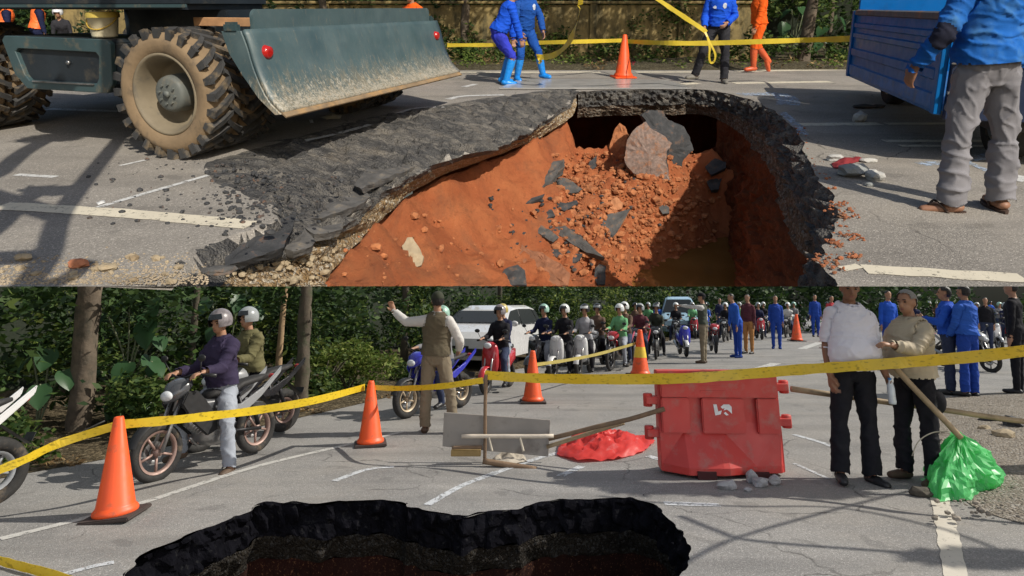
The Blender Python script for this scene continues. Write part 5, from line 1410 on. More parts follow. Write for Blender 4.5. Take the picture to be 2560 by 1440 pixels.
# ================================================================ UPPER STREET: broken pieces, rubble, background
def hit_soil(x, y):
    d = _ray(x, y, TILT_U); o = V((0, 0, HU)); lo, hi = 3.5, 12.5
    ks = np.linspace(3, 12, 400); P = np.array([list(o + d * k) for k in ks]); dz = P[:, 2] - soil_z(P[:, 0], P[:, 1])
    i = np.where(dz < 0)[0]; return o + d * float(ks[i[0]] if len(i) else 8)
def zpx(pts, x0=1240, y0=200, s=.3584): return [(x0 + a * s, y0 + b * s) for a, b in pts]
CHUNK = MT('asphalt_chunk', (.085, .082, .078), .85, var=.3, vs=9, bump=.6, bs=70, dirt=(.22, .12, .06), dirt_amt=.32, dirt_scale=11)
CHUNKD = MT('dark_asphalt_chunk', (.045, .046, .048), .8, var=.35, vs=9, bump=.7, bs=60, dirt=(.18, .09, .045), dirt_amt=.25, dirt_scale=9)
GRAN = MT('granular_asphalt_face', (.23, .165, .135), .9, var=.35, vs=26, bump=.9, bs=80, dirt=(.33, .155, .08), dirt_amt=.42, dirt_scale=14)
STONE = MT('pale_stone', (.36, .29, .19), .85, var=.22, vs=7, bump=.5, bs=40, dirt=(.22, .15, .08), dirt_amt=.4)
CLOD = MT('soil_clod', (.40, .150, .058), .9, var=.3, vs=9, bump=.9, bs=40, dirt=(.2, .06, .025), dirt_amt=.4, dirt_scale=12)
def chunk(name, label, cat, outline, mt, th=.08, lift=.03, face=.45, lean=(0, 0), seed=0, group=None, rough=.018, at=None):
    cx = sum(p[0] for p in outline) / len(outline); cy = sum(p[1] for p in outline) / len(outline)
    h = PU(cx, cy, at) if at is not None else hit_soil(cx, cy); d = _ray(cx, cy, TILT_U).normalized(); h = h - d * lift
    n_ = (V((lean[0], lean[1], 1)) * (1 - face) - d * face).normalized()
    P = []
    for x, y in outline:
        r = _ray(x, y, TILT_U); o = V((0, 0, HU)); P.append(o + r * ((h - o).dot(n_) / r.dot(n_)) - h)
    m = MB(); k = len(P); c = V()
    mid = [p * .55 for p in P]; bot = [p * .86 - n_ * th for p in P]
    m.add(P + mid + bot + [n_ * th * .12, -n_ * th], [(i, (i + 1) % k, k + (i + 1) % k, k + i) for i in range(k)] + [(k + i, k + (i + 1) % k, 3 * k) for i in range(k)] +
          [((i + 1) % k, i, 2 * k + i, 2 * k + (i + 1) % k) for i in range(k)] + [(2 * k + (i + 1) % k, 2 * k + i, 3 * k + 1) for i in range(k)], 0)
    me = m.mesh(name, [mt]); bm = bmesh.new(); bm.from_mesh(me)
    bmesh.ops.subdivide_edges(bm, edges=bm.edges[:], cuts=2, use_grid_fill=True)
    for v in bm.verts: v.co += noise.noise_vector(v.co * 7 + V((seed, 0, 0))) * rough + noise.noise_vector(v.co * 19 + V((seed, 0, 0))) * rough * .55
    bm.to_mesh(me); bm.free()
    o = link(bpy.data.objects.new(name, me), UP); o.location = h
    return tag(clip_front(o), label, cat, group)
G_ = None
chunk('soil_clod', 'tall red earth lump standing left of the big slab in the sinkhole', 'lump of earth', zpx([(790, 470), (815, 390), (825, 335), (860, 303), (912, 345), (926, 380), (895, 500), (870, 540), (800, 530)]), CLOD, .25, .10, .9, seed=2, group=G_, rough=.03)
for k, (lab, pts, mt, th, lift, face, lean) in enumerate([
    ('broken asphalt lump under the left cave mouth, topmost of the left group', [(260, 760), (270, 680), (350, 610), (400, 568), (478, 553), (482, 612), (430, 640), (395, 700), (330, 745)], CHUNK, .10, .05, .35, (-.2, 0)),
    ('flat grey asphalt slice leaning on the lump below the cave mouth', [(340, 715), (350, 690), (420, 622), (436, 640), (385, 715)], CHUNK, .05, .09, .6, (0, 0)),
    ('wedge of grey asphalt lying just right of the left lump', [(412, 722), (440, 678), (510, 690), (602, 752), (572, 788), (500, 786)], CHUNK, .09, .05, .35, (.1, 0)),
    ('upright asphalt flake at the top of the red slope', [(630, 622), (655, 565), (702, 528), (698, 600), (668, 638)], CHUNKD, .06, .05, .8, (0, 0)),
    ('small kinked asphalt piece halfway down the red slope', [(428, 850), (470, 868), (560, 828), (572, 856), (482, 912), (432, 890)], CHUNKD, .06, .04, .45, (0, 0)),
    ('small dark asphalt bit above the long slab', [(320, 918), (380, 898), (412, 950), (350, 972)], CHUNKD, .06, .03, .4, (0, 0)),
    ('long narrow asphalt slab lying diagonally on the red soil', [(383, 1002), (440, 994), (510, 1035), (582, 1085), (700, 1188), (762, 1242), (640, 1204), (560, 1160), (470, 1100), (398, 1048)], CHUNK, .10, .09, .42, (-.25, 0)),
    ('curved asphalt shell with pale inner face near the middle of the soil heap', [(706, 1142), (698, 1052), (730, 982), (800, 934), (870, 918), (942, 898), (900, 972), (842, 1062), (772, 1144)], CHUNK, .07, .09, .62, (0, 0)),
    ('small asphalt chip below the long slab', [(498, 1252), (540, 1204), (602, 1210), (572, 1262), (522, 1284)], CHUNKD, .06, .03, .4, (0, 0)),
    ('blue grey asphalt block at the bottom edge of the sinkhole', [(22, 1392), (60, 1320), (150, 1288), (202, 1330), (216, 1432), (120, 1436), (30, 1434)], CHUNKD, .14, .08, .5, (0, 0)),
    ('dark asphalt chunk half buried under the right wall', [(1458, 602), (1520, 545), (1602, 570), (1604, 612), (1500, 662)], CHUNKD, .09, .06, .5, (0, 0)),
    ('dark wet asphalt chunk below another under the right wall', [(1468, 702), (1530, 660), (1574, 690), (1552, 762), (1502, 772)], CHUNKD, .09, .06, .5, (0, 0)),
    ('grey asphalt pebble at the shadow edge of the heap', [(1138, 892), (1175, 868), (1206, 884), (1208, 926), (1160, 934)], CHUNK, .05, .04, .5, (0, 0)),
    ('flat dark asphalt strip on the left red slope', [(160, 862), (240, 820), (340, 790), (330, 815), (250, 850), (180, 876)], CHUNKD, .05, .03, .35, (0, 0)),
    ('cluster of grey asphalt left of the long slab', [(230, 1035), (270, 1000), (330, 1020), (400, 1060), (440, 1100), (400, 1130), (330, 1090), (260, 1060)], CHUNK, .08, .04, .4, (0, 0)),
    ('small dark asphalt piece under the brown clod', [(368, 1192), (420, 1180), (460, 1215), (420, 1235)], CHUNKD, .05, .03, .4, (0, 0)),
    ('black asphalt piece at the foot of the heap', [(690, 1310), (720, 1282), (770, 1300), (760, 1420), (715, 1432), (690, 1380)], CHUNKD, .08, .05, .55, (0, 0))]):
    chunk('asphalt_chunk', lab, 'asphalt chunk', zpx(pts), mt, th, lift, face, lean, seed=k * 3 + 1, group=None)
chunk('soil_clod', 'large brown and red clod at the bottom edge of the sinkhole', 'lump of earth', zpx([(158, 1252), (188, 1156), (300, 1198), (380, 1240), (452, 1280), (522, 1350), (512, 1432), (380, 1436), (222, 1436)]), MT('brown_clod', (.24, .10, .05), .9, var=.35, vs=10, bump=.8, bs=50), .2, .08, .45, seed=31, group=None, rough=.03)
chunk('stone', 'pale tan rounded stone on the lower left red slope', 'stone', [(560 + a * .289, 300 + b * .289) for a, b in [(1538, 1090), (1580, 1018), (1630, 1022), (1690, 1110), (1724, 1180), (1704, 1254), (1650, 1282), (1606, 1236), (1560, 1160)]], STONE, .12, .08, .6, seed=8, group=None)
chunk('soil_clod', 'small pale orange clod above the curved asphalt shell', 'lump of earth', zpx([(788, 882), (800, 832), (850, 818), (892, 860), (880, 900), (830, 914)]), MT('pale_clod', (.46, .20, .09), .9, var=.2, bump=.7, bs=50), .08, .05, .6, seed=12, group=None)
PLATE = MT('asphalt_plate', (.105, .10, .094), .85, var=.35, vs=6, bump=.7, bs=55, dirt=(.20, .165, .12), dirt_amt=.4, dirt_scale=9)
z7 = lambda pts: [(560 + a * .289, 300 + b * .289) for a, b in pts]
for k, (lab, pts, zc, ln) in enumerate([
    ('long broken asphalt plate along the sagging left rim, the middle one', [(690, 800), (860, 705), (1020, 640), (1180, 598), (1272, 650), (1236, 705), (1100, 760), (1000, 800), (830, 850), (705, 852)], -.20, (.10, .10)),
    ('narrow broken asphalt plate below the middle one on the left rim', [(640, 892), (760, 925), (900, 905), (1022, 898), (1032, 950), (900, 985), (790, 990), (660, 930)], -.21, (.14, .05)),
    ('small folded asphalt plate over the gravel at the lower left rim', [(522, 1112), (600, 1050), (662, 1000), (702, 945), (790, 1040), (762, 1092), (690, 1120), (600, 1134)], -.19, (.2, .05)),
    ('thin asphalt plate at the upper end of the left rim crack', [(1130, 560), (1200, 470), (1262, 400), (1420, 378), (1580, 376), (1660, 398), (1540, 450), (1400, 500), (1260, 560), (1180, 598)], -.20, (.05, .12)),
    ('wide dark asphalt plate at the lower left end of the broken rim', [(10, 1030), (190, 960), (390, 885), (560, 830), (632, 806), (600, 930), (522, 1096), (330, 1170), (110, 1235), (10, 1250)], -.07, (.05, -.02))]):
    chunk('asphalt_plate', lab, 'asphalt plate', z7(pts), PLATE if k != 4 else CHUNKD, .055, .05, .05, ln, seed=50 + k, rough=.016, at=zc)
# the big tilted slab: a granular face and a dark broken side
def big_slab():
    base = hit_soil(1650, 455); Yb = base.y + .14
    fr = zpx([(892, 545), (905, 470), (940, 385), (985, 335), (1042, 292), (1130, 362), (1228, 440), (1195, 500), (1190, 565), (1215, 700), (1120, 720), (1030, 700), (950, 650)])
    sd = zpx([(1042, 292), (1010, 252), (1060, 212), (1160, 215), (1215, 290), (1310, 330), (1352, 400), (1372, 490), (1300, 560), (1290, 640), (1275, 740), (1160, 800), (1110, 742), (1062, 655)])
    m = MB(); A = []
    for i, (x, y) in enumerate(fr): A.append(PUY(x, y, Yb - .10 + .0007 * (480 - y) * 2 + .0006 * (1620 - x)))
    B_ = [PUY(x, y, Yb + .10 + .0010 * (x - 1620) + .0012 * (480 - y)) for x, y in sd]
    ctr = sum(A, V()) / len(A) + V((0, -.05, .0)); n = len(A)
    m.add(A + [ctr], [(i, (i + 1) % n, n) for i in range(n)], 0)
    back = [p + V((.10, .34, -.05)) for p in A]
    m.add(A + back, [((i + 1) % n, i, n + i, n + (i + 1) % n) for i in range(n)], 1)
    c2 = sum(B_, V()) / len(B_) + V((0, -.06, 0)); n2 = len(B_)
    m.add(B_ + [c2], [(i, (i + 1) % n2, n2) for i in range(n2)], 1)
    bk = [p + V((.04, .30, -.04)) for p in B_]; m.add(B_ + bk, [((i + 1) % n2, i, n2 + i, n2 + (i + 1) % n2) for i in range(n2)], 1)
    me = m.mesh('asphalt_slab', [GRAN, CHUNKD]); bm = bmesh.new(); bm.from_mesh(me); bmesh.ops.subdivide_edges(bm, edges=bm.edges[:], cuts=3, use_grid_fill=True)
    for v in bm.verts: v.co += noise.noise_vector(v.co * 5) * .028 + noise.noise_vector(v.co * 17) * .016
    bm.to_mesh(me); bm.free(); o = link(bpy.data.objects.new('asphalt_slab', me), UP)
    tag(o, 'big upended slab of asphalt with red granular face at the top of the soil heap', 'asphalt slab')
big_slab()
BRCL = MT('spilled_clay', (.30, .105, .045), .95, var=.35, vs=9, bump=.8, bs=40, dirt=(.16, .09, .05), dirt_amt=.5)
# loose clods and crumbs
g = random.Random(5); pts = []
for _ in range(2600):
    x, y = g.gauss(1560, 125), g.gauss(515, 95)
    if 1380 < x < 1800 and 380 < y < 700: pts.append(hit_soil(x, y))
for _ in range(140):
    x, y = g.uniform(860, 1500), g.uniform(520, 705)
    if y > 480 + (1500 - x) * .12: pts.append(hit_soil(x, y))
scatter_rocks('soil_clods', pts, lambda: g.choice([.010, .012, .015, .018, .024, .032, .055]) * g.uniform(.6, 1.25), CLOD, UP, seed=2)
pts = [hit_soil(g.gauss(1420, 110), g.gauss(560, 70)) for _ in range(130)]
scatter_rocks('asphalt_crumbs', pts, lambda: g.uniform(.012, .04), CHUNKD, UP, seed=3)
pts = []
for _ in range(520):
    x, y = g.gauss(650, 85), g.gauss(480, 48)
    if y > 380 and not (x > 640 and y < 430) : pts.append(PU(x, y, .0))
for _ in range(70): pts.append(PU(g.uniform(200, 640), g.uniform(400, 570)))
scatter_rocks('asphalt_crumbs', pts, lambda: g.choice([.006, .008, .011, .02]) * g.uniform(.7, 1.4), CHUNKD, UP, seed=4)
pts = []
for k in range(len(pR)):                                   # earth and grit spilled along the right rim
    p = pR[k]; 
    if p.y > 7 or p.y < Y0 + .15: continue
    for _ in range(2): pts.append(p + V((abs(g.gauss(.04, .05)), g.uniform(-.05, .05), 0)))
scatter_rocks('spilled_soil', pts, lambda: g.choice([.004, .006, .009, .015]) * g.uniform(.7, 1.3), BRCL, UP, seed=5)
for j, (x, y, r) in enumerate([(2100, 517, .075), (2106, 541, .08), (2132, 594, .06), (2080, 660, .10), (2138, 645, .05), (2086, 612, .05)]):
    pts = [PU(x, y) + V((g.gauss(0, r * .5), g.gauss(0, r * .5), g.uniform(0, r * .25))) for _ in range(26)]; pts = [p for p in pts if p.y > Y0 + .1]
    scatter_rocks('spilled_soil', pts, lambda: g.uniform(.005, .015), BRCL, UP, seed=6 + j)
# fine grit and pale rubble along the lower left edge
pts = [PU(g.uniform(-20, 520), 716 - abs(g.gauss(0, 30)), 0) for _ in range(1500)]
scatter_rocks('gravel', [p for p in pts if p.y > Y0 + .02 and not inpoly(p.x, p.y, sag2)], lambda: g.uniform(.0025, .008), MT('pale_grit', (.36, .29, .20), .95, var=.35, vs=3, bump=.3), UP, base=ico(1), seed=77)
pts = [PU(g.uniform(0, 840), g.uniform(642, 714) + g.gauss(0, 4), 0) for _ in range(130)]
pts = [p for p in pts if p.y > Y0 + .04 and not inpoly(p.x, p.y, sag2) and not inpoly(p.x, p.y, hole2)]
scatter_rocks('rubble', pts, lambda: g.choice([.005, .007, .010, .015, .026]) * g.uniform(.7, 1.2), STONE, UP, seed=14)
pts = []
for i in range(NB):
    if tC[i].y > 4.6: break
    for _ in range(5):
        w = g.random(); pts.append(mB[i].lerp(tC[i], w) + V((0, 0, .02)))
scatter_rocks('rubble', pts, lambda: g.choice([.007, .010, .016, .03]) * g.uniform(.7, 1.2), STONE, UP, base=ICO1, seed=15)
BRICKR = MT('broken_brick', (.46, .18, .09), .9, var=.2, bump=.5)
for x, y, r, lab, mt, cat in [(196, 668, (.06, .03, .035), 'orange broken brick piece lying in the pale rubble', BRICKR, 'brick'), (545, 683, (.10, .05, .03), 'flat grey stone at the foot of the black asphalt edge', CHUNK, 'stone'),
                              (270, 676, (.045, .035, .03), 'round pale stone in the middle of the rubble strip', STONE, 'stone'), (60, 650, (.05, .03, .03), 'pale stone at the far left of the rubble strip', STONE, 'stone')]:
    rock('broken_brick' if cat == 'brick' else 'stone', lab, cat, UP, PU(x, y), r, x, mt)
for x, y, r, lab, mt in [(2088, 402, (.075, .05, .04), 'small whitish stone by the rim, left in the pile of three', 'w'), (2172, 406, (.08, .03, .025), 'thin whitish stone at the back of the pile by the rim', 'w'),
                         (2130, 440, (.13, .10, .07), 'largest grey concrete lump in the pile by the rim', 'g'), (2186, 450, (.075, .06, .05), 'grey white concrete lump nearest the man in sandals', 'w'),
                         (2147, 305, (.10, .08, .075), 'white concrete block on the shaded road under the truck bed', 'w'), (2160, 271, (.16, .06, .04), 'dark flattened lump in the shade below the truck bed', 'd'), (2196, 270, (.09, .05, .035), 'small dark lump beside the flattened one below the truck bed', 'd'),
                         (2174, 466, (.03, .02, .02), 'small grey pebble in front of the concrete pile', 'g')]:
    rock('concrete_lump', lab, 'rubble lump', UP, PU(x, y), r, x * .1, {'w': MT('whitish_concrete', (.46, .45, .42), .9, bump=.5, dirt=(.2, .2, .19), dirt_amt=.4), 'g': MT('grey_concrete', (.27, .28, .27), .9, bump=.6, dirt=(.14, .14, .14), dirt_amt=.4), 'd': CHUNKD}[mt], flat=.9)
def rag(name, label, cat, pts, mt, coll, h=.04, seed=0, thick=.004, P=PU):
    """crumpled thin sheet lying on the road"""
    O = [P(x, y) for x, y in pts]; c = sum(O, V()) / len(O); n = 22; m = MB(); vs = []; k = len(O) * 7
    ring = resample(O + [O[0]], k + 1)[:-1]
    for i in range(n):
        t = i / (n - 1)
        for p in ring:
            q = c.lerp(p, t) - c; w = V((q.x * 5.5 + seed, q.y * 5.5, seed)); rd = lambda f, o_: (1 - abs(noise.noise(w * f + V((o_, 0, 0)))) * 2.2)
            z = h * max(.0, (1 - t ** 3) * (.42 + .45 * noise.noise(w * .6)) + .38 * rd(1.3, 3) * (1 - t * .6) + .20 * rd(3.1, 7) * (1 - t * .5))
            q = q + V((noise.noise(w * 2), noise.noise(w * 2 + V((4, 4, 4))), 0)) * h * .35 * (1 - t)
            vs.append((q.x, q.y, max(.004, z)))
    m.add(vs, [(i * k + j, i * k + (j + 1) % k, (i + 1) * k + (j + 1) % k, (i + 1) * k + j) for i in range(n - 1) for j in range(k)], 0, True)
    return tag(m.build(name, [mt], coll, loc=c, fix=False), label, cat)
rag('red_cloth', 'crumpled dark red cloth among the concrete lumps by the rim', 'cloth', [(2078, 412), (2100, 402), (2150, 396), (2160, 402), (2120, 412), (2105, 424), (2085, 422)], cloth('dark_red', (.22, .03, .035)), UP, .06, 3)
rag('plastic_scrap', 'pale crumpled plastic scrap on the shaded road under the blade', 'plastic scrap', [(800, 294), (830, 286), (855, 290), (850, 298), (815, 300)], MT('pale_plastic', (.5, .45, .33), .5), UP, .05, 5)
rag('plastic_scrap', 'small white scrap in front of the excavator tyre shade', 'plastic scrap', [(772, 300), (782, 300), (784, 308), (776, 308)], MT('white_scrap', (.6, .6, .58), .5), UP, .02, 6)
rag('plastic_scrap', 'white paper scrap near the painted line at the left', 'plastic scrap', [(240, 508), (262, 502), (264, 508), (246, 514)], MT('white_scrap', (.6, .6, .58), .5), UP, .015, 7)
# dark red cloth-like bundle by the far cone
rag('red_cloth', 'small dark red bundle lying behind the far cone', 'cloth', [(1576, 162), (1590, 160), (1592, 166), (1580, 168)], cloth('dark_red', (.22, .03, .035)), UP, .12, 9)

# ---------------- wall, trees and plants beyond the road
YW = 15.9
def wall_mat():
    t = NT('stained_wall'); v = t.mapping((1, 1, .3))
    c = t.mix(t.ramp(t.noise(1.3, 8, .65), [(.35, 0.0), (.65, 1.0)]), (.16, .125, .06), (.36, .27, .115))
    c = t.mix(t.ramp(t.noise(4, 8, .7, v), [(.46, 0.0), (.64, .85)]), c, (.040, .040, .026))
    c = t.mix(t.ramp(t.noise(9, 8, .7), [(.60, 0.0), (.74, .7)]), c, (.33, .26, .13))
    t.set(Base_Color=c, Roughness=.92, Specular_IOR_Level=.2); t.bump(t.noise(14, 8, .7), .6, .02); return t.mat
WALLM = wall_mat()
wl = thing('garden_wall', 'stained ochre concrete wall with pilasters running behind the far lane', 'wall', UP, (0, YW, 0))
xa, xb, npan = -11.0, 6.3, 8; zt = PUY(1500, 12, YW).z
for i in range(npan):
    x0 = xa + (xb - xa) * i / npan; x1 = xa + (xb - xa) * (i + 1) / npan
    m = MB(); m.box(((x0 + x1) / 2, .08, zt / 2 - .1), (x1 - x0 - .16, .12, zt + .2)); m.build('wall_panel', [WALLM], UP, wl, bevel=.01)
    m = MB(); m.box((x0, .06, zt / 2 - .08), (.17, .22, zt + .24)); m.build('pilaster', [WALLM], UP, wl, bevel=.015)
m = MB(); m.box(((xa + xb) / 2, .06, zt + .055), (xb - xa, .26, .07)); m.build('coping', [WALLM], UP, wl, bevel=.015)
m = MB(); m.tube([(xa, .05, zt + .42), (xb, .05, zt + .40)], .03, 8); [m.tube([(x, .05, zt + .08), (x, .05, zt + .42)], .02, 6) for x in np.arange(xa + .5, xb, 1.6)]; m.build('railing', [DARKM()], UP, wl)

def up_tree(px, base_row, lab, w, crown, n, seed, lean=0.0, mt=LEAF_D, size=.20, h=6.5, bark=BARK):
    p = PU(px, base_row); 
    tree(lab, UP, p, [(0, 0, -.1), (lean * .3, .02, .8), (lean, .0, 2.2), (lean * 1.4, .1, h)], crown, n, size, mt, bark, seed, rad=(w, w * .55))
up_tree(2008, 158, 'tree with grey brown trunk between the orange worker and the blue truck', .17, blobby((-1.4, -3.6, 5.2), (2.6, 1.8, .9), 26, .75, 1), 2376, 1, .12)
up_tree(2070, 150, 'slim tree just right of the grey brown trunk', .07, blobby((.6, -.4, 3.2), (1.2, .9, .9), 10, .5, 2), 1600, 2, -.05, LEAF_M)
up_tree(826, 152, 'slender tree rising behind the top of the excavator blade', .12, blobby((.6, -3.8, 5.0), (2.6, 1.6, .9), 24, .75, 3), 2376, 3, -.15)
up_tree(1160, 150, 'dark tree standing at the left end of the ochre wall behind the workers', .13, blobby((.2, -3.7, 5.0), (2.2, 1.6, .9), 24, .7, 4), 2088, 4, .1)
up_tree(1660, 138, 'tree behind the ochre wall over the man with the tape', .14, blobby((-1.0, -4.6, 5.2), (2.4, 1.5, .9), 24, .75, 5), 2088, 5, .1)
# leafy background masses
bl = []
gg = random.Random(21)
for k in range(150): bl.append(((gg.uniform(-17, 15), gg.uniform(17, 20.5), gg.uniform(.3, 4.6)), (gg.uniform(.6, 1.2),) * 2 + (gg.uniform(.5, .9),)))
tag(leaves('treeline', bl, 30000, .24, LEAF_D, UP, None, 11), kind='stuff')
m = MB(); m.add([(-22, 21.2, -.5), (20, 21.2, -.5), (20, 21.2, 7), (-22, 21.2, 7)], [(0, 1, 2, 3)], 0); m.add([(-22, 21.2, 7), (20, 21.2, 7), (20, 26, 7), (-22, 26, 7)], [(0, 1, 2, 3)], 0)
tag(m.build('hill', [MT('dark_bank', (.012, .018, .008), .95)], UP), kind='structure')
def weeds(name, rng_, n, size, mt, seed, z=(.0, .35), coll=UP):
    gg = random.Random(seed); bl = []
    for k in range(n): 
        x, y = gg.uniform(*rng_[0]), gg.uniform(*rng_[1]); s = gg.uniform(.14, .34); bl.append(((x, y, gg.uniform(*z)), (s, s * .8, s * .8)))
    return tag(leaves(name, bl, n * 60, size, mt, coll, None, seed), kind='stuff')
weeds('undergrowth', ((-13, 9), (14.6, 15.7)), 95, .11, LEAF_M, 31, (.05, .42))
weeds('undergrowth', ((-13, 11), (13.7, 14.7)), 60, .08, LEAF_L, 32, (.0, .10))
weeds('undergrowth', ((5.2, 13), (14.2, 17)), 80, .13, LEAF_M, 33, (.1, 1.6))
weeds('undergrowth', ((-13, -1.0), (15.0, 16.5)), 80, .13, LEAF_D, 34, (.1, 1.7))
weeds('fallen_leaves', ((-13, 12), (13.5, 15.6)), 50, .07, DEADLEAF, 35, (.0, .02))
gv = random.Random(4); cl = []
for k in range(26): cl.append(((gv.uniform(-2.2, 4.6), YW - .10, gv.uniform(.1, zt)), (gv.uniform(.15, .5), .10, gv.uniform(.12, .4))))
tag(leaves('ivy', cl, 1800, .10, LEAF_M, UP, None, 41), 'dark green creeper hanging over the ochre wall behind the tape', 'creeper')
def bl_plant(px, row, lab, spec, seed, P=PU, coll=UP, szk=1.0, mt=LEAF_B):
    p = P(px, row); g_ = random.Random(seed); stems = []; ls = []
    for (dx, dz, sz, yaw, pitch) in spec:
        tip = V((dx, g_.uniform(-.35, .1), dz)); stems.append([(0, 0, 0), (dx * .3, 0, dz * .55), tip])
        ls.append((tip, sz * szk, yaw, pitch, g_.uniform(-25, 25)))
    broadleaf(lab, coll, p, stems, ls, mt)
bl_plant(1985, 150, 'broad leaved plant left of the grey brown trunk', [(-.28, 1.22, .34, 100, -25), (-.05, 1.28, .34, 200, -35), (-.34, .92, .36, 150, -60), (.02, .95, .30, 220, -45), (.2, .8, .26, 260, -30), (-.15, .6, .25, 170, -50), (.12, 1.10, .28, 300, -30)], 3)
bl_plant(2066, 152, 'broad leaved plant between the grey brown trunk and the blue truck', [(-.2, .85, .34, 110, -35), (.12, 1.05, .36, 210, -45), (.30, .95, .30, 260, -30), (.0, .62, .30, 180, -50), (.35, .55, .26, 240, -40), (-.25, .45, .26, 130, -40), (.45, 1.2, .34, 200, -40), (.2, .3, .24, 190, -30)], 4)

# ---------------- what stands behind the photographer and throws shadows into the picture
def caster(px, heights):
    return [PU(x, y) + sun_vec(150, 43) * (h / math.sin(R(43))) for (x, y), h in zip(px, heights)]
b1 = caster([(60, 720), (118, 640), (150, 540), (215, 450), (300, 345), (350, 280)], [2.6, 2.9, 3.2, 3.5, 3.9, 4.3])
b2 = caster([(-80, 640), (0, 560), (60, 500), (110, 480), (160, 478)], [2.8, 2.9, 3.0, 3.1, 3.2]); b3 = caster([(-60, 470), (0, 430), (60, 380), (130, 345), (190, 335)], [3.6, 3.7, 3.8, 3.9, 4.0])
b4 = caster([(60, 720), (160, 700), (220, 655)], [2.6, 2.65, 2.7])
t = thing('tree', 'bare crooked tree behind the photographer at the left', 'tree', UP, (0, 0, 0)); m = MB()
root_ = V((b1[0].x - .3, b1[0].y - 1.2, 0)); m.tube(smoothpath([root_, root_.lerp(b1[0], .6), b1[0]], 4), [.16, .15, .14, .13, .12, .11, .10, .10, .09], 10)
m.tube(smoothpath(b1, 5), .07, 10); m.tube(smoothpath([b1[1]] + b2, 4), .075, 8); m.tube(smoothpath([b1[2]] + b3, 4), .09, 8); m.tube(smoothpath(b4, 4), .05, 8)
m.build('trunk', [BARK], UP, t, fix=False)
leaves('crown', [(b2[3] + V((0, 0, .05)), (.20, .06, .10)), (b3[3], (.30, .2, .10))], 260, .16, LEAF_M, UP, t, 5)
# ================================================================ LOWER STREET: ground, hole, markings
A_LO = asphalt('grey_asphalt', (.175, .170, .165), (.275, .265, .25), (.29, .26, .22), .45)
LRIM = [(296, 1450), (330, 1406), (400, 1366), (470, 1331), (540, 1311), (600, 1286), (662, 1259), (760, 1261), (850, 1252), (980, 1253), (1030, 1268), (1100, 1277),
        (1165, 1289), (1215, 1284), (1280, 1274), (1360, 1256), (1450, 1247), (1560, 1246), (1622, 1256), (1672, 1291), (1702, 1331), (1716, 1376), (1702, 1412), (1690, 1450)]
lR = rough([PL(*p) for p in LRIM], .055, 11)
YL0 = PL(CX, 1450).y - .25
lR = [V((lR[0].x - .02, YL0, 0))] + lR + [V((lR[-1].x, YL0, 0))]
lh2 = [(p.x, p.y) for p in lR]
EDGE = [(-420, 1290), (0, 1196), (250, 1150), (560, 1086), (880, 1014), (1150, 952), (1450, 892), (1700, 846), (1900, 812)]
lE = [PL(*p) for p in EDGE]; lE.append(lE[-1] + (lE[-1] - lE[-2]) * 2.2)
YLF = lE[-1].y
def build_lower_road():
    loop = [(lE[0].x, YL0)] + [(x, YL0) for x in np.arange(lE[0].x + .4, lR[0].x - .1, .4)] + lh2 + [(x, YL0) for x in np.arange(lR[-1].x + .3, 24, .6)] + [(26, YL0), (26, YLF)]
    loop += [(p.x, p.y) for p in reversed(smoothpath(lE, 4))]
    n0 = len(loop); edges = [(i, (i + 1) % n0) for i in range(n0)]; pts = list(loop)
    for y in np.arange(YL0 + .2, YLF, .5):
        for x in np.arange(-9, 25, .6):
            a, b = x + rs.uniform(-.1, .1), y + rs.uniform(-.1, .1)
            if inpoly(a, b, loop): pts.append((a, b))
    co, ed, fa, *_ = geometry.delaunay_2d_cdt([V(p) for p in pts], edges, [], 0, 1e-5)
    P = [tuple(c) for c in co]; fs = []
    for f in fa:
        c = (sum(P[i][0] for i in f) / 3, sum(P[i][1] for i in f) / 3)
        if inpoly(c[0], c[1], loop): fs.append(f)
    m = MB(); m.add([(x, y, 0) for x, y in P], fs, 0, True)
    return tag(m.build('road', [A_LO], LO, fix=False), kind='structure')
build_lower_road()
CEN = V((-.35, 3.9, 0))
lT = resample(lR, 420)
BLK = MT('shade_black_edge', (.006, .006, .008), .95, var=.4, vs=9, bump=.9, bs=60, spec=.0, dirt=(.028, .028, .028), dirt_amt=.15, dirt_scale=22)  # black asphalt, its colour darkened further for the deep shade in the hole
l1 = [inwd(p, .03, -.24) for p in lT]; l2 = [inwd(p, -.04, -.42) for p in lT]; l3 = [inwd(p, .05, -3.2) for p in lT]
strip('broken_asphalt_edge', lT, l1, 9, .05, 6, [BLK], .12, LO) if False else None
def lstrip(name, top, bottom, rows, amp, freq, mt, ch):
    n = len(top); m = MB(); vs = []
    for r in range(rows + 1):
        t = r / rows
        for i in range(n):
            p = top[i].lerp(bottom[i], t); inn = (CEN - V((p.x, p.y, 0))).normalized(); w = noise.voronoi(p * 8)[0]
            d = (amp * noise.fractal(p * freq, 1, 2, 4) + ch * (w[1] - w[0] - .15)) * (1 if r else 0); vs.append(p + inn * d)
    m.add(vs, [(r * n + i, r * n + i + 1, (r + 1) * n + i + 1, (r + 1) * n + i) for r in range(rows) for i in range(n - 1)], 0, False)
    return tag(m.build(name, [mt], LO, fix=False), kind='structure')
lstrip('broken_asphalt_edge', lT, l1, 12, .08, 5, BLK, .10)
lstrip('gravel_layer', l1, l2, 7, .05, 6, gravel_mat('shade_dark_gravel', (.014, .011, .008), (.022, .018, .013), (.006, .005, .005), (.045, .043, .04), 60), .06)  # gravel with the hole's shade put into its colour
lstrip('clay_wall', l2, l3, 24, .10, 3, soil_mat('shade_dark_red_clay', (.016, .0035, .002), (.026, .006, .0035), (.008, .003, .002), True), .05)  # red clay darkened in colour for the shade down the hole
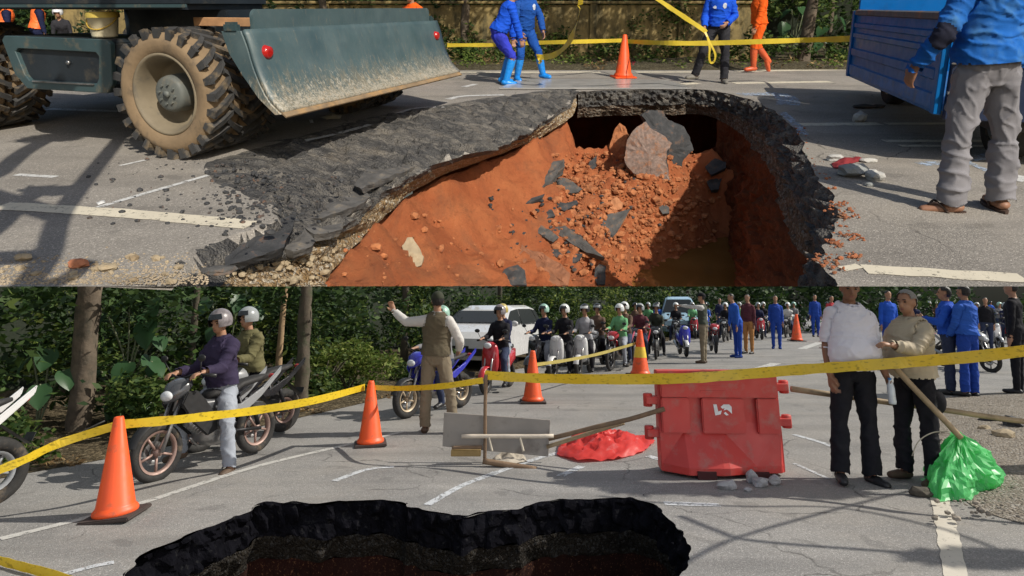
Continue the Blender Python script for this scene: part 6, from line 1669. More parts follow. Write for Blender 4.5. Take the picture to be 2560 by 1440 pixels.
m = MB(); m.add([(-5, YL0, -3.15), (4, YL0, -3.15), (4, 7, -3.15), (-5, 7, -3.15)], [(0, 1, 2, 3)], 0); tag(m.build('pit_floor', [SOIL_WALL], LO), kind='structure')
# earth left of the road, and the dirt shoulder at the right
def lower_verge():
    E = smoothpath(lE, 4); m = MB(); n = 16; vs = []
    for p in E:
        for j in range(n):
            t = (j / (n - 1)) ** 1.7; q = V((p.x - t * 16, p.y + t * 10, 0)); h = 0.006 if j == 0 else .03 + .07 * noise.noise(q * 1.1)
            vs.append((q.x + (.02 if j == 0 else 0), q.y, h))
    m.add(vs, [(i * n + j, i * n + j + 1, (i + 1) * n + j + 1, (i + 1) * n + j) for i in range(len(E) - 1) for j in range(n - 1)], 0, True)
    return tag(m.build('verge', [gravel_mat('leafy_earth', (.055, .044, .026), (.10, .075, .045), (.028, .024, .016), (.20, .16, .10), 26)], LO, fix=False), kind='structure')
lower_verge()
def shoulder():
    O = [PL(*p) for p in [(2640, 1330), (2520, 1300), (2430, 1265), (2372, 1200), (2345, 1120), (2310, 1045), (2340, 1004), (2420, 988), (2560, 978), (3000, 955), (4200, 1000), (4400, 1300), (3300, 1400)]]
    O = smoothpath(O, 5); c = PL(2900, 1180); m = MB(); k = len(O); n = 12; vs = []
    for j in range(n):
        t = 1 - j / (n - 1) * .97
        for p in O:
            q = c.lerp(p, t); q.z = .005 + (0 if j == 0 else .035 * min(1, j / 3) * (.6 + noise.noise(q * 2.5)) + .03 * min(1, j / 3)); vs.append(q)
    m.add(vs, [(j * k + i, j * k + i + 1, (j + 1) * k + i + 1, (j + 1) * k + i) for j in range(n - 1) for i in range(k - 1)], 0, True)
    tag(m.build('dirt_shoulder', [gravel_mat('pale_dirt', (.22, .19, .155), (.30, .265, .22), (.12, .105, .09), (.40, .37, .33), 40)], LO, fix=False), kind='structure')
shoulder()
PAINT2 = paint('worn_white_paint', (.50, .49, .46), .50); CHALK2 = paint('white_chalk', (.52, .54, .56), .54)
for pts, w, mt in [([(0, 1347), (130, 1315), (350, 1258), (640, 1166), (880, 1109), (1010, 1078)], 12, PAINT2), ([(2348, 1235), (2368, 1330), (2392, 1450)], 15, paint('cream_road_paint', (.56, .52, .44), .44))]:
    mark('road_marking', pts, w, mt, LO, PL)
for pts, w, mt in [([(836, 1202), (915, 1174), (985, 1166)], 8, CHALK2), ([(1068, 1262), (1150, 1216), (1240, 1180)], 10, CHALK2), ([(1190, 1200), (1330, 1150), (1440, 1120)], 7, CHALK2),
                   ([(1400, 1190), (1455, 1165)], 8, CHALK2), ([(1620, 1140), (1662, 1150)], 8, CHALK2), ([(1985, 1086), (2060, 1108), (2110, 1128)], 7, CHALK2), ([(1985, 1158), (2070, 1196)], 7, CHALK2),
                   ([(1878, 928), (1940, 908)], 5, PAINT2), ([(2005, 872), (2050, 856)], 4, PAINT2), ([(150, 1438), (230, 1416), (285, 1405)], 10, CHALK2), ([(1660, 1258), (1800, 1262)], 9, CHALK2)]:
    mark('chalk_line', pts, w, mt, LO, PL)
# ================================================================ LOWER STREET: cordon
sL = lambda x, y: px_scale(PL, x, y)
LODR = MT('band_yellow', (.80, .55, .05), .5)
cone('big orange traffic cone at the left tied to the yellow tape', LO, PL(288, 1292), 236 / sL(288, 1292), None)
cone('orange traffic cone between the bike rider and the uniformed man', LO, PL(926, 1112), 152 / sL(926, 1112), None)
cone('orange traffic cone right of the uniformed man in front of the scooters', LO, PL(1332, 1006), 124 / sL(1332, 1006), None)
cone('red orange traffic cone with a yellow band behind the red barrier', LO, PL(1601, 940), 112 / sL(1601, 940), None, [(.28, .44, LODR)])
cone('small far orange traffic cone among the blue uniformed men', LO, PL(1992, 853), 66 / sL(1992, 853), None)
Yc1, Yc2, Yc3 = PL(288, 1280).y, PL(926, 1108).y, PL(1332, 1004).y
Yp = PL(1213, 1158).y; Yb = PL(1820, 1190).y - .12
TAPE2 = TAPE
ribbon('barrier_tape', 'yellow tape rising from the left picture edge to the big cone', [PLY(-40, 1190, Yc1 - .5), PLY(60, 1150, Yc1 - .35), PLY(150, 1108, Yc1 - .15), PLY(296, 1062, Yc1 - .04)], .066, TAPE2, LO)
ribbon('barrier_tape', 'yellow tape from the big cone past the first motorbike to the second cone', [PLY(292, 1062, Yc1 - .04), PLY(450, 1048, Yc1 + .25), PLY(640, 1026, Yc1 + .9), PLY(790, 1000, Yc1 + 1.4), PLY(912, 968, Yc2 - .04)], .075, TAPE2, LO)
ribbon('barrier_tape', 'yellow tape from the second cone to the wooden post', [PLY(918, 968, Yc2 - .05), PLY(1000, 971, Yc2 - .1), PLY(1100, 966, Yp + .15), PLY(1208, 951, Yp - .02)], .062, TAPE2, LO)
ribbon('barrier_tape', 'yellow tape from the wooden post over the red barrier and past the two men', [PLY(1212, 938, Yp - .03), PLY(1330, 945, Yp - .1), PLY(1500, 948, Yb + .2), PLY(1700, 946, Yb - .06), PLY(1850, 936, Yb - .08), PLY(2000, 924, Yb - .2), PLY(2150, 914, Yb - .35), PLY(2300, 903, Yb - .45), PLY(2450, 890, Yb - .6), PLY(2620, 870, Yb - .8), PLY(2900, 838, Yb - 1.0), PLY(3300, 790, Yb - 1.3)], .098, TAPE2, LO, None, .08, 12)
ribbon('barrier_tape', 'thin pale tape from the third cone to the banded cone', [PLY(1338, 912, Yc3), PLY(1420, 900, Yc3 + 1), PLY(1500, 884, Yc3 + 2.4), PLY(1598, 856, PL(1601, 938).y)], .06, tape_mat('faded_tape', (.62, .52, .16), False), LO)
ribbon('loose_tape', 'yellow tape lying on the road in the lower left corner', [PL(-60, 1385, .03), PL(0, 1402, .03), PL(60, 1418, .03), PL(120, 1434, .03), PL(190, 1456, .03)], .055, TAPE2, LO)
m = MB(); m.tube(smoothpath([PLY(-40, 1180, Yc1 - .4), PLY(60, 1143, Yc1 - .3), PLY(160, 1100, Yc1 - .1), PLY(262, 1052, Yc1 - .02)], 6), .006, 6)
tag(m.build('rope', [MT('dark_cord', (.06, .06, .055), .8)], LO), 'thin dark cord running beside the tape to the big cone', 'cord')

# ---------------- red plastic water barrier
def water_barrier():
    y0 = 1197; s = sL(1820, y0); W = 312 / s; H = 252 / s; p = PL(1821, y0)
    b = thing('water_barrier', 'red plastic water barrier with white emblem standing on the road', 'barrier', LO, p + V((0, .22, 0)), -3)
    RED = MT('red_polyethylene', (.50, .040, .032), .5, var=.12, vs=2.5, bump=.04, bs=8, dirt=(.40, .11, .09), dirt_amt=.42, dirt_scale=7)
    w = W / 2; xs = [-w, -w + .012, -w * .60, -w * .05, w * .05, w * .52, w * .93, w - .012, w]
    fl = [0, 0, 1, 1, .95, .35, .2, 0, 0]                               # how far the foot flares out along the width
    prof = lambda f: [(-.075, H), (-.08, H - .02), (-.08, H * .50), (-.10, H * .41), (-.10 - .16 * f, H * .10), (-.10 - .16 * f, .03), (.10 + .16 * f, .03), (.10 + .16 * f, H * .10), (.10, H * .43), (.10, H - .02), (.085, H)]
    m = MB(); m.loft([[V((x, y, z)) for y, z in prof(f)] for x, f in zip(xs, fl)], 0, False); m.build('body', [RED], LO, b, bevel=.008, segs=2)
    for x0, x1 in ((-w * .50, -w * .30), (w * .42, w * .60)):           # fork slots, recessed behind raised side panels
        pass
    z0, z1 = H * .40, H * .74
    for x0, x1 in ((-w + .02, -w * .50), (-w * .30, w * .40), (w * .60, w - .02)):
        m = MB(); m.box(((x0 + x1) / 2, -.112, (z0 + z1) / 2), (x1 - x0, .070, z1 - z0)); m.build('front_panel', [RED], LO, b, bevel=.010, segs=2)
    m = MB(); m.box((0, -.112, (z1 + H - .03) / 2 + .002), (2 * w - .04, .070, H - .03 - z1 - .006)); m.build('front_panel', [RED], LO, b, bevel=.010, segs=2)
    for q in range(2): 
        m = MB(); m.box((-w * .10, -.150, H * (.86 - .05 * q)), (w * .42, .008, .012)); m.build('moulded_line', [RED], LO, b)
    for sx, zs in ((-1, (H * .70, H * .38)), (1, (H * .84, H * .50))):
        for z in zs:
            m = MB(); m.box((sx * (w + .05), 0, z), (.12, .13, .07)); m.cyl((sx * (w + .085), 0, z - .06), (sx * (w + .085), 0, z + .06), .045, None, 14); m.build('coupling_lug', [RED], LO, b, bevel=.006)
    for x in (-w * .33, w * .50):
        m = MB(); m.box((x, -.262, .035), (.17, .03, .07)); m.build('foot_notch', [MT('notch_shade', (.05, .008, .008), .8)], LO, b)  # dark block instead of an opening: the gap's shade is painted
    # the white emblem: two blocky strokes
    WH = MT('emblem_white', (.66, .66, .66), .5); ey = -.1485; k = .085; ox = .02; oz = H * .63
    for P in ([(-1.0, 1), (-.62, 1), (-.50, -.3), (-.1, -.1), (-.25, -.8), (-.85, -1)], [(-.2, .55), (.15, 1), (.75, 1), (1.0, .6), (1.0, -.7), (.7, -.2), (.45, .1), (.1, -.1), (.25, .35), (.0, .2)], [(.30, -.35), (.62, -.9), (.35, -1), (.1, -.6)]):
        m = MB(); m.prism([(ox + a * k, ey, oz + c * k * .58) for a, c in P], (0, -.004, 0)); m.build('emblem', [WH], LO, b)
water_barrier()
for x, y, r, lab, seed in [(1818, 1222, (.085, .05, .045), 'pale flat stone lying under the left foot of the red barrier', 1), (1880, 1206, (.06, .05, .06), 'upright grey stone leaning on the red barrier', 2), (1902, 1216, (.075, .055, .05), 'grey white stone in the middle under the red barrier', 3),
                           (1938, 1212, (.06, .05, .045), 'dark grey stone at the right end under the red barrier', 4), (1870, 1228, (.04, .03, .025), 'small grey stone in front of the barrier stones', 5)]:
    rock('stone', lab, 'stone', LO, PL(x, y), r, seed, MT('grey_white_rubble', (.34, .33, .33), .9, bump=.5, dirt=(.12, .12, .12), dirt_amt=.45), flat=.95)

# ---------------- signboard on a post, bamboo, bags
WOODD = MT('weathered_wood', (.17, .11, .065), .85, var=.3, vs=6, bump=.4, bs=40); BAMB = MT('bamboo', (.32, .235, .135), .6, var=.25, vs=4, bump=.2, bs=30, dirt=(.14, .10, .06), dirt_amt=.4)
def rod(a, b, r, r2=None): q = MB(); q.tube([a.lerp(b, i / 10) + noise.noise_vector(a.lerp(b, i / 10) * 2) * .012 for i in range(11)], [r + ((r2 or r) - r) * i / 10 for i in range(11)], 10); return q
def signboard():
    p = PL(1213, 1160); t = thing('signboard', 'grey back of a low board on a thin wooden post with a pale cross bar', 'signboard', LO, p); Y = p.y
    q = lambda x, y, d=0: PLY(x, y, Y + d) - p
    rod(q(1212, 1165), q(1214, 936), .018).build('post', [WOODD], LO, t)
    m = MB(); m.prism([q(1110, 1031, .10), q(1376, 1050, .10), q(1371, 1142, .06), q(1106, 1116, .06)], (0, .025, 0)); m.build('board', [MT('grey_board', (.235, .215, .19), .8, var=.12, vs=3, dirt=(.15, .13, .11), dirt_amt=.4)], LO, t, bevel=.003)
    rod(q(1154, 1092, -.06), q(1384, 1090, -.06), .020).build('cross_bar', [MT('pale_bar', (.52, .45, .36), .6)], LO, t)
    rod(q(1130, 1120, .0), q(1205, 1118, .0), .016).build('foot', [WOODD], LO, t)
    m = MB(); m.box(q(1165, 1132, .02), (.30, .05, .06)); m.build('foot', [MT('ochre_wood', (.28, .19, .07), .8)], LO, t, bevel=.005)
    rod(q(1208, 1152, -.1), q(1340, 1175, -.16), .028).build('foot', [WOODD], LO, t)
    for x in (1222, 1300): rod(q(x, 1094, -.07), q(x + 8, 1128, -.09), .012).build('tie', [MT('pale_cord', (.5, .44, .34), .8)], LO, t)
signboard()
rag('cloth_bundle', 'pale grey cloth bundle under the cross bar of the signboard', 'cloth', [(1225, 1150), (1260, 1140), (1310, 1142), (1318, 1156), (1270, 1166), (1235, 1162)], cloth('pale_grey', (.38, .34, .28)), LO, .09, 3, P=PL)
rod(PLY(1372, 1096, Yp - .05), PLY(1662, 1024, Yb + .12), .022).build('bamboo_pole', [WOODD], LO); o = LO.objects[-1]; tag(o, 'dark wooden pole slanting from the signboard up to the red barrier', 'pole')
rod(PLY(1366, 1116, Yp - .02), PLY(1560, 1056, Yb + .4), .020).build('bamboo_pole', [BAMB], LO); o = LO.objects[-1]; tag(o, 'shorter pole below the dark one above the red plastic sheet', 'pole')
def film(name, col, tr):
    t = NT(name); c = t.mix(t.ramp(t.noise(4, 6), [(.35, 0.0), (.65, 1.0)]), sc(col, .8), col); c = t.mix(t.ramp(t.noise(9, 5, .6), [(.60, 0.0), (.72, .5)]), c, tuple(min(1, x * .6 + .35) for x in col))
    t.set(Base_Color=c, Roughness=.38, Specular_IOR_Level=.4); tl = t.n('ShaderNodeBsdfTranslucent'); t.l(c, tl.inputs[0]); mx = t.n('ShaderNodeMixShader'); mx.inputs[0].default_value = tr
    t.l(t.p.outputs[0], mx.inputs[1]); t.l(tl.outputs[0], mx.inputs[2]); t.l(mx.outputs[0], t.out.inputs[0]); return t.mat
rag('plastic_sheet', 'crumpled translucent red plastic sheet between signboard and red barrier', 'plastic sheet', [(1392, 1140), (1400, 1112), (1480, 1098), (1560, 1092), (1642, 1106), (1610, 1132), (1540, 1152), (1450, 1158)], film('red_film', (.88, .075, .065), .42), LO, .19, 4, P=PL)
def heap_bag(lab, pts, top, mt, seed):
    """a filled plastic bag: folds run from its neck to the ground"""
    O = [PL(*p) for p in pts]; c = sum(O, V()) / len(O); T = PLY(*top, c.y) ; m = MB(); k = 72; n = 16; ring = resample(O + [O[0]], k + 1)[:-1]; vs = []
    for i in range(n):
        t = i / (n - 1)
        for j, p in enumerate(ring):
            q = p.lerp(T, t) ; bul = math.sin(math.pi * t) * .10; q = q + (p - c).normalized() * bul
            w3 = V((p.x * 6, p.y * 6, t * 4 + seed)); f = .020 * math.sin(j * .9 + 5 * noise.noise(V((j * .12, t * 2.5, seed)))) * (1 - .5 * t) + .07 * noise.noise(w3 * .7) + .05 * (1 - abs(noise.noise(w3 * 1.4)) * 2.4) - .02
            q = q + (p - c).normalized() * f; q.z = max(.01, q.z + .03 * noise.noise(V((j * .3, t * 6, seed)))); vs.append(q - c)
    m.add(vs, [(i * k + j, i * k + (j + 1) % k, (i + 1) * k + (j + 1) % k, (i + 1) * k + j) for i in range(n - 1) for j in range(k)], 0, False)
    return tag(m.build('plastic_bag', [mt], LO, loc=c, fix=False), lab, 'plastic bag')
heap_bag('bright green translucent plastic bag heaped at the foot of the slanted pole', [(2318, 1230), (2330, 1195), (2400, 1180), (2480, 1188), (2524, 1202), (2490, 1222), (2420, 1252), (2350, 1254)], (2398, 1084), film('green_film', (.20, .84, .30), .5), 2)
rod(PLY(1976, 972, Yb + .15), PLY(2900, 1100, Yb + .0), .028, .022).build('bamboo_pole', [BAMB], LO); tag(LO.objects[-1], 'long bamboo pole running from the red barrier out of the picture at the right', 'pole')
rod(PLY(2236, 916, Yb - .30), PLY(2402, 1096, Yb - .42), .026).build('bamboo_pole', [BAMB], LO); tag(LO.objects[-1], 'slanted bamboo pole crossing the long one and stuck in the green bag', 'pole')
m = MB(); m.tube(smoothpath([PLY(2372, 1078, Yb - .45), PLY(2330, 1082, Yb - .4), PLY(2296, 1104, Yb - .38), PLY(2280, 1140, Yb - .36)], 6), .005, 6); tag(m.build('rope', [MT('pale_string', (.4, .36, .28), .8)], LO), 'thin pale string curving down left of the green bag', 'string')
rock('stone', 'dark rounded stone beside the green bag', 'stone', LO, PL(2305, 1240), (.10, .07, .06), 6, MT('dark_brown_stone', (.075, .065, .05), .9, bump=.5))
for x, y, r, lab, k in [(2515, 1102, (.13, .10, .09), 'large pale stone at the right edge in front of the dark rubble', 0), (2462, 1086, (.09, .07, .07), 'whitish stone left of the large pale stone at the right edge', 1), (2540, 1075, (.16, .12, .12), 'dark stone behind the large pale stone at the right edge', 2), (2480, 1062, (.15, .10, .08), 'dark flat stone behind the whitish one at the right edge', 3)]:
    rock('stone', lab, 'stone', LO, PL(x, y), r, k + 11, STONE if k < 2 else CHUNKD, flat=.9)
g = random.Random(9); scatter_rocks('rubble', [PL(g.uniform(2330, 2560), g.uniform(990, 1300), .03) for _ in range(230)], lambda: g.choice([.006, .010, .016, .03]) * g.uniform(.6, 1.2), MT('grey_brown_rubble', (.24, .21, .17), .95, var=.3, bump=.5), LO, seed=8)
scatter_rocks('asphalt_crumbs', [PL(*p) + V((g.gauss(0, .1), abs(g.gauss(.0, .08)), 0)) for p in LRIM[1:-1] for _ in range(g.choice([0, 0, 1, 3]))], lambda: g.uniform(.004, .012), BLK, LO, seed=9)
# ================================================================ LOWER STREET: motorcycles, car, people
WHITEP = paintm('white', (.62, .62, .62)); BLACKPT = paintm('black', (.016, .016, .019)); REDP = paintm('red', (.42, .02, .03)); BLUEP = paintm('deep_blue', (.03, .035, .42)); GREYP = paintm('silver_grey', (.26, .27, .28), .35)
PINKW = MT('dull_pink_rim', (.30, .20, .17), .5, .3); TANW = MT('tan_rim', (.42, .34, .24), .5, .3)
def vdir(yaw): return V((-math.sin(R(yaw)), math.cos(R(yaw)), 0))
BSC = .88
def bike_at(lab, px, yaw, body, accent, style='underbone', rimm=None, rear=False, group=None, roll=0, lod=0):
    p = PL(*px); wb = (.62 if style == 'scooter' else .64) * BSC
    loc = p + vdir(yaw) * (wb if rear else -wb)
    r = motorcycle(lab, LO, loc, yaw, body, accent, style, rimm, group, lod=lod, roll=roll); r.scale = (BSC,) * 3; return r if group else loc
HELG = MT('patterned_helmet', (.20, .18, .19), .35, var=.45, vs=22); HELS = MT('silver_helmet', (.30, .32, .33), .25, var=.1); HELW = MT('white_helmet', (.62, .64, .63), .3); HELGW = MT('green_white_helmet', (.30, .48, .40), .3, var=.5, vs=14); HELB = MT('black_helmet', (.02, .02, .022), .25); HELY = MT('yellow_helmet', (.45, .36, .10), .4)
JEANS = cloth('jeans', (.29, .315, .36), var=.2); JEANSD = cloth('dark_jeans', (.03, .04, .08)); BLK_C = cloth('black', (.012, .012, .016)); KHAKI = cloth('khaki', (.20, .165, .115)); OLIVE = cloth('olive', (.125, .115, .055)); PURP = cloth('navy_purple', (.034, .026, .058))
GREYJ = cloth('grey_jacket', (.20, .20, .21)); WHITES = cloth('white_polo', (.72, .71, .78), var=.04); BEIGE = cloth('cream_shirt', (.46, .40, .30), var=.08); LGREEN = cloth('light_green', (.14, .36, .17)); BRWN = cloth('brown_jacket', (.12, .075, .055))
VESTK = cloth('khaki_vest', (.105, .088, .058), var=.2); SHOEB = MT('black_shoe', (.014, .014, .016), .5); SHOEBR = MT('brown_shoe', (.085, .055, .035), .7)
BLW = cloth('worker_blue', (.018, .06, .33)); BLW2 = cloth('worker_bright_blue', (.03, .11, .48)); WHT = cloth('white_sleeves', (.56, .55, .53), var=.06); ORB = cloth('orange_brown', (.42, .20, .07)); MAR = cloth('maroon', (.10, .03, .04))

# left edge and first pair of bikes
bike_at('black and white motorbike cut off by the left picture edge, tail and rear wheel showing', (-26, 1282), 150, BLACKPT, WHITEP, 'sport', GREYP, rear=True)
l = bike_at('grey and black motorbike nearest on the left, carrying the rider in purple jacket', (388, 1202), 153, paintm('graphite', (.07, .072, .078)), GREYP, 'underbone', PINKW)
rider('motorbike rider in navy and purple jacket and grey jeans with one foot on the road', LO, l, 153, dict(shirt=PURP, trousers=JEANS, shoes=SHOEBR, hat=('helmet', HELG, GLASSY()), loose=.014, wr=.014), lod=0, y=-.12, z=.745, H=1.52,
      pose={'spine': (0, .06, 1), 'head': (10, -6), 'legL': ((-.55, .42, -1), (-.12, -.02, -1), (-.4, 1, 0))})
l = bike_at('second dark motorbike behind the nearest one, carrying the rider in olive jacket', (706, 1084), 149, GREYP, BLACKPT, 'sport', PINKW, rear=True)
rider('motorbike rider in olive jacket and silver helmet behind the purple jacketed rider', LO, l, 152, dict(shirt=OLIVE, trousers=BLK_C, shoes=SHOEB, hat=('helmet', HELS, GLASSY()), loose=.018, wr=.016), lod=0, y=-.08, z=.755, H=1.52)
# uniformed man directing
po, io = person('uniformed man in khaki vest seen from behind, raising his left arm', LO, PL(1088, 1082), -8,
    {'spine': (.04, -.02, 1), 'head': (22, 0), 'armL': ((-1, .25, -.05), (-.85, .2, .62), (-.5, .2, 1), (.3, -1, 0)), 'armR': ((.5, .3, -1), (-.2, .8, -.5)), 'legL': ((-.10, .02, -1), (-.02, 0, -1)), 'legR': ((.26, .05, -1), (.10, -.05, -1))},
    dict(shirt=WHT, trousers=KHAKI, shoes=SHOEBR, vest=VESTK, hat=('cap', cloth('olive_cap', (.045, .05, .035))), loose=.012), H=1.63)
l = bike_at('blue fronted motorbike beside the uniformed man', (1016, 1046), 143, BLUEP, BLUEP, 'sport', TANW)
rider('motorbike rider in grey jacket and green white helmet behind the uniformed man', LO, l, 143, dict(shirt=GREYJ, trousers=JEANSD, shoes=SHOEB, hat=('helmet', HELGW, GLASSY())), y=-.20)
l = bike_at('red scooter carrying two people in front of the white car', (1214, 986), 158, REDP, REDP, 'scooter')
rider('rider in black hooded jacket and grey helmet on the red scooter', LO, l, 158, dict(shirt=BLK_C, trousers=JEANSD, shoes=SHOEB, hat=('helmet', HELG, HELB)))
rider('passenger with yellow helmet and blue jeans on the red scooter', LO, l, 158, dict(shirt=NAVYC, trousers=JEANS, shoes=SHOEB, hat=('helmet', HELY)), y=-.46, z=.80, H=1.45, x=.08)
car('white hatchback waiting behind the red scooter at the left roadside', LO, PL(1228, 908), 160, WHITEP, 3.9, 1.46)
l = bike_at('white scooter of the black clothed rider right of the white car', (1382, 950), 152, WHITEP, WHITEP, 'scooter')
rider('rider in black jacket and silver helmet on the left one of two white scooters', LO, l, 152, dict(shirt=BLK_C, trousers=BLK_C, shoes=SHOEB, hat=('helmet', HELW, HELB)))
l = bike_at('white scooter of the grey jacketed rider, right one of two', (1446, 945), 160, WHITEP, WHITEP, 'scooter')
rider('rider in grey white jacket and black helmet on the right one of two white scooters', LO, l, 160, dict(shirt=GREYJ, trousers=BLK_C, shoes=SHOEB, vest=cloth('grey_white_front', (.36, .36, .38), var=.3), hat=('helmet', HELB, HELW)))
l = bike_at('red motorbike with pink box carrying the light green rider', (1526, 928), 150, REDP, paintm('pink', (.55, .10, .16)), 'underbone')
rider('rider in light green jacket and white helmet on the red motorbike', LO, l, 150, dict(shirt=LGREEN, trousers=JEANS, shoes=SHOEB, hat=('helmet', HELW)))
rider('passenger in brown jacket and white helmet behind the light green rider', LO, l, 150, dict(shirt=BRWN, trousers=JEANSD, shoes=SHOEB, hat=('helmet', HELW, HELB)), y=-.48, z=.80)
l = bike_at('dark motorbike with grey mudguards of the rider in black', (1640, 900), 165, BLACKPT, GREYP, 'underbone')
rider('rider in black shirt and dark helmet just right of the banded cone', LO, l, 165, dict(shirt=cloth('dark_olive', (.03, .035, .025)), trousers=BLK_C, shoes=SHOEB, hat=('helmet', HELB, HELS)))
l = bike_at('black motorbike squeezed between the light green rider and the banded cone', (1588, 912), 156, BLACKPT, REDP, 'underbone')
rider('rider in maroon jacket and silver helmet next to the banded cone', LO, l, 156, dict(shirt=MAR, trousers=JEANSD, shoes=SHOEB, hat=('helmet', HELS, HELB)))
l = bike_at('black scooter between the white car and the left white scooter', (1326, 948), 150, BLACKPT, BLACKPT, 'scooter')
rider('rider in navy jacket and green white helmet between the car and the white scooters', LO, l, 150, dict(shirt=NAVYC, trousers=JEANS, shoes=SHOEB, hat=('helmet', HELGW, GLASSY())))
l = bike_at('white motorbike just behind the grey jacketed scooter rider', (1478, 922), 158, WHITEP, GREYP, 'underbone')
rider('rider in brown jacket and black helmet just behind the grey jacketed one', LO, l, 158, dict(shirt=BRWN, trousers=BLK_C, shoes=SHOEB, hat=('helmet', HELB, HELS)))
l = bike_at('motorbike with blue windshield beside the pointing man', (1716, 893), 175, BLUEP, WHITEP, 'scooter')
person('uniformed man in dark green vest pointing left with a raised arm', LO, PL(1760, 908), 60,
    {'armL': ((-.1, 1, .05), (0, 1, .08), (0, 1, 0), (0, 0, -1)), 'armR': ((.1, -.1, -1), (0, .2, -1))}, dict(shirt=WHT, trousers=KHAKI, shoes=SHOEBR, vest=cloth('dark_green_vest', (.06, .07, .055)), hat=('cap', BLK_C)), H=1.70, lod=1)
bike_at('red motorbike parked between the pointing man and the bending blue worker', (1790, 884), 170, REDP, REDP, 'underbone')
person('worker in blue overalls leaning left, second figure right of the pointing man', LO, PL(1846, 894), 100, {'spine': (0, .28, 1)}, dict(shirt=BLW2, trousers=BLW, shoes=cloth('blue_boot', (.02, .05, .2))), H=1.72, lod=1)
person('man in maroon top and orange brown trousers behind the leaning blue worker', LO, PL(1873, 884), 130, {}, dict(shirt=MAR, trousers=ORB, shoes=SHOEB), H=1.70, lod=1)
person('worker in dark blue overalls standing left of the small far cone', LO, PL(1942, 872), 160, {}, dict(shirt=BLW, trousers=BLW, shoes=cloth('blue_boot', (.02, .05, .2))), H=1.68, lod=1)
person('worker in dark blue overalls standing right of the small far cone', LO, PL(2040, 842), 170, {}, dict(shirt=BLW, trousers=BLW, shoes=SHOEB), H=1.76, lod=1)
person('person in red and white shirt half hidden by the man in white polo', LO, PL(2082, 850), 180, {}, dict(shirt=cloth('red_white', (.50, .06, .07), var=.5), trousers=JEANSD, shoes=SHOEB), H=1.70, lod=1)
# the two men in front
pw, iw = person('heavy man in white polo shirt and black trousers standing by the tape', LO, PL(2142, 1205), 178,
    {'spine': (0, .0, 1), 'head': (-12, -16), 'armR': ((.16, -.02, -1), (-.05, .10, -1)), 'armL': ((-.16, .05, -1), (-.1, .5, -.9)), 'legL': ((-.08, 0, -1), (-.02, 0, -1), (-.25, 1, 0)), 'legR': ((.10, .02, -1), (.02, 0, -1), (.3, 1, 0))},
    dict(shirt=WHITES, trousers=BLK_C, shoes=SHOEB, sleeve='short', loose=.020, wr=.010, flare=.035), H=1.77, belly=.09, skin=1)
pb, ib = person('grey haired man in cream shirt reaching his arm in front of the white polo', LO, PL(2298, 1205), 112,
    {'spine': (0, .05, 1), 'head': (8, -6), 'armL': ((-.10, .80, -.75), (.22, 1, .14), (.25, 1, .05), (.3, 0, -1)), 'armR': ((.15, .3, -1), (-.1, .8, -.4)), 'legL': ((-.10, 0, -1), (-.02, -.06, -1)), 'legR': ((.10, .05, -1), (.02, -.05, -1))},
    dict(shirt=BEIGE, trousers=BLK_C, shoes=SHOEBR, loose=.026, wr=.014, flare=.03, hairmat=MT('grey_hair', (.24, .23, .22), .6)), H=1.62, belly=.05, roll=4.5)
# the shirt tucked bottle and shoulder bag
hb = thing('shoulder_bag', 'small black bag hanging at the hip of the man in cream shirt', 'bag', LO, PLY(2342, 1004, PL(2292, 1205).y - .02)); m = MB(); m.ell((0, 0, 0), (.085, .05, .11), None, 16, 10); m.build('pouch', [BLK_C], LO, hb); m = MB(); m.tube(smoothpath([(-.04, 0, .09), (-.08, -.06, .3), (-.12, -.09, .55)], 5), .008, 6); m.build('strap', [BLK_C], LO, hb)
wbt = thing('water_bottle', 'clear plastic water bottle held low between the two men', 'bottle', LO, PLY(2232, 1010, PL(2292, 1205).y - .22)); m = MB(); m.lathe([(.001, 0), (.030, 0), (.033, .02), (.031, .07), (.033, .12), (.028, .16), (.013, .19), (.013, .205), (.001, .205)], 16); m.build('bottle_body', [MT('bottle_plastic', (.55, .60, .64), .12, var=.1, vs=20)], LO, wbt)
m = MB(); m.cyl((0, 0, .205), (0, 0, .222), .015, None, 12); m.build('bottle_cap', [MT('cap_blue', (.05, .2, .5), .4)], LO, wbt)
# right edge
person('worker in blue overalls with his back half turned, right of the man in cream shirt', LO, PL(2426, 992), 20, {'armL': ((-.1, .2, -1), (.2, .6, -.8)), 'armR': ((.15, .1, -1), (.0, .4, -1))}, dict(shirt=BLW2, trousers=BLW, shoes=SHOEB, loose=.012), H=1.78, lod=0, roll=5)
person('worker in bright blue shirt and dark trousers behind the man in cream shirt', LO, PL(2378, 986), 60, {'armL': ((-.3, .5, -1), (.3, .8, .2))}, dict(shirt=cloth('vivid_blue', (.02, .09, .50)), trousers=JEANSD, shoes=SHOEB, loose=.012), H=1.76, lod=0, roll=5)
person('worker in blue glimpsed between the white polo and the cream shirt', LO, PL(2226, 900), 180, {}, dict(shirt=cloth('vivid_blue', (.02, .09, .50)), trousers=BLW, shoes=SHOEB), H=1.78, lod=1, roll=4)
person('person in black clothes at the right picture edge', LO, PL(2548, 985), 40, {}, dict(shirt=BLK_C, trousers=BLK_C, shoes=SHOEB), H=1.86, lod=1, roll=6)
bike_at('grey motorbike standing at the right picture edge behind the black clothed person', (2478, 930), 200, GREYP, GREYP, 'underbone')
bike_at('white and grey motorbike farther back at the right picture edge', (2500, 880), 170, WHITEP, GREYP, 'scooter')
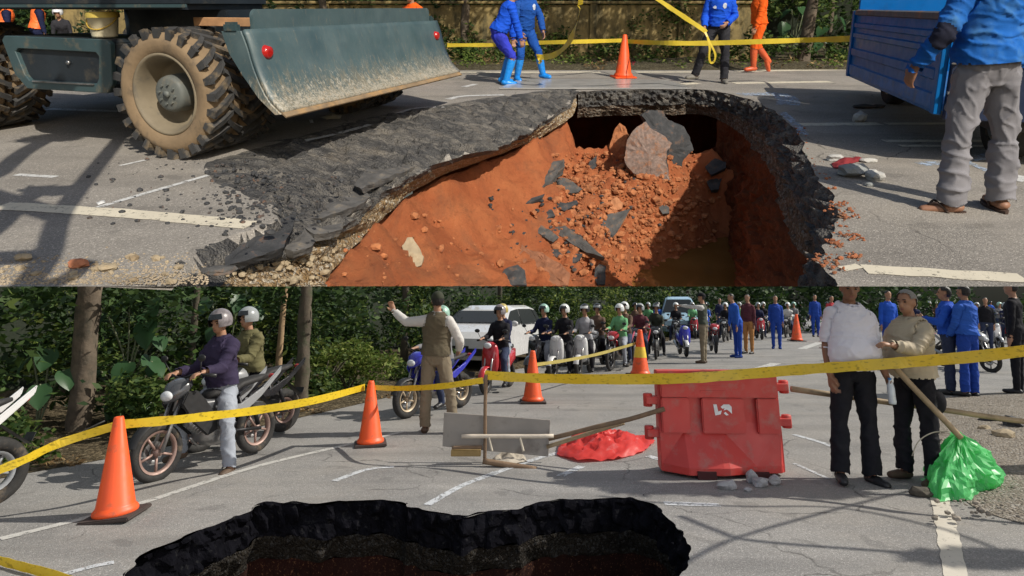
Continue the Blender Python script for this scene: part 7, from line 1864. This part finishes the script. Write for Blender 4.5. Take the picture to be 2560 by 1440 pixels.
# queue in the distance: every rider and bike on its own, farther ones simpler
g = random.Random(33)
cols = [('blue', BLW2), ('black', BLK_C), ('green', LGREEN), ('grey', GREYJ), ('brown', BRWN), ('white', WHT), ('navy', NAVYC), ('maroon', MAR)]
hels = [('white', HELW), ('black', HELB), ('green white', HELGW), ('silver', HELS)]
bods = [('black', BLACKPT), ('red', REDP), ('white', WHITEP), ('blue', BLUEP)]
spots = [(1585, 868), (1690, 862), (1648, 842), (1738, 848), (1810, 856), (1775, 832), (1905, 850), (1870, 836), (1985, 834), (1940, 822), (1830, 820), (2010, 816), (1700, 826), (2070, 826), (1745, 814), (1960, 806), (2300, 842), (2250, 822), (2350, 830), (2450, 846), (2520, 838), (2180, 818), (2120, 812), (1560, 846), (1612, 850), (1600, 830), (1665, 832), (1720, 838), (1762, 846), (1842, 842), (1852, 812), (1890, 820), (1918, 834), (1925, 812), (1965, 846), (1975, 818), (1995, 806), (2028, 804), (2055, 812), (1790, 818), (1812, 808), (1660, 812), (1620, 812), (2470, 820), (2535, 860), (2490, 800), (2560, 820), (2400, 818), (2330, 812)]
ORD = ['first', 'second', 'third', 'fourth', 'fifth', 'sixth', 'seventh', 'eighth', 'ninth', 'tenth', 'eleventh', 'twelfth', 'thirteenth', 'fourteenth', 'fifteenth', 'sixteenth']
seen = {}
NO_BIKE = {0, 1, 2, 4, 5, 6, 7, 9, 10, 12, 15, 17, 19, 20, 21, 22, 25, 26, 27, 29, 31, 34, 35, 36, 37, 38, 39, 40, 42, 43, 44, 48}
NO_RIDER = {2, 4, 6, 7, 9, 10, 12, 15, 17, 18, 20, 21, 22, 25, 26, 27, 29, 31, 34, 36, 37, 38, 42, 44, 48}             # places of which the crowd in front leaves nothing to see
for i, (x, y) in enumerate(sorted(spots)):
    (cn, cm), (hn, hm), (bn, bm_) = cols[(i * 3 + 1) % 8], hels[(i * 5) % 4], bods[(i * 7) % 4]; yaw = 160 + g.uniform(-14, 14)
    loc_ = PL(x, y) - vdir(yaw) * (.62 if i % 2 else .64) * BSC
    if i not in NO_BIKE:
        kb = seen.setdefault(('b', bn), []); kb.append(1)
        bike_at('far %s motorbike in the waiting queue, %s %s one from the left' % (bn, ORD[len(kb) - 1], bn), (x, y), yaw, bm_, BLACKPT, 'scooter' if i % 2 else 'underbone', group='far queue of motorbikes')
    if i not in NO_RIDER:
        kr = seen.setdefault(('r', cn), []); kr.append(1)
        rider('far rider in %s with %s helmet, %s %s one from the left' % (cn, hn, ORD[len(kr) - 1], cn), LO, loc_, yaw, dict(shirt=cm, trousers=JEANSD, shoes=SHOEB, hat=('helmet', hm)), lod=2, group='far queue of riders')
car('light blue car at the head of the far queue behind the black shirted rider', LO, PL(1700, 838), 168, paintm('pale_blue', (.30, .46, .58)), 3.8, 1.75)
for i, (x, y, yaw, lab) in enumerate([(1800, 838, 200, 'far bystander in navy behind the leaning blue worker'), (2470, 880, 150, 'far bystander in black right of the two blue workers')]):
    person(lab, LO, PL(x, y), yaw, {}, dict(shirt=[NAVYC, BLK_C, GREYJ, BLW][i % 4], trousers=JEANSD, shoes=SHOEB), H=1.62, lod=2, group='far bystanders')
# ================================================================ LOWER STREET: trees and plants at the left
def top_z(Y, row=692): return PLY(0, row, Y).z
def lo_tree(px, base, lab, w, lean, seed, bark=BARK, w2=None):
    p = PL(px, base); h = top_z(p.y, 660)
    tree(lab, LO, p, [(0, 0, -.1), (-lean * .25, 0, h * .3), (-lean * .7, 0, h * .7), (-lean, 0, h)], [((-lean + .5, .6, h - .5), (.7, .6, .35)), ((-lean - .7, .5, h - .4), (.8, .6, .35))], 900, .13, LEAF_D, bark, seed, rad=(w, w2 or w * .8))
lo_tree(196, 1082, 'leaning tree trunk with peeling bark at the far left', .125, .14, 1, BARK, .15)
lo_tree(752, 1018, 'dark tree trunk right of the olive jacketed rider', .115, .06, 2, BARK2)
lo_tree(690, 985, 'thin tan tree trunk behind the olive jacketed rider', .06, -.02, 3, MT('tan_bark', (.34, .23, .13), .9, var=.25, bump=.6, bs=24))
lo_tree(470, 990, 'slim trunk in the shade behind the purple jacketed rider', .06, .05, 4, BARK2)
lo_tree(1250, 872, 'slim dark trunk behind the white car', .09, .02, 5, BARK2)
lo_tree(1010, 912, 'dark trunk behind the raised arm of the uniformed man', .10, .03, 7, BARK2)
gg = random.Random(77); E2 = resample(lE, 60); bl = []; bl2 = []
for p in E2:
    if p.y > 34: break
    for k in range(9):
        d = gg.uniform(1.6, 5.5); q = p + V((-.80 * d, .58 * d, 0)); zt = top_z(q.y, 655)
        bl.append(((q.x, q.y, gg.uniform(.35, max(.5, zt - .35))), (gg.uniform(.35, .8),) * 2 + (gg.uniform(.25, .5),)))
    for k in range(3):
        d = gg.uniform(.5, 1.7); q = p + V((-.80 * d, .58 * d, 0)); bl2.append(((q.x, q.y, gg.uniform(.02, .45)), (gg.uniform(.15, .4),) * 2 + (gg.uniform(.12, .3),)))
tag(leaves('undergrowth', bl, 30000, .15, LEAF_D, LO, None, 51), kind='stuff')
tag(leaves('undergrowth', bl2, 15000, .10, LEAF_M, LO, None, 52), kind='stuff')
tag(leaves('undergrowth', bl[1::2], 13000, .14, LEAF_M, LO, None, 56), kind='stuff')
tag(leaves('undergrowth', bl[::4], 11500, .14, LEAF_L, LO, None, 54), kind='stuff')
# dark slope closing the view behind the leaves
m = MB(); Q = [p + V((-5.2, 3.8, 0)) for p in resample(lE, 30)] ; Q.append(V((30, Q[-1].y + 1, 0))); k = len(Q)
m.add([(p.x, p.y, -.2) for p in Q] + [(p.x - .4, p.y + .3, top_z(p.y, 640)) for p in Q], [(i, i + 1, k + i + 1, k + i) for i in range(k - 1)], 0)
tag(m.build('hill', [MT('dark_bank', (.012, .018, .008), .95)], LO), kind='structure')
far = []
for k in range(90): far.append(((gg.uniform(6, 30), gg.uniform(33, 40), gg.uniform(.5, 3.2)), (1.2, 1.0, .8)))
tag(leaves('treeline', far, 9000, .38, LEAF_D, LO, None, 53), kind='stuff')
def shrub(lab, px, row, blobs, n, size, mt, seed):
    p = PL(px, row); t = thing('shrub', lab, 'shrub', LO, p); m = MB(); g_ = random.Random(seed)
    for q in range(7): a = g_.uniform(0, 6.28); m.tube([(0, 0, 0), (math.cos(a) * .15, math.sin(a) * .1, .3), (math.cos(a) * .4, math.sin(a) * .25, .6)], [.014, .010, .005], 5)
    m.build('stem', [BARK2], LO, t); leaves('foliage', blobs, n, size, mt, LO, t, seed, shell=.7)
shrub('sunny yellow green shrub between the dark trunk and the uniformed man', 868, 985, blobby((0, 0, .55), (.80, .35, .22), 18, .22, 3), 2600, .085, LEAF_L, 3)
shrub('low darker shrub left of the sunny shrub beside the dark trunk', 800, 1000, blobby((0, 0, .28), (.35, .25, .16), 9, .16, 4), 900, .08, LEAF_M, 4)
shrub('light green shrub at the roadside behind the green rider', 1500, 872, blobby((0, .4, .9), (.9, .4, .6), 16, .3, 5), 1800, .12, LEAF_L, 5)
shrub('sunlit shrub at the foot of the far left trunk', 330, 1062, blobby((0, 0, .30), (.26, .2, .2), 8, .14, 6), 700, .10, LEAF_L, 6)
bl_plant(300, 1060, 'broad leaved plant with big pale leaves right of the far left trunk', [(-.05, 1.62, .36, 160, -40), (.16, 1.60, .40, 210, -50), (.22, 1.36, .42, 190, -62), (-.16, 1.42, .34, 130, -55), (.30, 1.12, .26, 240, -35), (.26, .86, .34, 220, -35), (.10, .80, .34, 170, -45), (.38, .80, .28, 250, -30), (-.14, .70, .30, 120, -50), (-.42, .72, .34, 150, -65), (.10, .46, .34, 200, -40), (.28, .38, .30, 230, -45), (-.02, .30, .26, 170, -45)], 5, PL, LO, 1.0)
bl_plant(90, 1080, 'low broad leaved plant in the shade at the left picture edge', [(-.2, .9, .3, 150, -45), (.1, 1.0, .3, 200, -45), (.2, .6, .3, 220, -50), (-.1, .5, .28, 170, -40), (.35, .75, .28, 240, -40)], 6, PL, LO)
bl_plant(560, 1000, 'broad leaved plant in the shade behind the two riders', [(-.3, 1.6, .3, 150, -45), (.1, 1.7, .34, 200, -50), (.3, 1.4, .32, 210, -50), (-.1, 1.2, .3, 160, -45), (.5, 1.5, .3, 240, -40)], 7, PL, LO)
gd = random.Random(8); dl = []
for p in resample(lE, 50)[:34]:
    for k in range(5): d = abs(gd.gauss(.1, .35)); dl.append(((p.x - .8 * d, p.y + .58 * d, .012), (.25, .2, .012)))
tag(leaves('fallen_leaves', dl, 2600, .07, DEADLEAF, LO, None, 55), kind='stuff')
# overhead cables and a hanging branch right of the picture throw the curved shadows
def caster_l(px, h0, h1=None):
    return [PL(x, y) + sun_vec(84, 40) * (h / math.sin(R(40))) for (x, y), h in zip(px, np.linspace(h0, h1 or h0, len(px)))]
CAB = MT('cable_black', (.015, .015, .016), .6)
for px, h0, h1, r, lab in [([(1500, 1240), (1640, 1256), (1860, 1266), (2100, 1270), (2350, 1322), (2560, 1402), (2700, 1480)], 3.6, 3.9, .018, 'black overhead cable beyond the right picture edge, upper of three'),
                      ([(1560, 1500), (1720, 1402), (1850, 1342), (2080, 1276), (2230, 1238), (2400, 1200)], 3.7, 3.4, .022, 'black overhead cable beyond the right picture edge, steepest of three'),
                      ([(1700, 1290), (1790, 1326), (1870, 1350), (2100, 1370), (2330, 1384), (2600, 1392)], 3.5, 3.8, .024, 'black overhead cable beyond the right picture edge, lowest of three')]:
    m = MB(); m.tube(smoothpath(caster_l(px, h0, h1), 8), r, 6); tag(m.build('overhead_cable', [CAB], LO), lab, 'cable')
cc = caster_l([(1500, 1205), (1620, 1222), (1760, 1225), (1900, 1222), (2060, 1232), (2420, 1395), (2500, 1400)], 4.2)
tb_ = thing('tree', 'leafy tree beyond the right picture edge shading the road', 'tree', LO, V((cc[3].x + 2.2, cc[3].y + .4, 0)))
m = MB(); m.tube(smoothpath([(0, 0, -.1), (0, 0, 2.2), (-.8, -.1, 3.6), (-2.4, -.4, 4.3)], 6), .12, 10); m.build('trunk', [BARK], LO, tb_)
o_ = tb_.location
leaves('crown', [(tuple(c - o_), (.34, .16, .14)) for c in cc], 1900, .15, LEAF_M, LO, tb_, 9)
# ================================================================ set each street on its slope
for coll, mtx in ((UP, M_UP), (LO, M_LO)):
    for o in list(coll.objects):
        if o.parent is None: o.matrix_basis = mtx @ o.matrix_basis
